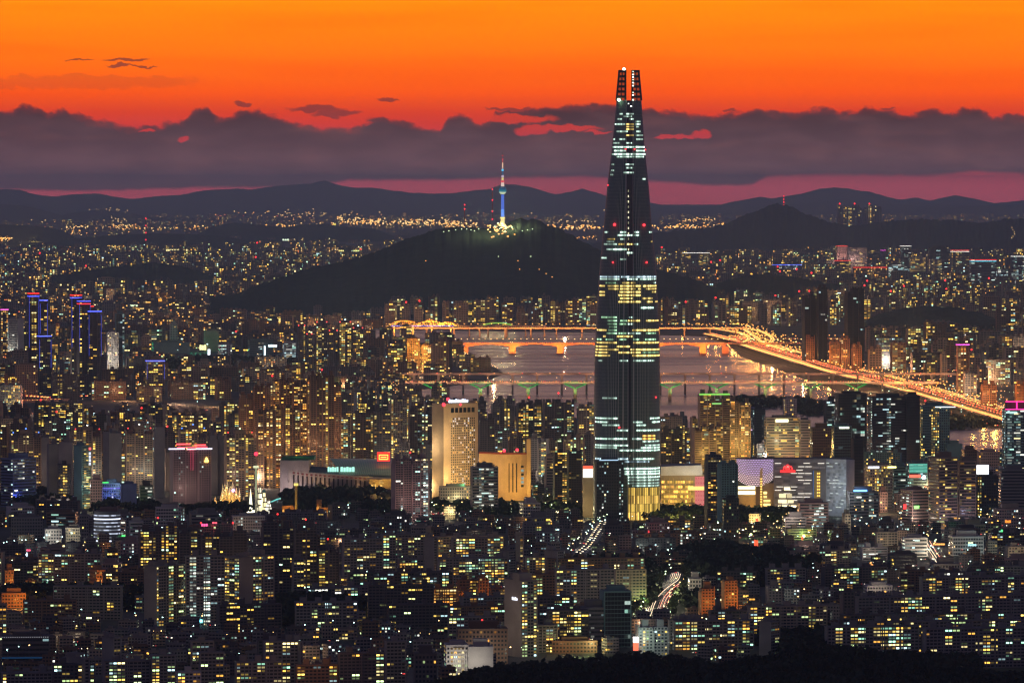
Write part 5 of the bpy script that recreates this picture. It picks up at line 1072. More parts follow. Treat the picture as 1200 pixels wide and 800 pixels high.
# ---- podium mall
Yp = G(800, 603).y; px_ = lambda x: At(x, 500, Yp).x; zp = lambda y: max(0, At(800, y, Yp).z)
cx = px_(800); pm = root('shopping_mall', (cx, Yp, 0), 0, 'golden-lit shopping mall with a pale tilted roof band joined to the foot of the skyscraper', 'mall')
X = lambda x: px_(x) - cx
m = MB(1); m.box(X(774.5), X(827), 2, 60, 0, zp(556), 'wall', (.42, .33, .2, 0)); m.build('wall', pm)
m = MB(); ya, yb_ = zp(557), zp(545)
m.face([(X(774.5), -.5, zp(557)), (X(823.5), -.5, zp(556.5)), (X(822), .5, zp(544.8)), (X(774.5), .5, zp(546.5))], 'wall', (.8, .78, .7, 0)); m.face([(X(774.5), .5, zp(546.5)), (X(822), .5, zp(544.8)), (X(822), 55, zp(544.8)), (X(774.5), 55, zp(546.5))], 'roof', (.3, .3, .3, 0)); m.face([(X(823.5), -.5, zp(556.5)), (X(823.5), 55, zp(556.5)), (X(822), 55, zp(544.8)), (X(822), .5, zp(544.8))], 'wall', (.8, .78, .7, 0)); m.build('roof_band', pm)
for fl_ in range(7):
    m = MB(); z0 = zp(600) + fl_ * (zp(566) - zp(600)) / 6; z1 = z0 + 3.2
    x = 775.5
    while x < 812:
        w_ = rnd.uniform(1.2, 3.4); m.face([(X(x), 1.6, z0), (X(x + w_), 1.6, z0), (X(x + w_), 1.6, z1), (X(x), 1.6, z1)], 'lit', (1, .56 + rnd.uniform(-.06, .12), .1, rnd.choice([.03, .06, .09, .14, .24]))); x += w_ + .5
    m.build('window', pm)
for x in (778, 784.5, 789, 797, 802.5, 809):
    m = MB(); m.box(X(x), X(x + .7), -.2, 1.4, 0, zp(560), 'wall', (.6, .45, .22, 0)); m.build('column', pm)
m = MB(); m.face([(X(814.5), 1.2, zp(603)), (X(826.5), 1.2, zp(603)), (X(826.5), 1.2, zp(558)), (X(814.5), 1.2, zp(558))], 'lit', (1, .3, .26, .075))
for j in range(9):
    for i in range(4): m.box(X(815.2 + i * 2.9), X(816.6 + i * 2.9), .9, 1.15, zp(601 - j * 5), zp(600 - j * 5), 'lit', (.9, .08, .12, .07), top='lit')
m.build('light_wall', pm)
m = MB(); m.box(X(806), X(827), -1.4, -.4, zp(574), zp(569.5), 'lit', (1, .68, .2, .16), top='lit', bottom=True); m.build('canopy', pm)
m = MB(); m.face([(X(812), -1.6, zp(601)), (X(817.5), -1.6, zp(601)), (X(817.5), -1.6, zp(596)), (X(812), -1.6, zp(596))], 'lit', (1, .9, .7, .5)); m.build('lit_sign', pm)
for x in (780, 792, 804, 816): glow(Vector((px_(x), Yp - 24, 11)), 20000, (1, .62, .15), 1.5)
glow(Vector((px_(816), Yp - 22, zp(552))), 9000, (1, .98, .85), 1); glow(Vector((px_(790), Yp - 26, zp(552))), 7000, (1, .9, .7), 1)
OCC.append((Yp, 774, 827, 545, 603))
# ---- display block left of the skyscraper
Yd = G(690, 606).y; px_ = lambda x: At(x, 500, Yd).x; zp = lambda y: max(0, At(690, y, Yd).z); dB = root('display_block', (px_(690), Yd, 0), 0, 'cream block with a white and red lit screen left of the skyscraper', 'building'); X = lambda x: px_(x) - px_(690)
m = MB(1); m.box(X(683), X(697.5), 0, 30, 0, zp(546), 'wall', (.55, .45, .3, 0)); m.build('wall', dB)
m = MB(); m.box(X(683.3), X(694.5), -.6, -.1, zp(559), zp(549.5), 'lit', (1, .98, .9, .25), top='lit'); m.build('screen', dB); m = MB(); m.box(X(683.3), X(694.5), -.6, -.1, zp(549.3), zp(545.5), 'lit', (1, .12, .06, .16), top='lit'); m.build('lit_sign', dB)
glow(Vector((px_(690), Yd - 22, 12)), 9000, (1, .75, .35), 1)
# ---- hotel slab
loc, yaw, wd, d, h = place(506, 520.5, 560, 473, 586, 'L', 26); ht = root('hotel', loc, yaw, 'tall beige floodlit hotel slab with a dense grid of small square windows', 'hotel')
x0, y0 = -wd / 2, -d / 2
m = MB(1); m.box(-wd / 2, wd / 2, -d / 2, d / 2, 0, h, 'wall', (.6, .47, .3, 0)); m.box(-wd / 2 - 1.2, -wd / 2 - .01, -d / 2 - .5, -d / 2 + 1.2, 0, h - 3, 'wall', (.6, .47, .3, 0)); m.build('wall', ht)
nr, nc = 32, 13; xs0, xs1 = x0 + wd * .2, x0 + wd * .93
for r_ in range(nr):
    z = h * .06 + (h * .80) * r_ / nr; m = MB()
    for c_ in range(nc):
        xx = xs0 + (xs1 - xs0) * c_ / nc; lit_ = rnd.random() < .22
        m.box(xx, xx + (xs1 - xs0) / nc * .55, y0 - .12, y0 - .01, z, z + 1.7, 'lit' if lit_ else 'glass', rnd.choice([(1, .7, .25, .11), (1, .6, .15, .09), (.9, .95, 1, .1)]) if lit_ else (0, 0, 0, 0), top='glass')
    m.build('window_row', ht)
m = MB()
for c_ in range(6): xx = xs0 + (xs1 - xs0) * c_ / 6; m.box(xx, xx + (xs1 - xs0) / 6 * .74, y0 - .14, y0 - .01, h * .905, h * .955, 'glass', top='glass')
m.build('crown_window', ht)
m = MB(); zz_ = h + .5
m.box(x0 + wd * .18, x0 + wd * .98, y0 + 3, y0 + 12, h + .01, h + 3, 'wall', (.45, .35, .25, 0)); hp_ = m.build('plant_room', ht)
for k_ in range(9):
    m = MB(); a_ = x0 + wd * (.16 + .065 * k_); m.box(a_, a_ + wd * .045, y0 + 1.4, y0 + 2, h + 1.4, h + 5.5 - (k_ % 3) * .6, 'lit', (.62, .75, 1, .45), top='lit'); m.build('sign_letter', hp_)
for (xx, zz_, rr) in ((x0 - 1, h - 1, 2.4), (x0 + 6, h + 6, 2.2), (x0 + wd * .48, h - 1.5, 1.4)):
    m = MB(); m.bar((xx, y0 + 1, h - 1), (xx, y0 + 1, zz_), .2); m.ball(xx, y0 - .5, zz_, rr, 'lit', (1, .03, .05, .45), 8); m.build('aviation_light', ht)
ct, st_ = math.cos(yaw), math.sin(yaw)
for (ox, oy, oz, pw, c) in ((-10, -42, 30, 30000, (1, .66, .28)), (18, -45, 30, 30000, (1, .66, .28)), (0, -60, 80, 70000, (1, .7, .38)), (-38, -10, 18, 24000, (1, .7, .35)), (-40, -20, 70, 22000, (1, .75, .45))):
    glow(loc + Vector((ox, oy, oz)), pw, c, 2)
OCC.append((loc.y, 506, 560, 473, 586))
it = put('office', 514, 516, 552, 571, 592, tint='cream', lit=.1, fa='grid_warm', dep=16, label='low cream annexe with a glowing green terrace at the foot of the beige hotel')
glow(it['loc'] + Vector((4, -14, 10)), 5000, (1, .9, .5), 1); glow(it['loc'] + Vector((12, -6, it['h'] + 4)), 2500, (.2, 1, .45), 1)
# ---- department store: a curved golden drum-fronted block
Yd2 = G(592, 586).y; cx = At(592, 500, Yd2).x; ds = root('department_store', (cx, Yd2, 0), 0, 'golden floodlit department store with a curved front and tall vertical slots', 'department store')
X = lambda x: At(x, 500, Yd2).x - cx; zp = lambda y: max(0, At(592, y, Yd2).z)
m = MB(1); n_ = 20; ring = []
for i in range(n_ + 1):
    px__ = 561 + 56 * i / n_; ring.append((X(px__), float(np.interp(px__, [561, 589, 593, 598, 604, 611, 617], [24, -4, -7, -8.5, -8.7, -7, -2]))))
for a_, b_ in zip(ring, ring[1:]): m.face([(*a_, 0), (*b_, 0), (*b_, zp(532)), (*a_, zp(532))], 'wall', (.66, .45, .22, 0))
full = ring + [(X(622), 30), (X(561), 34)]
m.face([(*ring[-1], 0), (X(622), 30, 0), (X(622), 30, zp(532)), (*ring[-1], zp(532))], 'wall', (.6, .45, .25, 0)); m.face([(X(561), 34, 0), (*ring[0], 0), (*ring[0], zp(532)), (X(561), 34, zp(532))], 'wall', (.6, .45, .25, 0)); m.face([(X(622), 30, 0), (X(561), 34, 0), (X(561), 34, zp(532)), (X(622), 30, zp(532))], 'wall', (.6, .45, .25, 0))
m.face([(*p, zp(532)) for p in full], 'roof', (.25, .1, .08, 0)); m.build('wall', ds)
yf = lambda x: float(np.interp(x, [p[0] for p in ring], [p[1] for p in ring]))
for x in (596, 600.3, 604.7):
    m = MB(); xx = X(x); m.box(xx, xx + 1.5, yf(xx) - .35, yf(xx) + .3, zp(576), zp(542), 'wall', (.06, .04, .03, 0), top='wall'); m.build('slot', ds)
for i, y in enumerate((545, 549.5, 554, 558.5, 563, 567.5)):
    m = MB(); xx = X(610.5); m.box(xx, xx + 3.6, yf(xx) - .4, yf(xx) + .5, zp(y + 2.6), zp(y), 'lit' if i in (1, 3, 4) else 'glass', (.5, .85, .9, .05), top='glass'); m.build('window', ds)
m = MB(); m.box(X(617.2), X(621.8), -2, 10, 0, zp(514), 'wall', (.7, .5, .25, 0)); m.build('stair_tower', ds)
m = MB(); 
for a_, b_ in zip(ring, ring[1:]): m.box(min(a_[0], b_[0]), max(a_[0], b_[0]), min(a_[1], b_[1]) - .2, min(a_[1], b_[1]) + .6, zp(532) + .01, zp(530), 'wall', (.35, .08, .06, 0))
m.build('parapet', ds)
for x, y in ((591, 528), (606, 527), (587, 531)):
    m = MB(); m.bar((X(x), 4, zp(532)), (X(x), 4, zp(y)), .25); m.ball(X(x), 3, zp(y), 2.0, 'lit', (1, .03, .05, .4), 8); m.build('aviation_light', ds)
for (x, y, oz, pw) in ((575, -55, 14, 12000), (592, -50, 16, 34000), (608, -45, 14, 22000), (600, -60, 50, 34000), (628, -20, 20, 14000)): glow(Vector((At(x, 500, Yd2).x, Yd2 + y, oz)), pw, (1, .6, .14), 1.5)
OCC.append((Yd2, 561, 622, 531, 586))
# ---- arena with columns and glass vault
Ya = G(395, 585).y; cx = At(395, 500, Ya).x; ar = root('arena', (cx, Ya, 0), 0, 'long columned arena with a green-glowing glass vault roof', 'arena'); X = lambda x: At(x, 500, Ya).x - cx; zp = lambda y: max(0, At(395, y, Ya).z)
m = MB(1); m.box(X(328), X(362), -6, 80, 0, zp(539), 'wall', (.42, .36, .33, 0)); m.build('wall', ar)
m = MB(); m.face([(X(362), -6.0, 0), (X(462), -6, 0), (X(462), -6, zp(560)), (X(362), -6, zp(553))], 'wall', (.46, .39, .33, 0)); m.face([(X(338), -6.4, 0), (X(361.9), -6.4, 0), (X(361.9), -6.4, zp(553)), (X(338), -6.4, zp(550))], 'wall', (.46, .39, .33, 0)); m.face([(X(362), -6, zp(553)), (X(462), -6, zp(560)), (X(462), 70, zp(556)), (X(362), 70, zp(549))], 'roof', (.2, .24, .22, 0)); m.face([(X(462), -6, 0), (X(462), 70, 0), (X(462), 70, zp(556)), (X(462), -6, zp(560))], 'wall', (.46, .39, .33, 0)); m.build('front_wall', ar)
for i in range(17):
    m = MB(); x = 343.5 + i * 5.2; top_ = np.interp(x, [338, 362, 462], [550, 553, 560]) + 4; m.box(X(x), X(x) + 2.0, -6.9, -6.45, zp(586), zp(top_ + 1), 'wall', (.05, .03, .025, 0), top='wall'); m.box(X(x) - .6, X(x) + 2.4, -6.95, -6.45, zp(top_ - .6), zp(top_ - 2.0), 'wall', (.3, .04, .04, 0), top='wall'); m.build('slot', ar)
m = MB(); n_ = 10                                       # glazed barrel vault
vm = bpy.data.materials.new('vault_glass'); vm.use_nodes = True; t = NT(vm.node_tree); b = t.new('ShaderNodeBsdfPrincipled'); o_ = t.new('ShaderNodeOutputMaterial'); t.l.new(b.outputs[0], o_.inputs[0])
uv = t.new('ShaderNodeUVMap', uv_map='uv'); s_ = t.new('ShaderNodeSeparateXYZ'); t.l.new(uv.outputs[0], s_.inputs[0]); gr_ = t.m('MAXIMUM', t.m('LESS_THAN', t.m('FRACT', s_.outputs[0]), .3), t.m('LESS_THAN', t.m('FRACT', s_.outputs[1]), .3))
t.put(b.inputs['Base Color'], t.mix(gr_, (.1, .16, .13), (.3, .32, .28))); b.inputs['Roughness'].default_value = .4; b.inputs['Emission Color'].default_value = (.5, .85, .55, 1); t.put(b.inputs['Emission Strength'], t.m('MULTIPLY', t.m('SUBTRACT', 1.0, gr_), .05)); vm.cycles.emission_sampling = 'NONE'; MATS['vaultglass'] = vm
for i in range(n_):
    a0, a1 = math.pi / 2 * i / n_, math.pi / 2 * (i + 1) / n_; f0 = lambda a: (2 + 60 * (1 - math.cos(a)), zp(556) + (zp(539.5) - zp(556)) * math.sin(a))
    (ya_, za_), (yb_, zb_) = f0(a0), f0(a1)
    m.face([(X(398 - i * 1.4), ya_, za_), (X(462), ya_, za_ - 1), (X(462), yb_, zb_ - 1), (X(396.6 - i * 1.4), yb_, zb_)], 'vaultglass', (0, 0, 0, 0), [(0, i * 2), (26, i * 2), (26, i * 2 + 2), (0, i * 2 + 2)])
m.build('glass_vault', ar)
m = MB(); m.box(X(330), X(368), 10, 70, zp(539) + .01, zp(536.5), 'wall', (.06, .25, .13, 0)); m.build('roof_deck', ar)
for a_, b_ in ((384, 397), (399, 416)):
    m = MB()
    for q_ in range(5): xa = a_ + (b_ - a_) * q_ / 5; m.box(X(xa), X(xa + (b_ - a_) / 5 * .82), -1.5, -.9, zp(552.5), zp(546.8) - (q_ % 2) * .6, 'lit', (.45, 1, .8, .14), top='lit')
    m.build('lit_sign', ar)
m = MB(); m.box(X(441.5), X(456.5), 20, 22, zp(541), zp(530.5), 'lit', (1, .03, .02, .22), top='lit'); rs_ = m.build('red_sign', ar)
m = MB()
for (a_, b_, c_, e_) in ((443.5, 454.5, 534.2, 533.2), (443.5, 454.5, 539.3, 538.3), (443.5, 444.3, 538.2, 534.3), (453.7, 454.5, 538.2, 534.3), (445.5, 452.5, 536.8, 535.8)): m.box(X(a_), X(b_), 19.5, 19.9, zp(c_), zp(e_), 'lit', (1, .5, .08, .3), top='lit')
m.build('sign_frame', rs_)
m = MB(); m.box(X(433), X(461), -9.5, -7, 0, zp(561), 'wall', (.62, .45, .2, 0)); a_ = X(443.5); bq = X(450.5)
m.face([(a_, -10.2, zp(566)), (bq, -10.2, zp(566)), ((a_ + bq) / 2, -10.2, zp(561))], 'wall', (.7, .6, .4, 0)); po_ = m.build('portal', ar)
for x in (436, 440, 447):
    m = MB(); m.box(X(x) - 1, X(x) + 1, -9.9, -9.6, 3, zp(567), 'lit', (1, .62, .15, .12), top='lit'); m.build('window', ar)
for x, c, pw in ((345, (.95, .8, .9), 14000), (375, (1, .65, .35), 16000), (400, (1, .75, .5), 14000), (425, (1, .6, .25), 16000), (446, (1, .6, .12), 30000), (336, (1, .78, .8), 13000)): p = At(x, 500, Ya); glow(Vector((p.x, Ya - 30, 12)), pw, c, 1)
p = At(350, 500, Ya); glow(Vector((p.x, Ya + 20, zp(536) + 9)), 5000, (.05, 1, .3), 1)
OCC.append((Ya, 328, 462, 545, 585))
# ---- fairytale castle and rides
Yc_ = G(270, 596).y; cx = At(270, 500, Yc_).x; cs = root('castle', (cx, Yc_, 0), 0, 'golden-lit theme park castle with many small pointed turrets', 'castle'); X = lambda x: At(x, 500, Yc_).x - cx; zp = lambda y: max(0, At(270, y, Yc_).z)
m = MB(); m.box(X(260), X(282), -6, 10, 0, zp(584), 'wall', (.5, .36, .2, 0)); m.box(X(248), X(262), -3, 6, 0, zp(590), 'wall', (.5, .3, .14, 0)); m.box(X(281), X(289), -3, 6, 0, zp(588), 'wall', (.5, .34, .16, 0)); m.build('wall', cs)
for (x, yt, yb, r) in [(261, 566, 578, 1.6), (264, 564, 572, 1.5), (266, 561, 569, 1.6), (269, 570, 576, 2.4), (273, 564, 573, 2.6), (277, 570, 577, 1.8), (281, 571, 579, 1.5), (279, 575, 583, 1.4), (259, 578, 584, 1.5), (252, 581, 588, 2.2), (286, 580, 587, 1.4), (250, 585, 590, 1.2)]:
    m = MB(); m.cyl(X(x), -4, r, r, 0, zp(yb), 10, 'wall', (.62, .5, .3, 0)); m.cyl(X(x), -4, r * 1.25, 0.02, zp(yb) + .01, zp(yt), 10, 'wall', (.6, .5, .4, 0), cap=False); m.ball(X(x), -4 - r, zp(yb) - 2, .8, 'lit', (1, .8, .35, .3), 6); m.build('turret', cs)
m = MB(); m.ball(X(273.5), -8, zp(574), 2.0, 'lit', (.85, .45, 1, .4), 8); m.build('lit_emblem', cs)
for (x, y, z_, pw, c) in ((262, -22, 10, 12000, (1, .65, .2)), (272, -24, 12, 16000, (1, .55, .12)), (282, -20, 8, 3500, (1, .6, .18)), (262, -18, 26, 3000, (.9, 1, .6)), (252, -16, 8, 3500, (1, .45, .08)), (275, -18, 30, 3500, (1, .8, .6))): p = At(x, 500, Yc_); glow(Vector((p.x, Yc_ + y, z_)), pw, c, 1)
Yg = G(300, 600).y; X0 = At(300, 500, Yg).x; gd = root('drop_tower', (X0, Yg, 0), 0, 'slim white drop tower ride with a glowing red top beside the castle', 'ride'); zg = lambda y: At(300, y, Yg).z
m = MB(); m.cyl(0, 0, 1.6, 1.2, 0, zg(545), 8, 'wall', (.75, .75, .62, 0)); m.cyl(0, 0, .6, .4, zg(545), zg(531), 6, 'wall', (.7, .6, .5, 0)); m.build('mast', gd)
m = MB(); m.ball(0, 0, zg(531.5), 2.6, 'lit', (1, .03, .06, .35), 8); m.build('top_light', gd); m = MB(); m.cyl(0, 0, 3.4, 3.4, zg(548), zg(545.5), 10, 'lit', (.95, 1, .6, .1)); m.build('gondola', gd)
m = MB(); m.box(-.3, .3, -1.9, -1.65, zg(582), zg(549), 'lit', (.8, 1, .55, .1), top='lit'); m.build('light_strip', gd)
sp_ = root('fountain_spire', (At(294.5, 500, Yg).x, Yg - 20, 0), 0, 'white glowing needle spire at the foot of the drop tower', 'spire')
m = MB(); m.cyl(0, 0, 3.2, .1, 0, zg(571), 8, 'lit', (1, .95, .65, .22), cap=False); m.build('needle', sp_); m = MB(); m.cyl(0, 0, 5.5, 4.5, 0, 4, 10, 'lit', (1, .9, .6, .5)); m.build('base', sp_)
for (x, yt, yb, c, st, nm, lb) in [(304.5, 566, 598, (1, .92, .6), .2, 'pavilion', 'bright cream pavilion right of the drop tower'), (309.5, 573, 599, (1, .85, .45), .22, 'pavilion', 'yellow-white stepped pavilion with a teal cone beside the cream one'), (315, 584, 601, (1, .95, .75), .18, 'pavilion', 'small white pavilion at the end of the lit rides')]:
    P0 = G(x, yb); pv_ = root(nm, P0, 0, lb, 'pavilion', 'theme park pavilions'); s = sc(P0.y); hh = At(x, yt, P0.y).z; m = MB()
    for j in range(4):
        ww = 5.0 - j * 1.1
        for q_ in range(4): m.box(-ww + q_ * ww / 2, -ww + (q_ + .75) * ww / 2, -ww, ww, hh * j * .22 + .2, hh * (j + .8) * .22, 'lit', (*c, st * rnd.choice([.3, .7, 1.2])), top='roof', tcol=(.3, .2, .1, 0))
    m.build('tier', pv_); m = MB(); m.cyl(0, 0, 2.6, .05, hh * .88, hh, 8, 'wall', (.15, .5, .45, 0) if x == 309.5 else (.7, .55, .3, 0), cap=False); m.build('cone_roof', pv_); glow(P0 + Vector((0, -12, 10)), 2500, (1, .8, .4), 1)
P0 = G(347, 604); yp_ = root('observation_pole', P0, 0, 'thick yellow ride column left of the small lit rides', 'ride'); hh = At(347, 566, P0.y).z; m = MB(); m.cyl(0, 0, 1.9, 1.5, 0, hh - 3, 10, 'wall', (.7, .5, .15, 0)); m.build('mast', yp_); m = MB(); m.cyl(0, 0, 2.8, 2.8, hh - 3, hh, 10, 'lit', (1, .8, .2, .12)); m.build('cap', yp_); glow(P0 + Vector((3, -18, 14)), 6000, (1, .7, .2), 1)
rl = root('monorail', G(340, 588), 0, 'turquoise-lit elevated ride track on slim posts', 'monorail'); Pm = G(340, 588)
pts = [(315, 589), (325, 584.5), (335, 582.5), (350, 581.5), (362, 580), (374, 577.5)]
deckm = MB(); q0 = None
for x, y in pts:
    q_ = At(x, y, Pm.y) - Vector((Pm.x, Pm.y, 0))
    if q0: deckm.bar(tuple(q0), tuple(q_), .55, 'lit', (.2, .85, .75, .09))
    q0 = q_; m = MB(); m.bar((q_.x, q_.y, 0), (q_.x, q_.y, q_.z), .35, 'lit', (.12, .6, .8, .05)); m.build('post', rl)
deckm.build('track', rl)
P0 = G(380, 596); fw = root('ferris_wheel', P0, 0, 'small lit ferris wheel beside the arena trees', 'ferris wheel'); m = MB(); R0 = 7
for i in range(18):
    a, b_ = 2 * math.pi * i / 18, 2 * math.pi * (i + 1) / 18; m.bar((R0 * math.cos(a), 0, 9 + R0 * math.sin(a)), (R0 * math.cos(b_), 0, 9 + R0 * math.sin(b_)), .28, 'lit', (1, .9, .6, .06))
m.build('rim', fw); m = MB()
for i in range(9): a = 2 * math.pi * i / 9; m.bar((0, 0, 9), (R0 * math.cos(a), 0, 9 + R0 * math.sin(a)), .15, 'metal', (.6, .6, .6, 0))
m.build('spokes', fw); m = MB(); m.bar((-4, 0, 0), (0, 0, 9), .3, 'metal'); m.bar((4, 0, 0), (0, 0, 9), .3, 'metal'); m.build('stand', fw)
for (x, yt, yb, w_, lb) in [(338, 592, 603, 8, 'orange-lit low ride hall left of the yellow column'), (374, 585, 605, 3, 'narrow orange-lit turret building near the ferris wheel'), (380, 594, 606, 7, 'orange-lit low ride hall under the ferris wheel')]:
    P0 = G(x, yb); s = sc(P0.y); hh = At(x, yt, P0.y).z; rb = root('ride_hall', P0, 0, lb, 'ride hall', 'theme park ride halls'); m = MB(); m.box(-w_, w_, -6, 6, 0, hh, 'wall', (.5, .28, .1, 0)); m.build('wall', rb)
    for q_ in range(4): m = MB(); m.box(-w_ + w_ * .5 * q_ + .3, -w_ + w_ * .5 * q_ + w_ * .35, -6.3, -6.05, 2, max(3, hh * .6), 'lit', (1, .45, .08, .14), top='lit'); m.build('window', rb)
    glow(P0 + Vector((0, -14, 8)), 2600, (1, .45, .08), 1)
# ---- dotted mall: inverted dome of lights above golden halls
Ym = G(886, 604).y; cx = At(886, 500, Ym).x; dm = root('entertainment_mall', (cx, Ym, 0), 0, 'mall with a violet dotted curved wall above golden glowing halls', 'mall'); X = lambda x: At(x, 500, Ym).x - cx; zp = lambda y: max(0, At(886, y, Ym).z)
m = MB(1); m.box(X(864), X(886), 0, 40, 0, zp(571), 'wall', (.6, .45, .22, 0)); m.box(X(886.1), X(908), 4, 44, 0, zp(566), 'wall', (.4, .3, .18, 0)); m.build('wall', dm)
m = MB(); n_ = 14
def shell(u, v): # u across, v down
    x = X(863 + 45 * u); half = math.sin(math.pi * min(max(u, .0), 1)); y = 6 - 14 * math.sin(math.pi * u); bot = zp(570 - 9 * abs(2 * u - 1) ** 2.2); return (x * (1 - .0 * v), y + 9 * v, zp(537.5) + (bot - zp(537.5)) * v)
for i in range(n_):
    for j in range(6):
        a_, b_, c_, e_ = i / n_, (i + 1) / n_, j / 6, (j + 1) / 6; m.face([shell(a_, e_), shell(b_, e_), shell(b_, c_), shell(a_, c_)], 'wall', (.42, .3, .4, 0))
m.face([(X(863), 40, zp(537.5)), (X(863), 6, zp(537.5))] + [shell(i / n_, 0) for i in range(1, n_)] + [(X(908), 6, zp(537.5)), (X(908), 40, zp(537.5))], 'roof', (.1, .1, .12, 0)); cw_ = m.build('curved_wall', dm)
m = MB()
for i in range(23):
    for j in range(15):
        u, v = (i + .5 + .5 * (j % 2)) / 24, (j + .6) / 15; p = shell(min(u, .99), v); m.ball(p[0], p[1] - .5, p[2], .42, 'lit', (.75, .6, 1, .3) if v < .6 else (1, .8, .85, .3), 4)
m.build('light_dots', cw_)
m = MB()
for (a_, b_, y1_, y2_) in ((864.5, 885, 573, 569.5), (864.5, 885, 579, 575)): m.box(X(a_), X(b_), -.6, -.1, zp(y1_), zp(y2_), 'lit', (1, .9, .5, .28), top='lit')
m.build('lit_floor', dm)
m = MB(); m.box(X(864.5), X(884), -.4, -.05, zp(600), zp(582), 'wall', (.65, .45, .2, 0)); m.build('panel', dm)
m = MB(); m.box(X(890.5), X(893.5), -4, 2, 0, zp(548), 'wall', (.6, .42, .15, 0)); ls_ = m.build('lift_shaft', dm)
m = MB()
for k_ in range(14): m.box(X(891), X(893), -4.4, -4.05, zp(600) + k_ * 3.2, zp(600) + k_ * 3.2 + 1.5, 'lit', (1, .62, .15, .2), top='lit')
m.build('lift_light', ls_)
for k_ in range(6):
    m = MB(); z = zp(602) + k_ * 5; m.box(X(895), X(903 if k_ < 4 else 899), 3.2, 3.9, z, z + 3, 'lit', (1, .7, .22, rnd.choice([.1, .16, .26])), top='lit'); m.build('lit_floor', dm)
for (x, y, z_, pw) in ((875, -22, 9, 11000), (898, -18, 12, 9000), (886, -24, 28, 6000)): p = At(x, 500, Ym); glow(Vector((p.x, Ym + y, z_)), pw, (1, .6, .18), 1.2)
p = At(886, 500, Ym); glow(Vector((p.x, Ym - 34, zp(545))), 6000, (.6, .4, 1), 1.5)
OCC.append((Ym, 864, 908, 537, 604))
# ---- grey patterned office with red emblem
Ys = G(940, 604).y; cx = At(930, 500, Ys).x; sd_ = root('patterned_office', (cx, Ys, 0), 0, 'broad grey office with scattered bright slit windows and a red emblem sign', 'office'); X = lambda x: At(x, 500, Ys).x - cx; zp = lambda y: max(0, At(930, y, Ys).z)
m = MB(1); m.box(X(907), X(968), 0, 46, 0, zp(537.5), 'wall', (.3, .27, .26, 0)); m.build('wall', sd_)
m = MB(1); m.face([(X(968), -.0, 0), (X(991), -14, 0), (X(991), -14, zp(537.5)), (X(968), 0, zp(537.5))], 'wall', (.5, .55, .6, 0)); m.face([(X(991), -14, 0), (X(1002), 10, 0), (X(1002), 10, zp(539)), (X(991), -14, zp(537.5))], 'wall', (.4, .45, .5, 0)); m.face([(X(968), 0, zp(537.5)), (X(991), -14, zp(537.5)), (X(1002), 10, zp(539)), (X(1000), 46, zp(538)), (X(968), 46, zp(537.5))], 'roof', (.1, .1, .1, 0)); m.build('glass_wing', sd_)
for j in range(15):
    m = MB(); z = zp(600) + (zp(541) - zp(600)) * j / 15
    for i in range(7):
        x = 908 + i * 8.4 + (j % 2) * 2; r_ = rnd.random(); 
        if 949 < x < 962 and z < zp(550): continue
        if x < 966: m.box(X(x), X(min(x + 7.6, 967)), -.5, -.05, z, z + 2.6, 'wall', sh((.28, .25, .24), rnd.uniform(.55, 1.8)), top='wall')
        if x < 966 and r_ < .36: m.box(X(x), X(min(x + 7.6, 967)), -.8, -.51, z + 2.2, z + 2.9, 'lit', (1, .92, .78, .14), top='lit')
    m.build('cladding_row', sd_)
    m = MB(); d_ = lambda x: -14 * (x - 968) / 23 - .35
    for i in range(7):
        x = 968.5 + i * 3.2 + (j % 2) * 1.1; x2 = min(x + 2.9, 990.8)
        if x2 > x: m.face([(X(x), d_(x), z), (X(x2), d_(x2), z), (X(x2), d_(x2), z + 3.1), (X(x), d_(x), z + 3.1)], 'wall', sh((.5, .56, .62), rnd.uniform(.55, 1.25)))
        if rnd.random() < .3: m.face([(X(x), d_(x) - .2, z + 2.6), (X(x2), d_(x2) - .2, z + 2.6), (X(x2), d_(x2) - .2, z + 3.2), (X(x), d_(x) - .2, z + 3.2)], 'lit', (.9, 1, .9, .1))
    m.build('glass_row', sd_)
m = MB(); m.box(X(914.5), X(932), -1.4, -.9, zp(553.2), zp(550.6), 'lit', (1, .03, .03, .22), top='lit', bottom=True)
for k_, (cx_, w_, tp) in enumerate(((920.3, 2.1, 546), (923.2, 2.1, 544.4), (926.1, 2.1, 546))):
    n_ = 10
    for i in range(n_):
        a, b_ = math.pi * i / n_, math.pi * (i + 1) / n_; pa = (X(cx_ + w_ * math.cos(a)), -1.2, zp(550.2) + (zp(tp) - zp(550.2)) * math.sin(a)); pb_ = (X(cx_ + w_ * math.cos(b_)), -1.2, zp(550.2) + (zp(tp) - zp(550.2)) * math.sin(b_)); m.bar(pa, pb_, .5, 'lit', (1, .04, .04, .24))
m.build('emblem_sign', sd_)
m = MB(); m.box(X(954), X(961.5), -2.2, -.85, zp(602), zp(551), 'wall', (.5, .36, .14, 0)); at_ = m.build('atrium', sd_)
m = MB()
for k_ in range(13):
    for q_ in range(2): m.box(X(957.5 + q_ * 2), X(958.9 + q_ * 2), -2.6, -2.25, zp(600) + k_ * 4.0, zp(600) + k_ * 4.0 + 2, 'lit', (1, .58, .1, .2), top='lit')
m.build('atrium_light', at_)
m = MB(); m.box(X(952.6), X(953.8), -2.3, -.86, zp(602), zp(551), 'lit', (.2, .35, .8, .03), top='lit'); m.build('atrium_edge', at_)
m = MB()
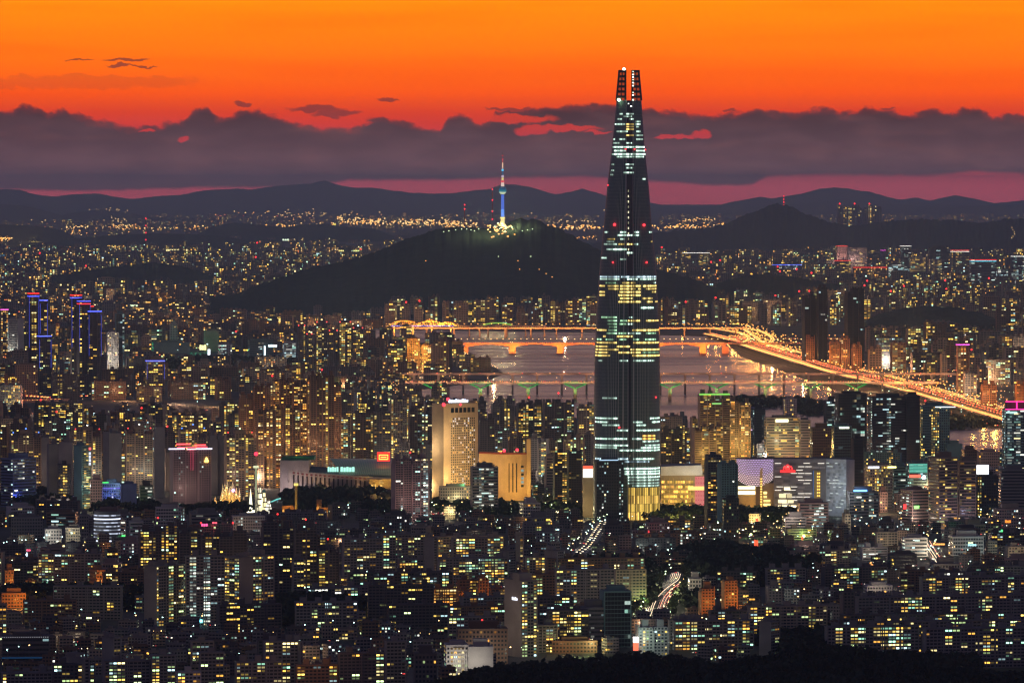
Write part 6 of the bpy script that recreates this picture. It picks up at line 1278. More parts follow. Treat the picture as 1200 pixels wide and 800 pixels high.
for (a_, b_, y1_, y2_, st) in ((913, 921, 583, 578, .14), (922, 928, 583, 578, .08), (919, 926, 574, 571, .3), (912, 922, 589, 585, .2), (923, 930, 589, 585.5, .16), (912, 933, 596.5, 592, .45), (913, 930, 602, 599, .22)): m.box(X(a_), X(b_), -1.3, -.9, zp(y1_), zp(y2_), 'lit', (1, .82, .45, st), top='lit')
m.build('shop_window', sd_)
for (x, y, z_, pw, c) in ((920, -26, 10, 5000, (1, .75, .4)), (945, -30, 30, 4500, (1, .9, .8)), (980, -45, 26, 16000, (.85, .95, 1)), (984, -50, 45, 12000, (.85, .95, 1))): p = At(x, 500, Ys); glow(Vector((p.x, Ys + y, z_)), pw, c, 1.2)
OCC.append((Ys, 907, 1002, 537, 604))
# rooftop crosses
for (x, y, w_, hh_, Yy, lb) in ((1000.5, 520, 2.6, 15, G(1000, 596).y, 'tall thin white glowing cross before the dark glass office'), (32, 650, 1.6, 7, G(32, 655).y, 'small blue-white glowing cross among low roofs')):
    p = At(x, y, Yy); cr = root('cross', (p.x, Yy - 6, 0), 0, lb, 'cross', 'glowing crosses'); s = sc(Yy); m = MB(); r_ = .45 / s
    m.bar((0, 0, p.z - hh_ / 2 / s), (0, 0, p.z + hh_ / 2 / s), r_, 'lit', (.7, .9, 1, .22)); m.bar((-w_ * 1.0 / s, 0, p.z + hh_ * .12 / s), (w_ / s, 0, p.z + hh_ * .12 / s), r_, 'lit', (.7, .9, 1, .22)); m.build('cross_bars', cr); m = MB(); m.bar((0, .5, 0), (0, .5, p.z - hh_ / 2 / s), .25, 'metal'); m.build('mast', cr)
# ---- banded round office
Pb = G(125, 637); s = sc(Pb.y); hB = At(125, 599, Pb.y).z; bo = root('banded_office', Pb, 0, 'round-cornered office wrapped in bright white floor bands', 'office'); r0 = 15.5 / s
m = MB(1); m.cyl(0, 8, r0, r0, 0, hB, 28, 'wall', (.22, .22, .24, 0)); m.box(-r0 * .5, r0 * .8, 4, 14, hB + .01, hB + 5, 'wall', (.2, .12, .12, 0)); m.build('wall', bo)
for k_ in range(8):
    m = MB(); z = 3 + (hB - 4) * k_ / 8; n_ = 16
    for i in range(n_):
        a, b_ = -math.pi * (i / n_), -math.pi * ((i + 1) / n_)
        m.face([(r0 * 1.01 * math.cos(b_), 8 + r0 * 1.01 * math.sin(b_), z), (r0 * 1.01 * math.cos(a), 8 + r0 * 1.01 * math.sin(a), z), (r0 * 1.01 * math.cos(a), 8 + r0 * 1.01 * math.sin(a), z + 1.5), (r0 * 1.01 * math.cos(b_), 8 + r0 * 1.01 * math.sin(b_), z + 1.5)], 'lit', (.72, .8, 1, rnd.choice([.02, .04, .07, .1]) if k_ not in (0, 6) else .2))
    m.build('lit_floor', bo)
OCC.append((Pb.y, 109, 141, 599, 637))
# ---- hilltop tower and masts
Yn = 19400; pb = At(589, 264, Yn); nt_ = root('hilltop_tower', (pb.x, Yn, pb.z - 6), 0, 'blue-lit observation tower with a banded antenna on the wooded hill', 'observation tower'); zb = pb.z - 6; sN = sc(Yn)
zn = lambda y: At(589, y, Yn).z - zb
m = MB(); m.cyl(0, 0, 2.6 / sN, 2.2 / sN, 0, zn(256), 14, 'lit', (1, .85, .35, .13)); m.cyl(0, 0, 2.9 / sN, 2.9 / sN, zn(256), zn(254.6), 14, 'lit', (1, .75, .2, .2)); m.build('base', nt_)
m = MB(); m.cyl(0, 0, 1.9 / sN, 1.6 / sN, zn(254.5), zn(235), 14, 'wall', (.5, .5, .6, 0)); m.build('shaft', nt_)
m = MB()
for k_ in range(6): m.cyl(0, 0, (1.95 - .04 * k_) / sN, (1.92 - .04 * k_) / sN, zn(254.2) + k_ * (zn(228) - zn(254.2)) / 6, zn(254.2) + (k_ + 1) * (zn(228) - zn(254.2)) / 6 - .3, 12, 'lit', (.12 + .05 * (k_ == 0), .24 + .1 * (k_ < 2), 1, .085 + .05 * (k_ < 2)), cap=False)
m.build('blue_light_sleeve', nt_)
m = MB(); m.cyl(0, 0, 2.4 / sN, 4.4 / sN, zn(227.5), zn(225), 16, 'lit', (.75, .9, .6, .09)); m.cyl(0, 0, 4.4 / sN, 4.4 / sN, zn(225), zn(222.6), 16, 'lit', (.05, .45, .6, .05)); m.cyl(0, 0, 4.4 / sN, 2.8 / sN, zn(222.6), zn(219), 16, 'lit', (.03, .22, .5, .035)); m.build('observation_deck', nt_)
seg = [(218.5, 214, 2.0, (1, .75, .65), .1), (214, 211.6, 2.1, (1, .12, .15), .1), (211.4, 208, 1.3, (1, .8, .3), .1), (207.8, 205.5, 1.5, (.9, .7, .9), .08), (205, 200.5, .8, (.1, .3, .6), .04), (200.4, 198.4, 1.3, (.1, .6, 1), .14), (198, 196.8, .8, (.9, .9, .9), .08), (196.6, 190.6, .7, (1, .62, .4), .12), (190.4, 187.4, .55, (.9, .15, .15), .07), (187.2, 186.2, 1.0, (1, .05, .08), .1), (186, 183, .4, (.8, .15, .15), .03), (182.8, 182, 1.0, (1, .05, .08), .1), (181.8, 178.5, .25, (.4, .2, .2), .01)]
for (ya_, yb_, r_, c, st) in seg: m = MB(); m.cyl(0, 0, r_ / sN, r_ * .85 / sN, zn(ya_), zn(yb_), 8, 'lit', (*c, st)); m.build('antenna_section', nt_)
for i in range(60):
    x = 589 + rnd.gauss(-2, 7.5); y = 268 + abs(rnd.gauss(0, 3)) - 3 * (abs(x - 587) < 5); x = min(max(x, 572), 606)
    q_ = At(x, y, Yn - 150 - 60 * (y - 262)); pool('street_lamp', 'far_' + rnd.choice(['amber', 'green', 'amber', 'white', 'orange']), (q_.x, q_.y, q_.z - 13), 0, rnd.uniform(1.2, 2.0), .4, colour='amber', hill=True)
for (x, y) in [(520, 271), (526, 270), (534, 269), (541, 268), (547, 268), (556, 270), (561, 268), (552, 269), (612, 270), (618, 269), (624, 268), (607, 305), (609, 315), (632, 315), (640, 320), (647, 324), (499, 305), (584, 300), (622, 300)]:
    q_ = At(x, y, Yn - 200 - 26 * (y - 262)); pool('street_lamp', 'far_' + ('orange' if y > 300 else 'green'), (q_.x, q_.y, q_.z - 13), 0, .9, .4, colour='orange', hill=True)
def mast(x, yt, yb, Y, lb, reds):
    p = At(x, yb, Y); r_ = root('radio_mast', (p.x, Y, p.z - 8), 0, lb, 'radio mast', 'radio masts'); h_ = At(x, yt, Y).z - p.z + 8; s = sc(Y); m = MB(); w0 = .55 / s
    for sx, sy in ((-1, -1), (1, -1), (1, 1), (-1, 1)): m.bar((sx * w0, sy * w0, 0), (sx * w0 * .4, sy * w0 * .4, h_), .25 / s * .7, 'metal', (.4, .12, .1, 0))
    for k_ in range(9): z0, z1 = h_ * k_ / 9, h_ * (k_ + 1) / 9; m.bar((-w0, -w0, z0), (w0 * .9, -w0, z1), .12 / s, 'metal', (.4, .12, .1, 0))
    m.build('lattice', r_)
    for u in reds: m = MB(); m.ball(0, -w0, h_ * u, .9 / s, 'lit', (1, .03, .05, .28), 6); m.build('warning_light', r_)
for dx_, pw in ((-60, 250000), (0, 500000), (40, 250000)): glow((pb.x + dx_, Yn - 190, pb.z + 45), pw, (1, .8, .35), 3)  # glow added above the summit to light its trees
mast(577, 222, 256, 19500, 'lattice radio mast with four red lamps left of the hilltop tower', (1, .66, .3, .05)); mast(544.5, 240, 262, 19500, 'short radio mast with one red lamp on the wooded hill ridge', (1, .8))
mast(918.5, 230, 240, 36000, 'red-lit radio mast on the pointed dark hill', (1, .7, .4, .1)); mast(171, 256, 296, 34000, 'tall red-lamped mast rising from the far left plain', (1, .8, .6, .4))
# ================================================================== AVENUES, TRAFFIC, TREES
av = dense([(800, 672), (797, 680), (789, 686), (780, 693), (773, 701), (769, 710), (765, 722)])
ra = road('avenue', [G(x, y) for x, y in av], 26, .3)
cars(ra, 5.6, (-11, -9, -7, -5, -3), where='the curving tree-lined avenue', jit=.2); cars(ra, 8, (3.5, 6.5, 9.5), away=True, where='the curving tree-lined avenue', jit=.3)
for i in range(0, len(av), 3):
    for sg in (-1, 1):
        x, y = av[i]; lamp(x + sg * 15, y + 1, 'green' if sg < 0 else 'amber', 1.2, imp=1.4); p = G(x + sg * 14, y, 9)
        glow(p, 9000, (1, .9, .55), .6)
mk = [(1087, 634), (1092, 643), (1098, 652), (1104, 662), (1110, 674)]
rm = road('market_street', [G(x, y) for x, y in dense(mk)], 14, .3)
cars(rm, 7, (-4, -1), where='the bright market street'); cars(rm, 9, (3,), away=True, where='the bright market street')
for i in range(26): x = 1087 + 23 * i / 26; lamp(x + rnd.uniform(-6, 6), 634 + 40 * i / 26, rnd.choice(['white', 'amber', 'white', 'cyan']), 1.1, imp=1.2)
for i in range(6): glow(G(1089 + 4 * i, 637 + 7 * i, 8), 14000, (1, .85, .6), .8)
hb = dense([(498, 603), (540, 600), (580, 598), (620, 596), (660, 599), (700, 604)]); rh = road('boulevard', [G(x, y) for x, y in hb], 30, .3)
cars(rh, 11, (-11, -7, -3), where='the boulevard before the golden store'); cars(rh, 13, (4, 8), away=True, where='the boulevard before the golden store')
for i in range(40): x = 498 + 200 * i / 40; lamp(x, 601 - 4 * math.sin(math.pi * i / 40) + rnd.uniform(-3, 3), rnd.choice(['amber', 'white', 'amber', 'green']), 1.2, imp=1.3)
for i in range(9): glow(G(505 + 22 * i, 599, 10), 11000, (1, .8, .4), 1)
ds_ = dense([(712, 606), (700, 622), (688, 640), (672, 652), (655, 664)]); rd = road('side_street', [G(x, y) for x, y in ds_], 12, .3); cars(rd, 36, (-3, 3), where='the slanting street below the skyscraper')
for i in range(30): u = i / 30; lamp(712 - 57 * u + rnd.uniform(-4, 4), 606 + 58 * u, rnd.choice(['white', 'amber', 'green', 'cyan']), 1.1, imp=1.2)
for u in (.1, .3, .5, .7): glow(G(712 - 57 * u, 606 + 58 * u, 8), 4500, (1, .9, .75), .7)
wr = dense([(-10, 648), (20, 645), (50, 641), (75, 639)]); road('west_street', [G(x, y) for x, y in wr], 14, .3)
for i in range(18): lamp(i * 4.2, 647 - i * .5 + rnd.uniform(-1, 1), rnd.choice(['white', 'cyan', 'white']), 1.2, imp=1.3)
for i in range(4): glow(G(8 + 18 * i, 645, 8), 5000, (.9, 1, .9), .7)
cars([G(-5, 461, 10), G(60, 466, 10), G(100, 464, 10)], 16, (-4, 4), where='the elevated western road'); rw = road('elevated_road', [G(x, y, 12) for x, y in dense([(-20, 471), (30, 470), (75, 468)])], 26, 12, 2.0, (.45, .3, .25, 0)); cars(rw, 13, (-8, 0, 8), away=True, where='the elevated western road')
for i in range(5): glow(G(5 + 16 * i, 470, 22), 40000, (1, .32, .16), 2)
# far highway lights
def line_lamps(pts, n, cols, size, jy=.8, Y=None):
    for i in range(n):
        u = rnd.random() * (len(pts) - 1); a, b_ = pts[int(u)], pts[min(int(u) + 1, len(pts) - 1)]; tt = u % 1
        lamp(a[0] * (1 - tt) + b_[0] * tt, a[1] * (1 - tt) + b_[1] * tt + rnd.gauss(0, jy), rnd.choice(cols), size * rnd.uniform(.7, 1.3))
line_lamps([(-5, 286), (20, 283), (45, 280)], 240, ['orange', 'orange', 'amber'], 1.5, 1.2)
for x in range(0, 48, 10): glow(G(x, 285 - x * .1, 30), 900000, ORA, 3)
line_lamps([(20, 277), (100, 279), (200, 273), (330, 271), (400, 268), (440, 266)], 130, ['orange', 'amber', 'orange'], 1.5, .8)
line_lamps([(75, 272), (130, 271), (160, 270)], 60, ['orange', 'amber'], 1.3, .9); line_lamps([(395, 263), (450, 267), (520, 268), (560, 270)], 260, ['orange', 'amber', 'amber'], 1.6, 2.0)
line_lamps([(640, 272), (700, 273), (780, 273), (840, 271), (860, 270)], 220, ['orange', 'orange', 'amber'], 1.6, .9); line_lamps([(640, 265), (700, 264)], 26, ['amber'], 1.2, .8); line_lamps([(800, 263), (838, 262)], 40, ['amber', 'orange'], 1.2, .8)
line_lamps([(660, 283), (700, 284)], 16, ['orange'], 1.3, .5); line_lamps([(250, 253), (330, 255), (420, 256), (560, 257), (700, 255), (750, 253)], 80, ['amber', 'orange', 'white'], 1.3, 1.3)
line_lamps([(105, 249), (150, 252)], 22, ['amber'], 1.2, 1.2); line_lamps([(30, 258), (70, 258)], 30, ['amber', 'white'], 1.2, 3); line_lamps([(120, 260), (155, 262)], 34, ['amber', 'white'], 1.2, 3); line_lamps([(320, 257), (380, 256)], 40, ['amber', 'white', 'orange'], 1.2, 3)
for (x, y) in [(1186, 266), (1187, 268.5), (1188.5, 271), (1189, 273.5), (1187, 276), (1185.5, 278)]:
    for d_ in (0, .9): q_ = At(x, y + d_, 33500); pool('street_lamp', 'far_amber', (q_.x, q_.y, q_.z - 13), 0, .9, .5, colour='amber', hill=True)
# scattered town lamps
def scatter(n, x0, x1, y0, y1, cols, size=1.0):
    for _ in range(n):
        x, y = rnd.uniform(x0, x1), rnd.uniform(y0, y1)
        if inpoly(x, y, river) or blocked(x, y, False): continue
        lamp(x, y, rnd.choice(cols), size * rnd.choice([.5, .6, .7, 1.0, 1.2]), z=rnd.choice([0, 6, 12]))
def manual(x, y):
    return (x > 780 and y > 706) or (160 < x < 400 and 645 < y < 735) or (398 < x < 620 and 640 < y < 722) or (x < 500 and y > 748) or (620 < x < 830 and y > 716)
def hill_at(x, y):
    Yd_ = depth(y)
    for pts, Y, th in HILLS[4:]:
        if pts[0][0] < x < pts[-1][0]:
            hz_ = At(x, interp(pts, x), Y).z
            if abs(Yd_ - Y) < th * .8 and hz_ > 12: return True
    return False
RD = [(ra, 20), (rm, 12), (rh, 22), (rd, 10), (r1, 60), (r2, 40), (rw, 20)]
RDS = [(p.x, p.y, w_) for P_, w_ in RD for a, b_ in zip(P_, P_[1:]) for p in [a.lerp(b_, k_ / 4) for k_ in range(4)]]
LMK = [(690, 830, 594, 611), (505, 624, 575, 596), (326, 464, 562, 592), (242, 400, 588, 606), (862, 1004, 590, 612), (108, 142, 628, 640)]
def blocked(x, y, bld=True, wpx=0):
    if y > interp(near_pts, x) - 6: return True
    if hill_at(x, y): return True
    for (cx_, cy__, rx, ry) in WOODS:
        if abs((x - cx_) / rx) ** 2 + abs((y - cy__) / ry) ** 2 < (.95 if bld else .6): return True
    if bld:
        for (a, b_, c_, e_) in LMK:
            if a - wpx / 2 < x < b_ + wpx / 2 and c_ < y < e_: return True
        for (a, b_, yb_) in RES:
            if a - wpx * .4 < x < b_ + wpx * .4 and -5 < y - yb_ < 4: return True
        p = G(x, y)
        for (rx, ry, w_) in RDS:
            if abs(p.x - rx) < w_ + wpx / 2 / sc(p.y) and abs(p.y - ry) < w_ + 30: return True
    return False
scatter(420, 0, 460, 318, 410, ['orange', 'orange', 'amber', 'white', 'orange'], 1.0); scatter(160, 0, 520, 290, 330, ['amber', 'white', 'orange', 'cyan'], .9)
scatter(240, 0, 460, 405, 500, ['amber', 'white', 'green', 'orange', 'cyan'], .9); scatter(120, 0, 400, 500, 560, ['white', 'green', 'amber', 'cyan'], 1.0)
scatter(150, 400, 545, 400, 447, ['amber', 'amber', 'orange', 'white'], 1.0); scatter(200, 780, 1200, 318, 372, ['orange', 'orange', 'amber', 'white'], 1.0); scatter(160, 960, 1200, 285, 325, ['white', 'amber', 'cyan', 'orange'], 1.0)
scatter(200, 1050, 1200, 395, 470, ['orange', 'amber', 'white', 'green'], .9); scatter(240, 860, 1180, 455, 505, ['amber', 'white', 'orange', 'green', 'cyan'], .8); scatter(120, 450, 860, 352, 384, ['orange', 'amber', 'white'], .8)
scatter(300, 600, 1200, 605, 690, ['white', 'green', 'cyan', 'amber', 'white'], .9); scatter(200, 0, 600, 600, 700, ['white', 'green', 'cyan', 'amber'], .9); scatter(150, 0, 560, 690, 790, ['white', 'amber', 'cyan'], .9); scatter(60, 560, 1200, 690, 765, ['white', 'amber', 'green'], .9)
scatter(120, 1000, 1200, 590, 625, ['white', 'amber', 'orange', 'cyan'], 1.2); scatter(60, 820, 960, 604, 640, ['amber', 'green', 'white'], 1.2)
for (x, y, c, r) in [(8, 664, 'amber', 2.6), (52, 494, 'orange', 2.4), (113, 494, 'orange', 2.4), (176, 494, 'orange', 2.4), (280, 494, 'amber', 1.6), (942, 628, 'green', 2), (906, 633, 'green', 2.6), (880, 626, 'green', 1.8)]:
    p = G(x, y + 30 * (y < 600) + 4); k_ = 'near_' + c; zz_ = At(x, y, p.y).z
    rt_ = root('flood_mast', p, 0, f'{c} floodlight on a tall mast, the one near ' + {8: 'the orange chimney-like block', 52: 'the blue crown-lamp tower', 113: 'the tan tower behind the teal-edged block', 176: 'the white crown-lamp tower', 280: 'the castle tower', 942: 'the cream box rows', 906: 'the dotted mall forecourt', 880: 'the red stall by the mall'}[x], 'floodlight', 'tall floodlight masts')
    m = MB(); m.cyl(0, 0, .4, .25, 0, zz_, 6, 'metal', (.3, .3, .3, 0)); m.build('mast', rt_); m = MB(); m.ball(0, 0, zz_, r * .8, 'lit', (*{'orange': ORA, 'amber': AMB, 'green': (.7, 1, .3)}[c], .8), 8); m.build('lamp_head', rt_)
    glow(p + Vector((0, -5, zz_ + 2)), 5000, {'orange': ORA, 'amber': (1, .5, .15), 'green': (.6, 1, .25)}[c], 1)
# red and coloured roof signs among the low quarter, each its own sign
SG = [(441, 663, 4, 3, (1, .1, .05)), (887, 607, 3, 3, (1, .1, .05)), (886, 632, 5, 9, (1, .1, .04)), (1135, 612, 5, 2, (.1, 1, .3)), (1181, 609, 7, 3, (1, .25, .03)), (1175, 620, 5, 3, (.1, 1, .25)), (1150, 608, 3, 5, (1, .2, .1)), (1192, 621, 6, 4, (.2, .8, 1)), (1020, 658, 2, 2, (1, .4, .1)), (240, 613, 8, 3, (1, .1, .3)),
      (252, 611, 6, 2, (1, .1, .15)), (145, 626, 4, 2, (.1, 1, .2)), (34, 643, 5, 2, (1, .1, .2)), (862, 657, 8, 3, (.4, .8, 1)), (1139, 637, 10, 2, (.4, .9, 1)), (760, 621, 1.5, 4, (1, .05, .05)), (752, 631, 3, 3, (1, .05, .05)), (656, 658, 3, 2, (1, .1, .1)), (1100, 636, 14, 2, (1, .4, .1)), (1083, 687, 3, 2, (.9, .2, 1)),
      (659, 667, 8, 6, (.03, .5, .35)), (356, 772, 6, 3, (1, .3, .4)), (828, 635, 3, 7, (1, .4, .1)), (940, 628, 2, 4, (1, .1, .05)), (908, 620, 4, 10, (1, .1, .05)), (277, 440, 13, 6, (.85, 1, .95)), (158, 377, 11, 5, (.8, .97, 1)), (238, 404, 8, 6, (1, .95, .4)), (200, 405, 6, 4, (.1, 1, .3)), (245, 409, 3, 8, (.85, .9, 1)), (345, 358, 3, 4, (1, .9, .5)), (68, 315, 9, 2, (.7, 1, .95)), (2, 299, 8, 3, (.1, .6, 1)), (235, 302, 9, 3, (.6, 1, .85)), (157, 357, 9, 2, (.8, 1, .6)), (335, 280, 8, 2, (.8, 1, .7)), (1192, 365, 3, 3, (.2, .5, 1)), (392, 262, 3, 3, (1, .8, .1)), (395, 293, 18, 1.6, (1, .85, .25)), (418, 293, 12, 1.6, (.8, .9, .3)), (205, 292, 30, 2.2, (1, .85, .35)), (225, 346, 16, 3, (1, .4, .04)), (185, 350, 10, 3, (1, .4, .04)), (294, 271, 2, 4, (.1, .2, 1))]
cn = lambda c: 'white' if min(c) > .7 else ('red' if c[0] > .8 and c[1] < .15 and c[2] < .35 else ('orange' if c[0] > .8 and c[1] < .5 and c[2] < .2 else ('yellow' if c[0] > .7 and c[2] < .65 else ('pink' if c[0] > .7 else ('green' if c[1] > c[2] * 1.3 else 'blue')))))
SIGNS = []
for (x, y, w_, h_, c) in SG:
    yb = y + (14 if y > 500 else 8); P0 = G(x, yb); s = sc(P0.y); zt = At(x, y, P0.y).z; zl = max(1.5, zt - h_ / s); o = root('lit_sign', (P0.x, P0.y - 4, 0), 0, None, 'sign'); m = MB()
    n_ = max(1, int(w_ / 2.2)); wm_ = w_ / s
    for q_ in range(n_): m.box(-wm_ / 2 + wm_ * q_ / n_, -wm_ / 2 + wm_ * (q_ + (.86 if n_ > 1 else 1)) / n_, -.3, 0, zl, zt - (q_ % 2) * .06 * (zt - zl), 'lit', (*c, .26 if min(c) > .7 else .2), top='lit', bottom=True)
    m.build('lit_face', o); m = MB(); m.bar((0, .3, 0), (0, .3, zt), .3, 'metal', (.2, .2, .2, 0)); m.build('post', o); SIGNS.append((o, x, y, cn(c)))
    if y > 500: glow(Vector((P0.x, P0.y - 10, zt - 2)), 1500, c, .6)
    if (x, y) == (200, 405):
        for dx_ in range(-3, 4): glow(Vector((P0.x + dx_ * 22, P0.y - 40, 12)), 30000, (.03, 1, .4), 2)
it = put('office', 178, 180, 222, 402, 414, tint='teal', lit=.03, fa='wall', label='low hall washed in green light beyond the dark park', dep=20)
# street trees
def tree(x, y, h, m='leaf', lab=None):
    p = G(x, y); r_ = root('tree', p, rnd.uniform(0, 6), None, 'tree'); t_ = MB(); t_.cyl(0, 0, .32, .16, 0, h * .55, 7, 'bark'); 
    for k_ in range(4): a = k_ * 1.6; t_.bar((0, 0, h * .4), (h * .2 * math.cos(a), h * .2 * math.sin(a), h * .68), .1, 'bark')
    t_.build('trunk', r_)
    Q = np.concatenate([crown_pts((h * .16 * math.cos(a), h * .16 * math.sin(a), h * (.62 + .1 * (k_ % 2))), h * .26, h * .24, 70, npr, h * .025, h * .05) for k_, a in enumerate((0, 1.3, 2.6, 3.9, 5.2))])
    o = bpy.data.objects.new('crown', leafmesh('crown', Q, m)); C.objects.link(o); o.parent = r_; TREES.append((r_, x, y))
TREES = []
for i in range(30): tree(rnd.uniform(498, 515) if i % 3 == 0 else rnd.uniform(617, 652), rnd.uniform(588, 600), rnd.uniform(8, 13))
for i in range(0, len(av), 1):
    x, y = av[i]
    for sg in (-1, 1): tree(x + sg * rnd.uniform(19, 25), y + rnd.uniform(-3, 3), rnd.uniform(8, 12))
for i in range(16): tree(rnd.uniform(672, 702), rnd.uniform(752, 764), rnd.uniform(8, 11))
for (x, y, pw, c) in [(625, 592, 4500, (.75, 1, .35)), (640, 590, 4500, (.7, 1, .3)), (648, 596, 3000, (.9, 1, .5)), (506, 598, 4000, (.9, 1, .4)), (680, 760, 2600, (.75, 1, .35)), (694, 757, 2600, (1, .9, .4)), (756, 706, 2500, (.6, 1, .25)), (160, 592, 2500, (.5, 1, .3)), (120, 703, 6000, (1, .5, .1)), (40, 706, 6000, (1, .4, .06)), (75, 703, 5000, (1, .4, .08)), (90, 699, 4000, (1, .5, .1)),
                      (150, 702, 3500, (1, .45, .08)), (600, 772, 2500, (1, .9, .7)), (640, 770, 2500, (1, .9, .6)), (410, 724, 2500, (1, .6, .15)), (905, 640, 3000, (.6, 1, .3)), (875, 630, 2500, (1, .5, .2)), (880, 612, 6000, (1, .72, .25)), (900, 612, 6000, (1, .72, .25)), (920, 612, 5000, (1, .75, .3)), (808, 608, 5000, (1, .7, .2)), (785, 608, 5000, (1, .7, .2))]:
    glow(G(x, y - 2, 7) + Vector((0, -12, 2)), pw * (5 if x > 770 and y < 620 else 2.6), c, .8); lamp(x, y, 'green' if c[1] == 1 else 'amber', 1.2, imp=1.3)

# ================================================================== THE REST OF THE CITY
def zone(x, y):
    r = rnd.random; ch = rnd.choice
    if y > 690:
        if x < 470: k_ = ch(['slab', 'house', 'house', 'slab', 'house']); return k_, rnd.uniform(22, 42), .3, ch(['grey', 'beige', 'brown', 'dark', 'grey']), ch(['apt_mixed', 'apt_warm', 'apt_mixed'])
        k_ = ch(['house', 'house', 'slab', 'house']); return k_, rnd.uniform(18, 34), .3, ch(['grey', 'dark', 'brown']), 'apt_mixed'
    if y > 600:
        k_ = ch(['house'] * 9 + ['office', 'slab']); return k_, rnd.uniform(13, 24), .28, ch(['grey', 'brown', 'pink', 'dark', 'beige', 'white'] if k_ == 'office' else ['grey', 'brown', 'dark', 'brown', 'beige', 'dark']), ch(['apt_mixed', 'apt_mixed', 'grid_cool', 'apt_warm', 'strip_cool'] if k_ == 'office' else ['apt_mixed', 'apt_mixed', 'grid_cool'])
    if y > 560:
        if x < 330: k_ = ch(['tower', 'slab', 'house', 'office']); return k_, rnd.uniform(30, 62), .4, ch(['grey', 'tan', 'dark', 'beige']), ch(['apt_warm', 'apt_mixed'])
        if x > 1000: k_ = ch(['office', 'office', 'house', 'slab']); return k_, rnd.uniform(18, 34), .4, ch(['grey', 'pink', 'white', 'brown']), ch(['strip_warm', 'strip_cool', 'grid_warm', 'apt_mixed'])
        k_ = ch(['house', 'office']); return k_, rnd.uniform(14, 26), .35, ch(['grey', 'dark', 'beige']), 'apt_mixed'
    if y > 490:
        if x < 400: k_ = ch(['tower', 'tower', 'slab', 'tower', 'house']); return k_, rnd.uniform(48, 84), .42, ch(['dark', 'grey', 'tan', 'dark', 'brown']), ch(['apt_warm', 'apt_warm', 'apt_mixed'])
        if x < 800: k_ = ch(['tower', 'slab', 'tower']); return k_, rnd.uniform(44, 64), .45, ch(['dark', 'grey', 'dark', 'tan']), ch(['apt_warm', 'apt_mixed'])
        k_ = ch(['office', 'office', 'slab', 'house']); return k_, rnd.uniform(16, 34), .4, ch(['grey', 'dark', 'brown', 'teal']), ch(['strip_cool', 'grid_warm', 'apt_mixed', 'apt_warm'])
    if y > 400:
        if x < 560: k_ = ch(['tower', 'slab', 'slab', 'house', 'office', 'slab', 'house']); return k_, (rnd.uniform(26, 48) if y < 470 else rnd.uniform(36, 62)), .4, ch(['grey', 'tan', 'beige', 'dark', 'brown', 'brown']), ch(['apt_warm', 'apt_warm', 'grid_orange', 'apt_mixed'])
        k_ = ch(['tower', 'tower', 'slab']); return k_, rnd.uniform(40, 72), .42, ch(['tan', 'grey', 'dark', 'beige', 'brown']), ch(['apt_warm', 'apt_warm', 'apt_mixed'])
    if y > 345:
        if x < 440: k_ = ch(['house', 'house', 'slab', 'slab', 'house', 'office']); return k_, rnd.uniform(16, 40), .34, ch(['brown', 'grey', 'dark', 'tan']), ch(['apt_orange', 'grid_orange', 'apt_warm'])
        k_ = ch(['tower', 'tower', 'slab']); return k_, rnd.uniform(46, 74), .5, ch(['tan', 'grey', 'beige', 'brown']), ch(['apt_warm', 'apt_warm', 'apt_mixed'])
    if y > 290: k_ = ch(['slab', 'tower', 'slab', 'office']); return k_, rnd.uniform(22, 58), .42, ch(['grey', 'tan', 'beige', 'dark']), ch(['far_warm', 'far_warm', 'far_mixed', 'far_orange'])
    k_ = 'slab'; return k_, rnd.uniform(18, 44), .3, ch(['grey', 'tan']), ch(['far_warm', 'far_warm', 'far_orange'])
y = 254.5; FILL = []
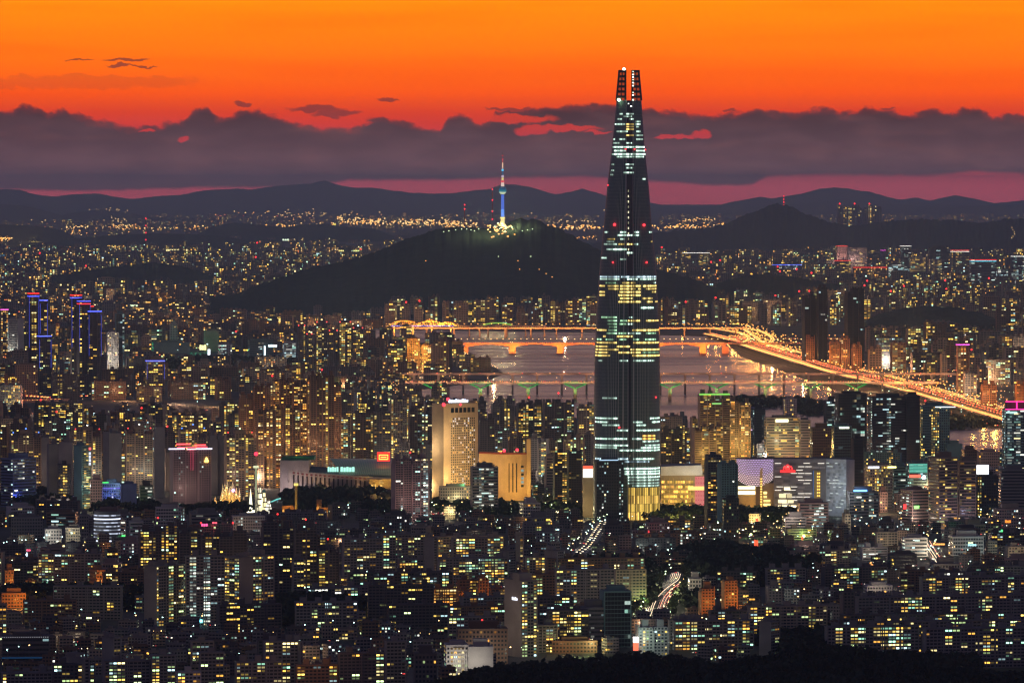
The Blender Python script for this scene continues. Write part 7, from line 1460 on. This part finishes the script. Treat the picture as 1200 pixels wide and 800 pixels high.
while y < 800:
    s = sc(depth(y)); x = -110 + rnd.uniform(0, 10)
    while x < 1310:
        kind, hh, lit, tint, fa = zone(x, y)
        if manual(x + 15, y): kind, fa = 'house', rnd.choice(['apt_mixed', 'grid_cool', 'apt_warm'])
        if y < 345: wd = rnd.uniform(35, 90)
        else: wd = {'tower': rnd.uniform(20, 38), 'slab': rnd.uniform(32, 72), 'office': rnd.uniform(18, 38), 'house': rnd.uniform(10, 17)}[kind]
        if 345 < y < 430 and kind == 'house': wd *= 1.7
        if kind == 'house': hh = rnd.uniform(9, 15); lit *= .42 if y > 500 else .9
        if kind == 'tower' and hh < 30: kind = 'slab'
        wpx = wd * s; yj = y + rnd.uniform(-.35, .35) * (3 if y < 400 else 5); xc = x + wpx / 2
        gap = {'house': 3.5, 'office': 7, 'slab': 16, 'tower': 14}[kind] * s * rnd.uniform(.6, 1.6)
        ok = not inpoly(xc, yj, river) and not inpoly(x, yj + 1, river) and not inpoly(x + wpx, yj + 1, river) and not blocked(xc, yj, True, wpx)
        if 385 < y < 400 and 430 < x < 1010: ok = False
        if y < 440 and 864 < xc < 1010 and y > 388: ok = False
        if y < 300 and (rnd.random() < .3): ok = False
        if 273 < y < 292 and rnd.random() < .7: ok = False
        if 455 < y < 520 and 800 < xc < 1200 and (rnd.random() < .75): ok = False
        if 440 < y < 452 and xc > 980: ok = False
        if y > 600 and kind == 'house' and rnd.random() < .12: ok = False
        if kind != 'house' and manual(xc, yj): ok = False
        if kind == 'house' and manual(xc, yj) and rnd.random() < .06: ok = False
        if ok:
            P0 = G(xc, yj); dep = {'tower': 15, 'slab': 12, 'office': rnd.uniform(14, 24), 'house': wd * rnd.uniform(.7, 1)}[kind]
            yaw = rnd.choice([.22, .3, -.25, .12, .4, -.1]) * rnd.uniform(.6, 1.2)
            kw = {}
            if fa.startswith('far'): kw = dict(bay=9, fl=8)
            elif P0.y > 12500: kw = dict(bay=6.5, fl=5.2)
            elif P0.y > 10500: kw = dict(bay=4.8, fl=4)
            FILL.append(dict(kind=kind, loc=P0, yaw=yaw, w=wd, d=dep, h=hh, tint=tint, lit=lit * rnd.uniform(.35, 1.5), fa=fa, kw=kw, label=None, red=int(kind == 'tower' and rnd.random() < .12), neon=[], extra=None, hero=False, box=(x, x + wpx, proj((P0.x, P0.y, hh))[1], yj), near=P0.y < 9000))
        x += wpx + gap
    y += 1.7 if y < 285 else 2.6 if y < 345 else (4.2 if y < 400 else (5.6 if y < 500 else (7.0 if y < 600 else 8.2)))
# keep the views of the landmarks and lit streets clear
KEEP = [it['box'] for it in ITEMS if it['label'] or it['extra']] + [(764, 800, 676, 720), (1085, 1114, 634, 672), (328, 462, 545, 580), (506, 622, 473, 590), (684, 700, 546, 600), (775, 862, 545, 600), (864, 1002, 537, 598), (246, 318, 562, 594), (109, 141, 598, 630), (20, 400, 466, 474), (530, 585, 408, 436), (0, 48, 277, 289), (1015, 1080, 361, 388), (1080, 1130, 358, 388), (1130, 1190, 364, 390), (60, 200, 268, 277), (200, 440, 267, 276), (440, 560, 262, 273), (640, 860, 268, 277), (560, 700, 256, 262)]
def hides(f):
    x0, x1, yt, yb = f['box']
    for a, b_, c_, e_ in KEEP:
        if yb > e_ + .5 and yt < e_ - .38 * (e_ - c_) and min(x1, b_) - max(x0, a) > .25 * min(b_ - a, x1 - x0): return True
    return False
FILL = [f for f in FILL if not hides(f)]
# what can be seen: paint boxes from near to far
GW, GH = 1200, 800; occ = np.zeros((GH, GW), bool); ALL = ITEMS + FILL
jobs = [(it['loc'].y, it['box'], it) for it in ALL] + [(Y, (a, b_, c_, e_), None) for (Y, a, b_, c_, e_) in OCC if e_ - c_ > 10]
for pts, Y, th in HILLS[4:]:
    for k_ in range(int(max(0, pts[0][0])), int(min(1200, pts[-1][0])), 4): jobs.append((Y, (k_, k_ + 4, interp(pts, k_ + 2), interp(pts, k_ + 2) + 60), None))
jobs.sort(key=lambda j: j[0])
for Y, (a, b_, c_, e_), it in jobs:
    a, b_, c_, e_ = int(max(0, a)), int(min(GW, math.ceil(b_))), int(max(0, c_)), int(min(GH, e_ + 1))
    if b_ <= a or e_ <= c_:
        if it: it['vis'] = 0
        continue
    sub = occ[c_:e_, a:b_]
    if it: it['vis'] = int((~sub).sum())
    sub[:] = True
ACC = {}
for it in FILL:      # just beyond the frame the town goes on, as masses
    if (it['box'][1] < 0 or it['box'][0] > 1200) and it['box'][3] > 300:
        P = GEN[it['kind']](it['w'], it['d'], it['h'], it['fa'], TN[it['tint']], it['lit'], r=random.Random(1), **it['kw'])
        for ms in P.values():
            for q_ in ms: ACC.setdefault(it['kind'], MB()).add(q_, it['loc'], it['yaw'])
cnt = {}
vis_sorted = sorted([it for it in ALL if it['vis'] > (2 if it['hero'] else 3)], key=lambda it: (-it['hero'], -it['vis']))
BLD = []
for it in vis_sorted:
    kd = it['kind']; rr_ = random.Random(int(it['box'][0] * 13 + it['box'][3] * 7))
    P = GEN[kd](it['w'], it['d'], it['h'], it['fa'], TN[it['tint']], it['lit'], r=rr_, **it['kw'])
    extras(it, P) if (it['hero'] or it['red']) else None
    cnt[kd] = cnt.get(kd, 0) + 1
    if cnt[kd] <= 300:
        nm = KINDN[kd][0]
        if it['near'] or it['extra'] or it['neon']:
            o = P[''][0].build(nm, None, it['loc'], it['yaw'])
            for pn, ms in P.items():
                if pn:
                    host = o
                    if pn == 'water_tank': host = [c_ for c_ in o.children if c_.name.startswith('plant_room')][0]
                    if pn == 'screen': host = [c_ for c_ in o.children if c_.name.startswith('screen_frame')][0]
                    for q_ in ms: q_.build(pn, host)
        else:
            m = P[''][0]
            for pn, ms in P.items():
                if pn and pn != 'aviation_light':
                    for q_ in ms: m.add(q_)
            o = m.build(nm, None, it['loc'], it['yaw'])
            for q_ in P.get('aviation_light', []): q_.build('aviation_light', o)
        tag(o, it['label'], KINDN[kd][1]); it['obj'] = o; BLD.append(it)
    else:
        A_ = ACC.setdefault(kd, MB())
        for ms in P.values():
            for q_ in ms: A_.add(q_, it['loc'], it['yaw'])
for kd, m in ACC.items(): tag(m.build({'house': 'housing_mass', 'slab': 'apartment_mass', 'tower': 'tower_mass', 'office': 'office_mass'}[kd]), kind='stuff')

# ------------------------------------------------------------------ pools become objects
MESHES = {}
for kind, L in POOL.items():
    L = [d for d in L if -10 < proj(d['loc'])[0] < 1210 and proj(d['loc'])[1] < 800]
    L.sort(key=lambda d: -d['imp'])
    acc = MB()
    for i, d in enumerate(L):
        if i < 300:
            if d['key'] not in MESHES: MESHES[d['key']] = PROTO[d['key']].mesh(kind)
            o = bpy.data.objects.new(kind, MESHES[d['key']]); C.objects.link(o); o.location = d['loc']; o.rotation_euler = (0, 0, d['yaw']); o.scale = (d['scale'],) * 3; d['obj'] = o
        else:
            s_m = PROTO[d['key']]; q_ = MB(); q_.v = [(x * d['scale'], y * d['scale'], z * d['scale']) for x, y, z in s_m.v]; q_.f = s_m.f; q_.uv = s_m.uv; q_.mi = s_m.mi; q_.col = s_m.col; q_.mk = s_m.mk
            acc.add(q_, d['loc'], d['yaw'])
    if acc.v: tag(acc.build({'street_lamp': 'distant_street_lights', 'car': 'distant_traffic'}[kind]), kind='stuff')
    POOL[kind] = L[:300]

# ------------------------------------------------------------------ labels
LM = [('tapering glass skyscraper', 735, 600), ('beige hotel slab', 533, 586), ('golden department store', 592, 586), ('green-vaulted arena', 395, 585), ('lit fairytale castle', 270, 596), ('pink-crowned block', 223, 598), ('round office', 124, 636),
      ('blue-neon towers', 95, 450), ('green-strutted bridge', 640, 462), ('riverside expressway', 985, 440), ('golden stepped towers', 845, 560), ('grey patterned office', 955, 604), ('broad brown hotel', 1115, 615), ('magenta-framed tower', 1188, 560), ('curving tree-lined avenue', 780, 695),
      ('bright market street', 1100, 655), ('white civic hall', 550, 788), ('orange-lit brick block', 113, 694), ('wooded tower hill', 589, 345), ('pointed dark hill', 910, 310), ('tall black tower', 1001, 430), ('white-signed end-wall block', 610, 768), ('dark wooded ridge', 860, 772),
      ('orange floodlit bridge', 640, 410), ('brown high-rise cluster', 335, 556), ('green-washed hall', 200, 412), ('white screen billboard', 277, 448), ('blue glass office', 722, 757), ('orange brick pair', 842, 724), ('dotted violet mall', 886, 603), ('magenta roof light', 1128, 460),
      ('far white offices', 1085, 325), ('teal-edged slab', 95, 596), ('black wooded mound', 372, 722), ('pale stepped block', 765, 767), ('western hills', 170, 300), ('pink-framed tower pair', 480, 610), ('tan crown-lamp tower', 30, 582), ('wide dark glass office', 1042, 550)]
def near_lm(x, y):
    n, lx, ly = min(LM, key=lambda l: (l[1] - x) ** 2 + ((l[2] - y) * 2.2) ** 2)
    if abs(y - ly) * 2.5 > abs(x - lx): rel = 'before' if y > ly else 'behind'
    else: rel = 'left of' if x < lx else 'right of'
    return n, rel
ON = ['first', 'second', 'third', 'fourth', 'fifth', 'sixth', 'seventh', 'eighth', 'ninth', 'tenth', 'eleventh', 'twelfth', 'thirteenth', 'fourteenth', 'fifteenth', 'sixteenth', 'seventeenth', 'eighteenth', 'nineteenth', 'twentieth']
TENS = ['', '', 'twenty', 'thirty', 'forty', 'fifty', 'sixty', 'seventy', 'eighty', 'ninety']
def ordn(i):
    if i < 20: return ON[i]
    n = i + 1; return (TENS[n // 10] + '-' + ON[n % 10 - 1]) if n % 10 and n < 100 else {20: 'twentieth', 30: 'thirtieth', 40: 'fortieth', 50: 'fiftieth', 60: 'sixtieth', 70: 'seventieth'}.get(n, f'{n}th')
def bins(entries, fmt, gfmt):      # entries: (obj, x, y, adj, noun)
    B = {}
    for e in entries: B.setdefault((e[3], e[4], *near_lm(e[1], e[2])), []).append(e)
    for (adj, noun, n, rel), L in B.items():
        L.sort(key=lambda e: e[1])
        for i, e in enumerate(L):
            if not e[0].get('label'): e[0]['label'] = (f'only {adj} {noun} {rel} the {n}' if len(L) == 1 else fmt.format(adj=adj, noun=noun, n=n, rel=rel, o=ordn(i) + ' from left'))
            if len(L) > 1 and gfmt: e[0]['group'] = gfmt.format(noun=noun, n=n, rel=rel)
ent = []
for it in BLD:
    o = it['obj']; x, y_ = (it['box'][0] + it['box'][1]) / 2, it['box'][3]; l = it['lit']
    adj = it['tint'] + (' well-lit' if l > .42 else ('' if l > .2 else ' nearly unlit')); noun = KINDN[it['kind']][1]
    o['group'] = noun + 's of the ' + ('riverside and hills' if y_ < 345 else 'mid city' if y_ < 560 else 'near quarters')
    if not it['label']: ent.append((o, x, y_, adj, noun))
bins(ent, '{adj} {noun}, {o} of those {rel} the {n}', None)
bins([(o, x, y_, 'leafy street', 'tree') for o, x, y_ in TREES], '{adj} {noun}, {o} among those {rel} the {n}', 'street trees {rel} the {n}')
bins([(o, x, y_, c + ' glowing', 'sign') for o, x, y_, c in SIGNS], '{adj} {noun}, {o} among those {rel} the {n}', 'glowing signs {rel} the {n}')
for d in POOL['car']:
    c = d['key'].split('_')[1]; tag(d['obj'], f"{c} car with its lights on in the traffic on {d['where']}", 'car', f"{c} cars on {d['where']}")
for d in POOL['street_lamp']:
    n, rel = near_lm(*proj(d['loc'])); tag(d['obj'], f"{d['colour']} glowing street lamp {rel} the {n}", 'street lamp', f"{d['colour']} street lamps {rel} the {n}")

# ------------------------------------------------------------------ glow lights added at random, without lamps, to lift the city walls
for i in range(120):
    x, y_ = rnd.uniform(0, 1200), rnd.uniform(600, 765)
    if blocked(x, y_): continue
    glow(G(x, y_, 9), rnd.uniform(3500, 11000) * (1 if y_ < 700 else .55), rnd.choice([(1, .75, .5), (.85, 1, .85), (1, .6, .3), (1, .5, .2)]), .8)
for i in range(130):
    x, y_ = rnd.uniform(0, 1200), rnd.uniform(405, 590)
    if inpoly(x, y_, river) or hill_at(x, y_): continue
    glow(G(x, y_, 16), 52000 * (7500 / G(x, y_).y) ** -2.2, rnd.choice([(1, .6, .35), (1, .55, .3), (1, .8, .6), (1, .45, .2)]), 2)
for i in range(46):
    x, y_ = rnd.uniform(0, 1200), rnd.uniform(318, 385)
    if inpoly(x, y_, river) or hill_at(x, y_): continue
    glow(G(x, y_, 26), 280000, rnd.choice([(1, .5, .25), (1, .45, .2), (1, .65, .4)]), 3)
for (p, tg_, pw, c, ang, r) in SPOTS:
    l = bpy.data.lights.new('spot_light', 'SPOT'); l.energy = pw; l.color = c; l.spot_size = R(ang); l.spot_blend = .6; l.shadow_soft_size = r
    o = bpy.data.objects.new('spot_light', l); C.objects.link(o); o.location = p; o.rotation_euler = (tg_ - p).to_track_quat('-Z', 'Y').to_euler()
LD = {}
for (p, pw, c, r) in GLOWS:
    key = (round(pw), tuple(round(v, 2) for v in c), r)
    if key not in LD:
        l = bpy.data.lights.new('glow_light', 'POINT'); l.energy = pw; l.color = c; l.shadow_soft_size = r; LD[key] = l
    o = bpy.data.objects.new('glow_light', LD[key]); C.objects.link(o); o.location = p
print('buildings', len(ALL), 'visible', len(vis_sorted), cnt, 'lights', len(GLOWS), {k_: len(v) for k_, v in POOL.items()})
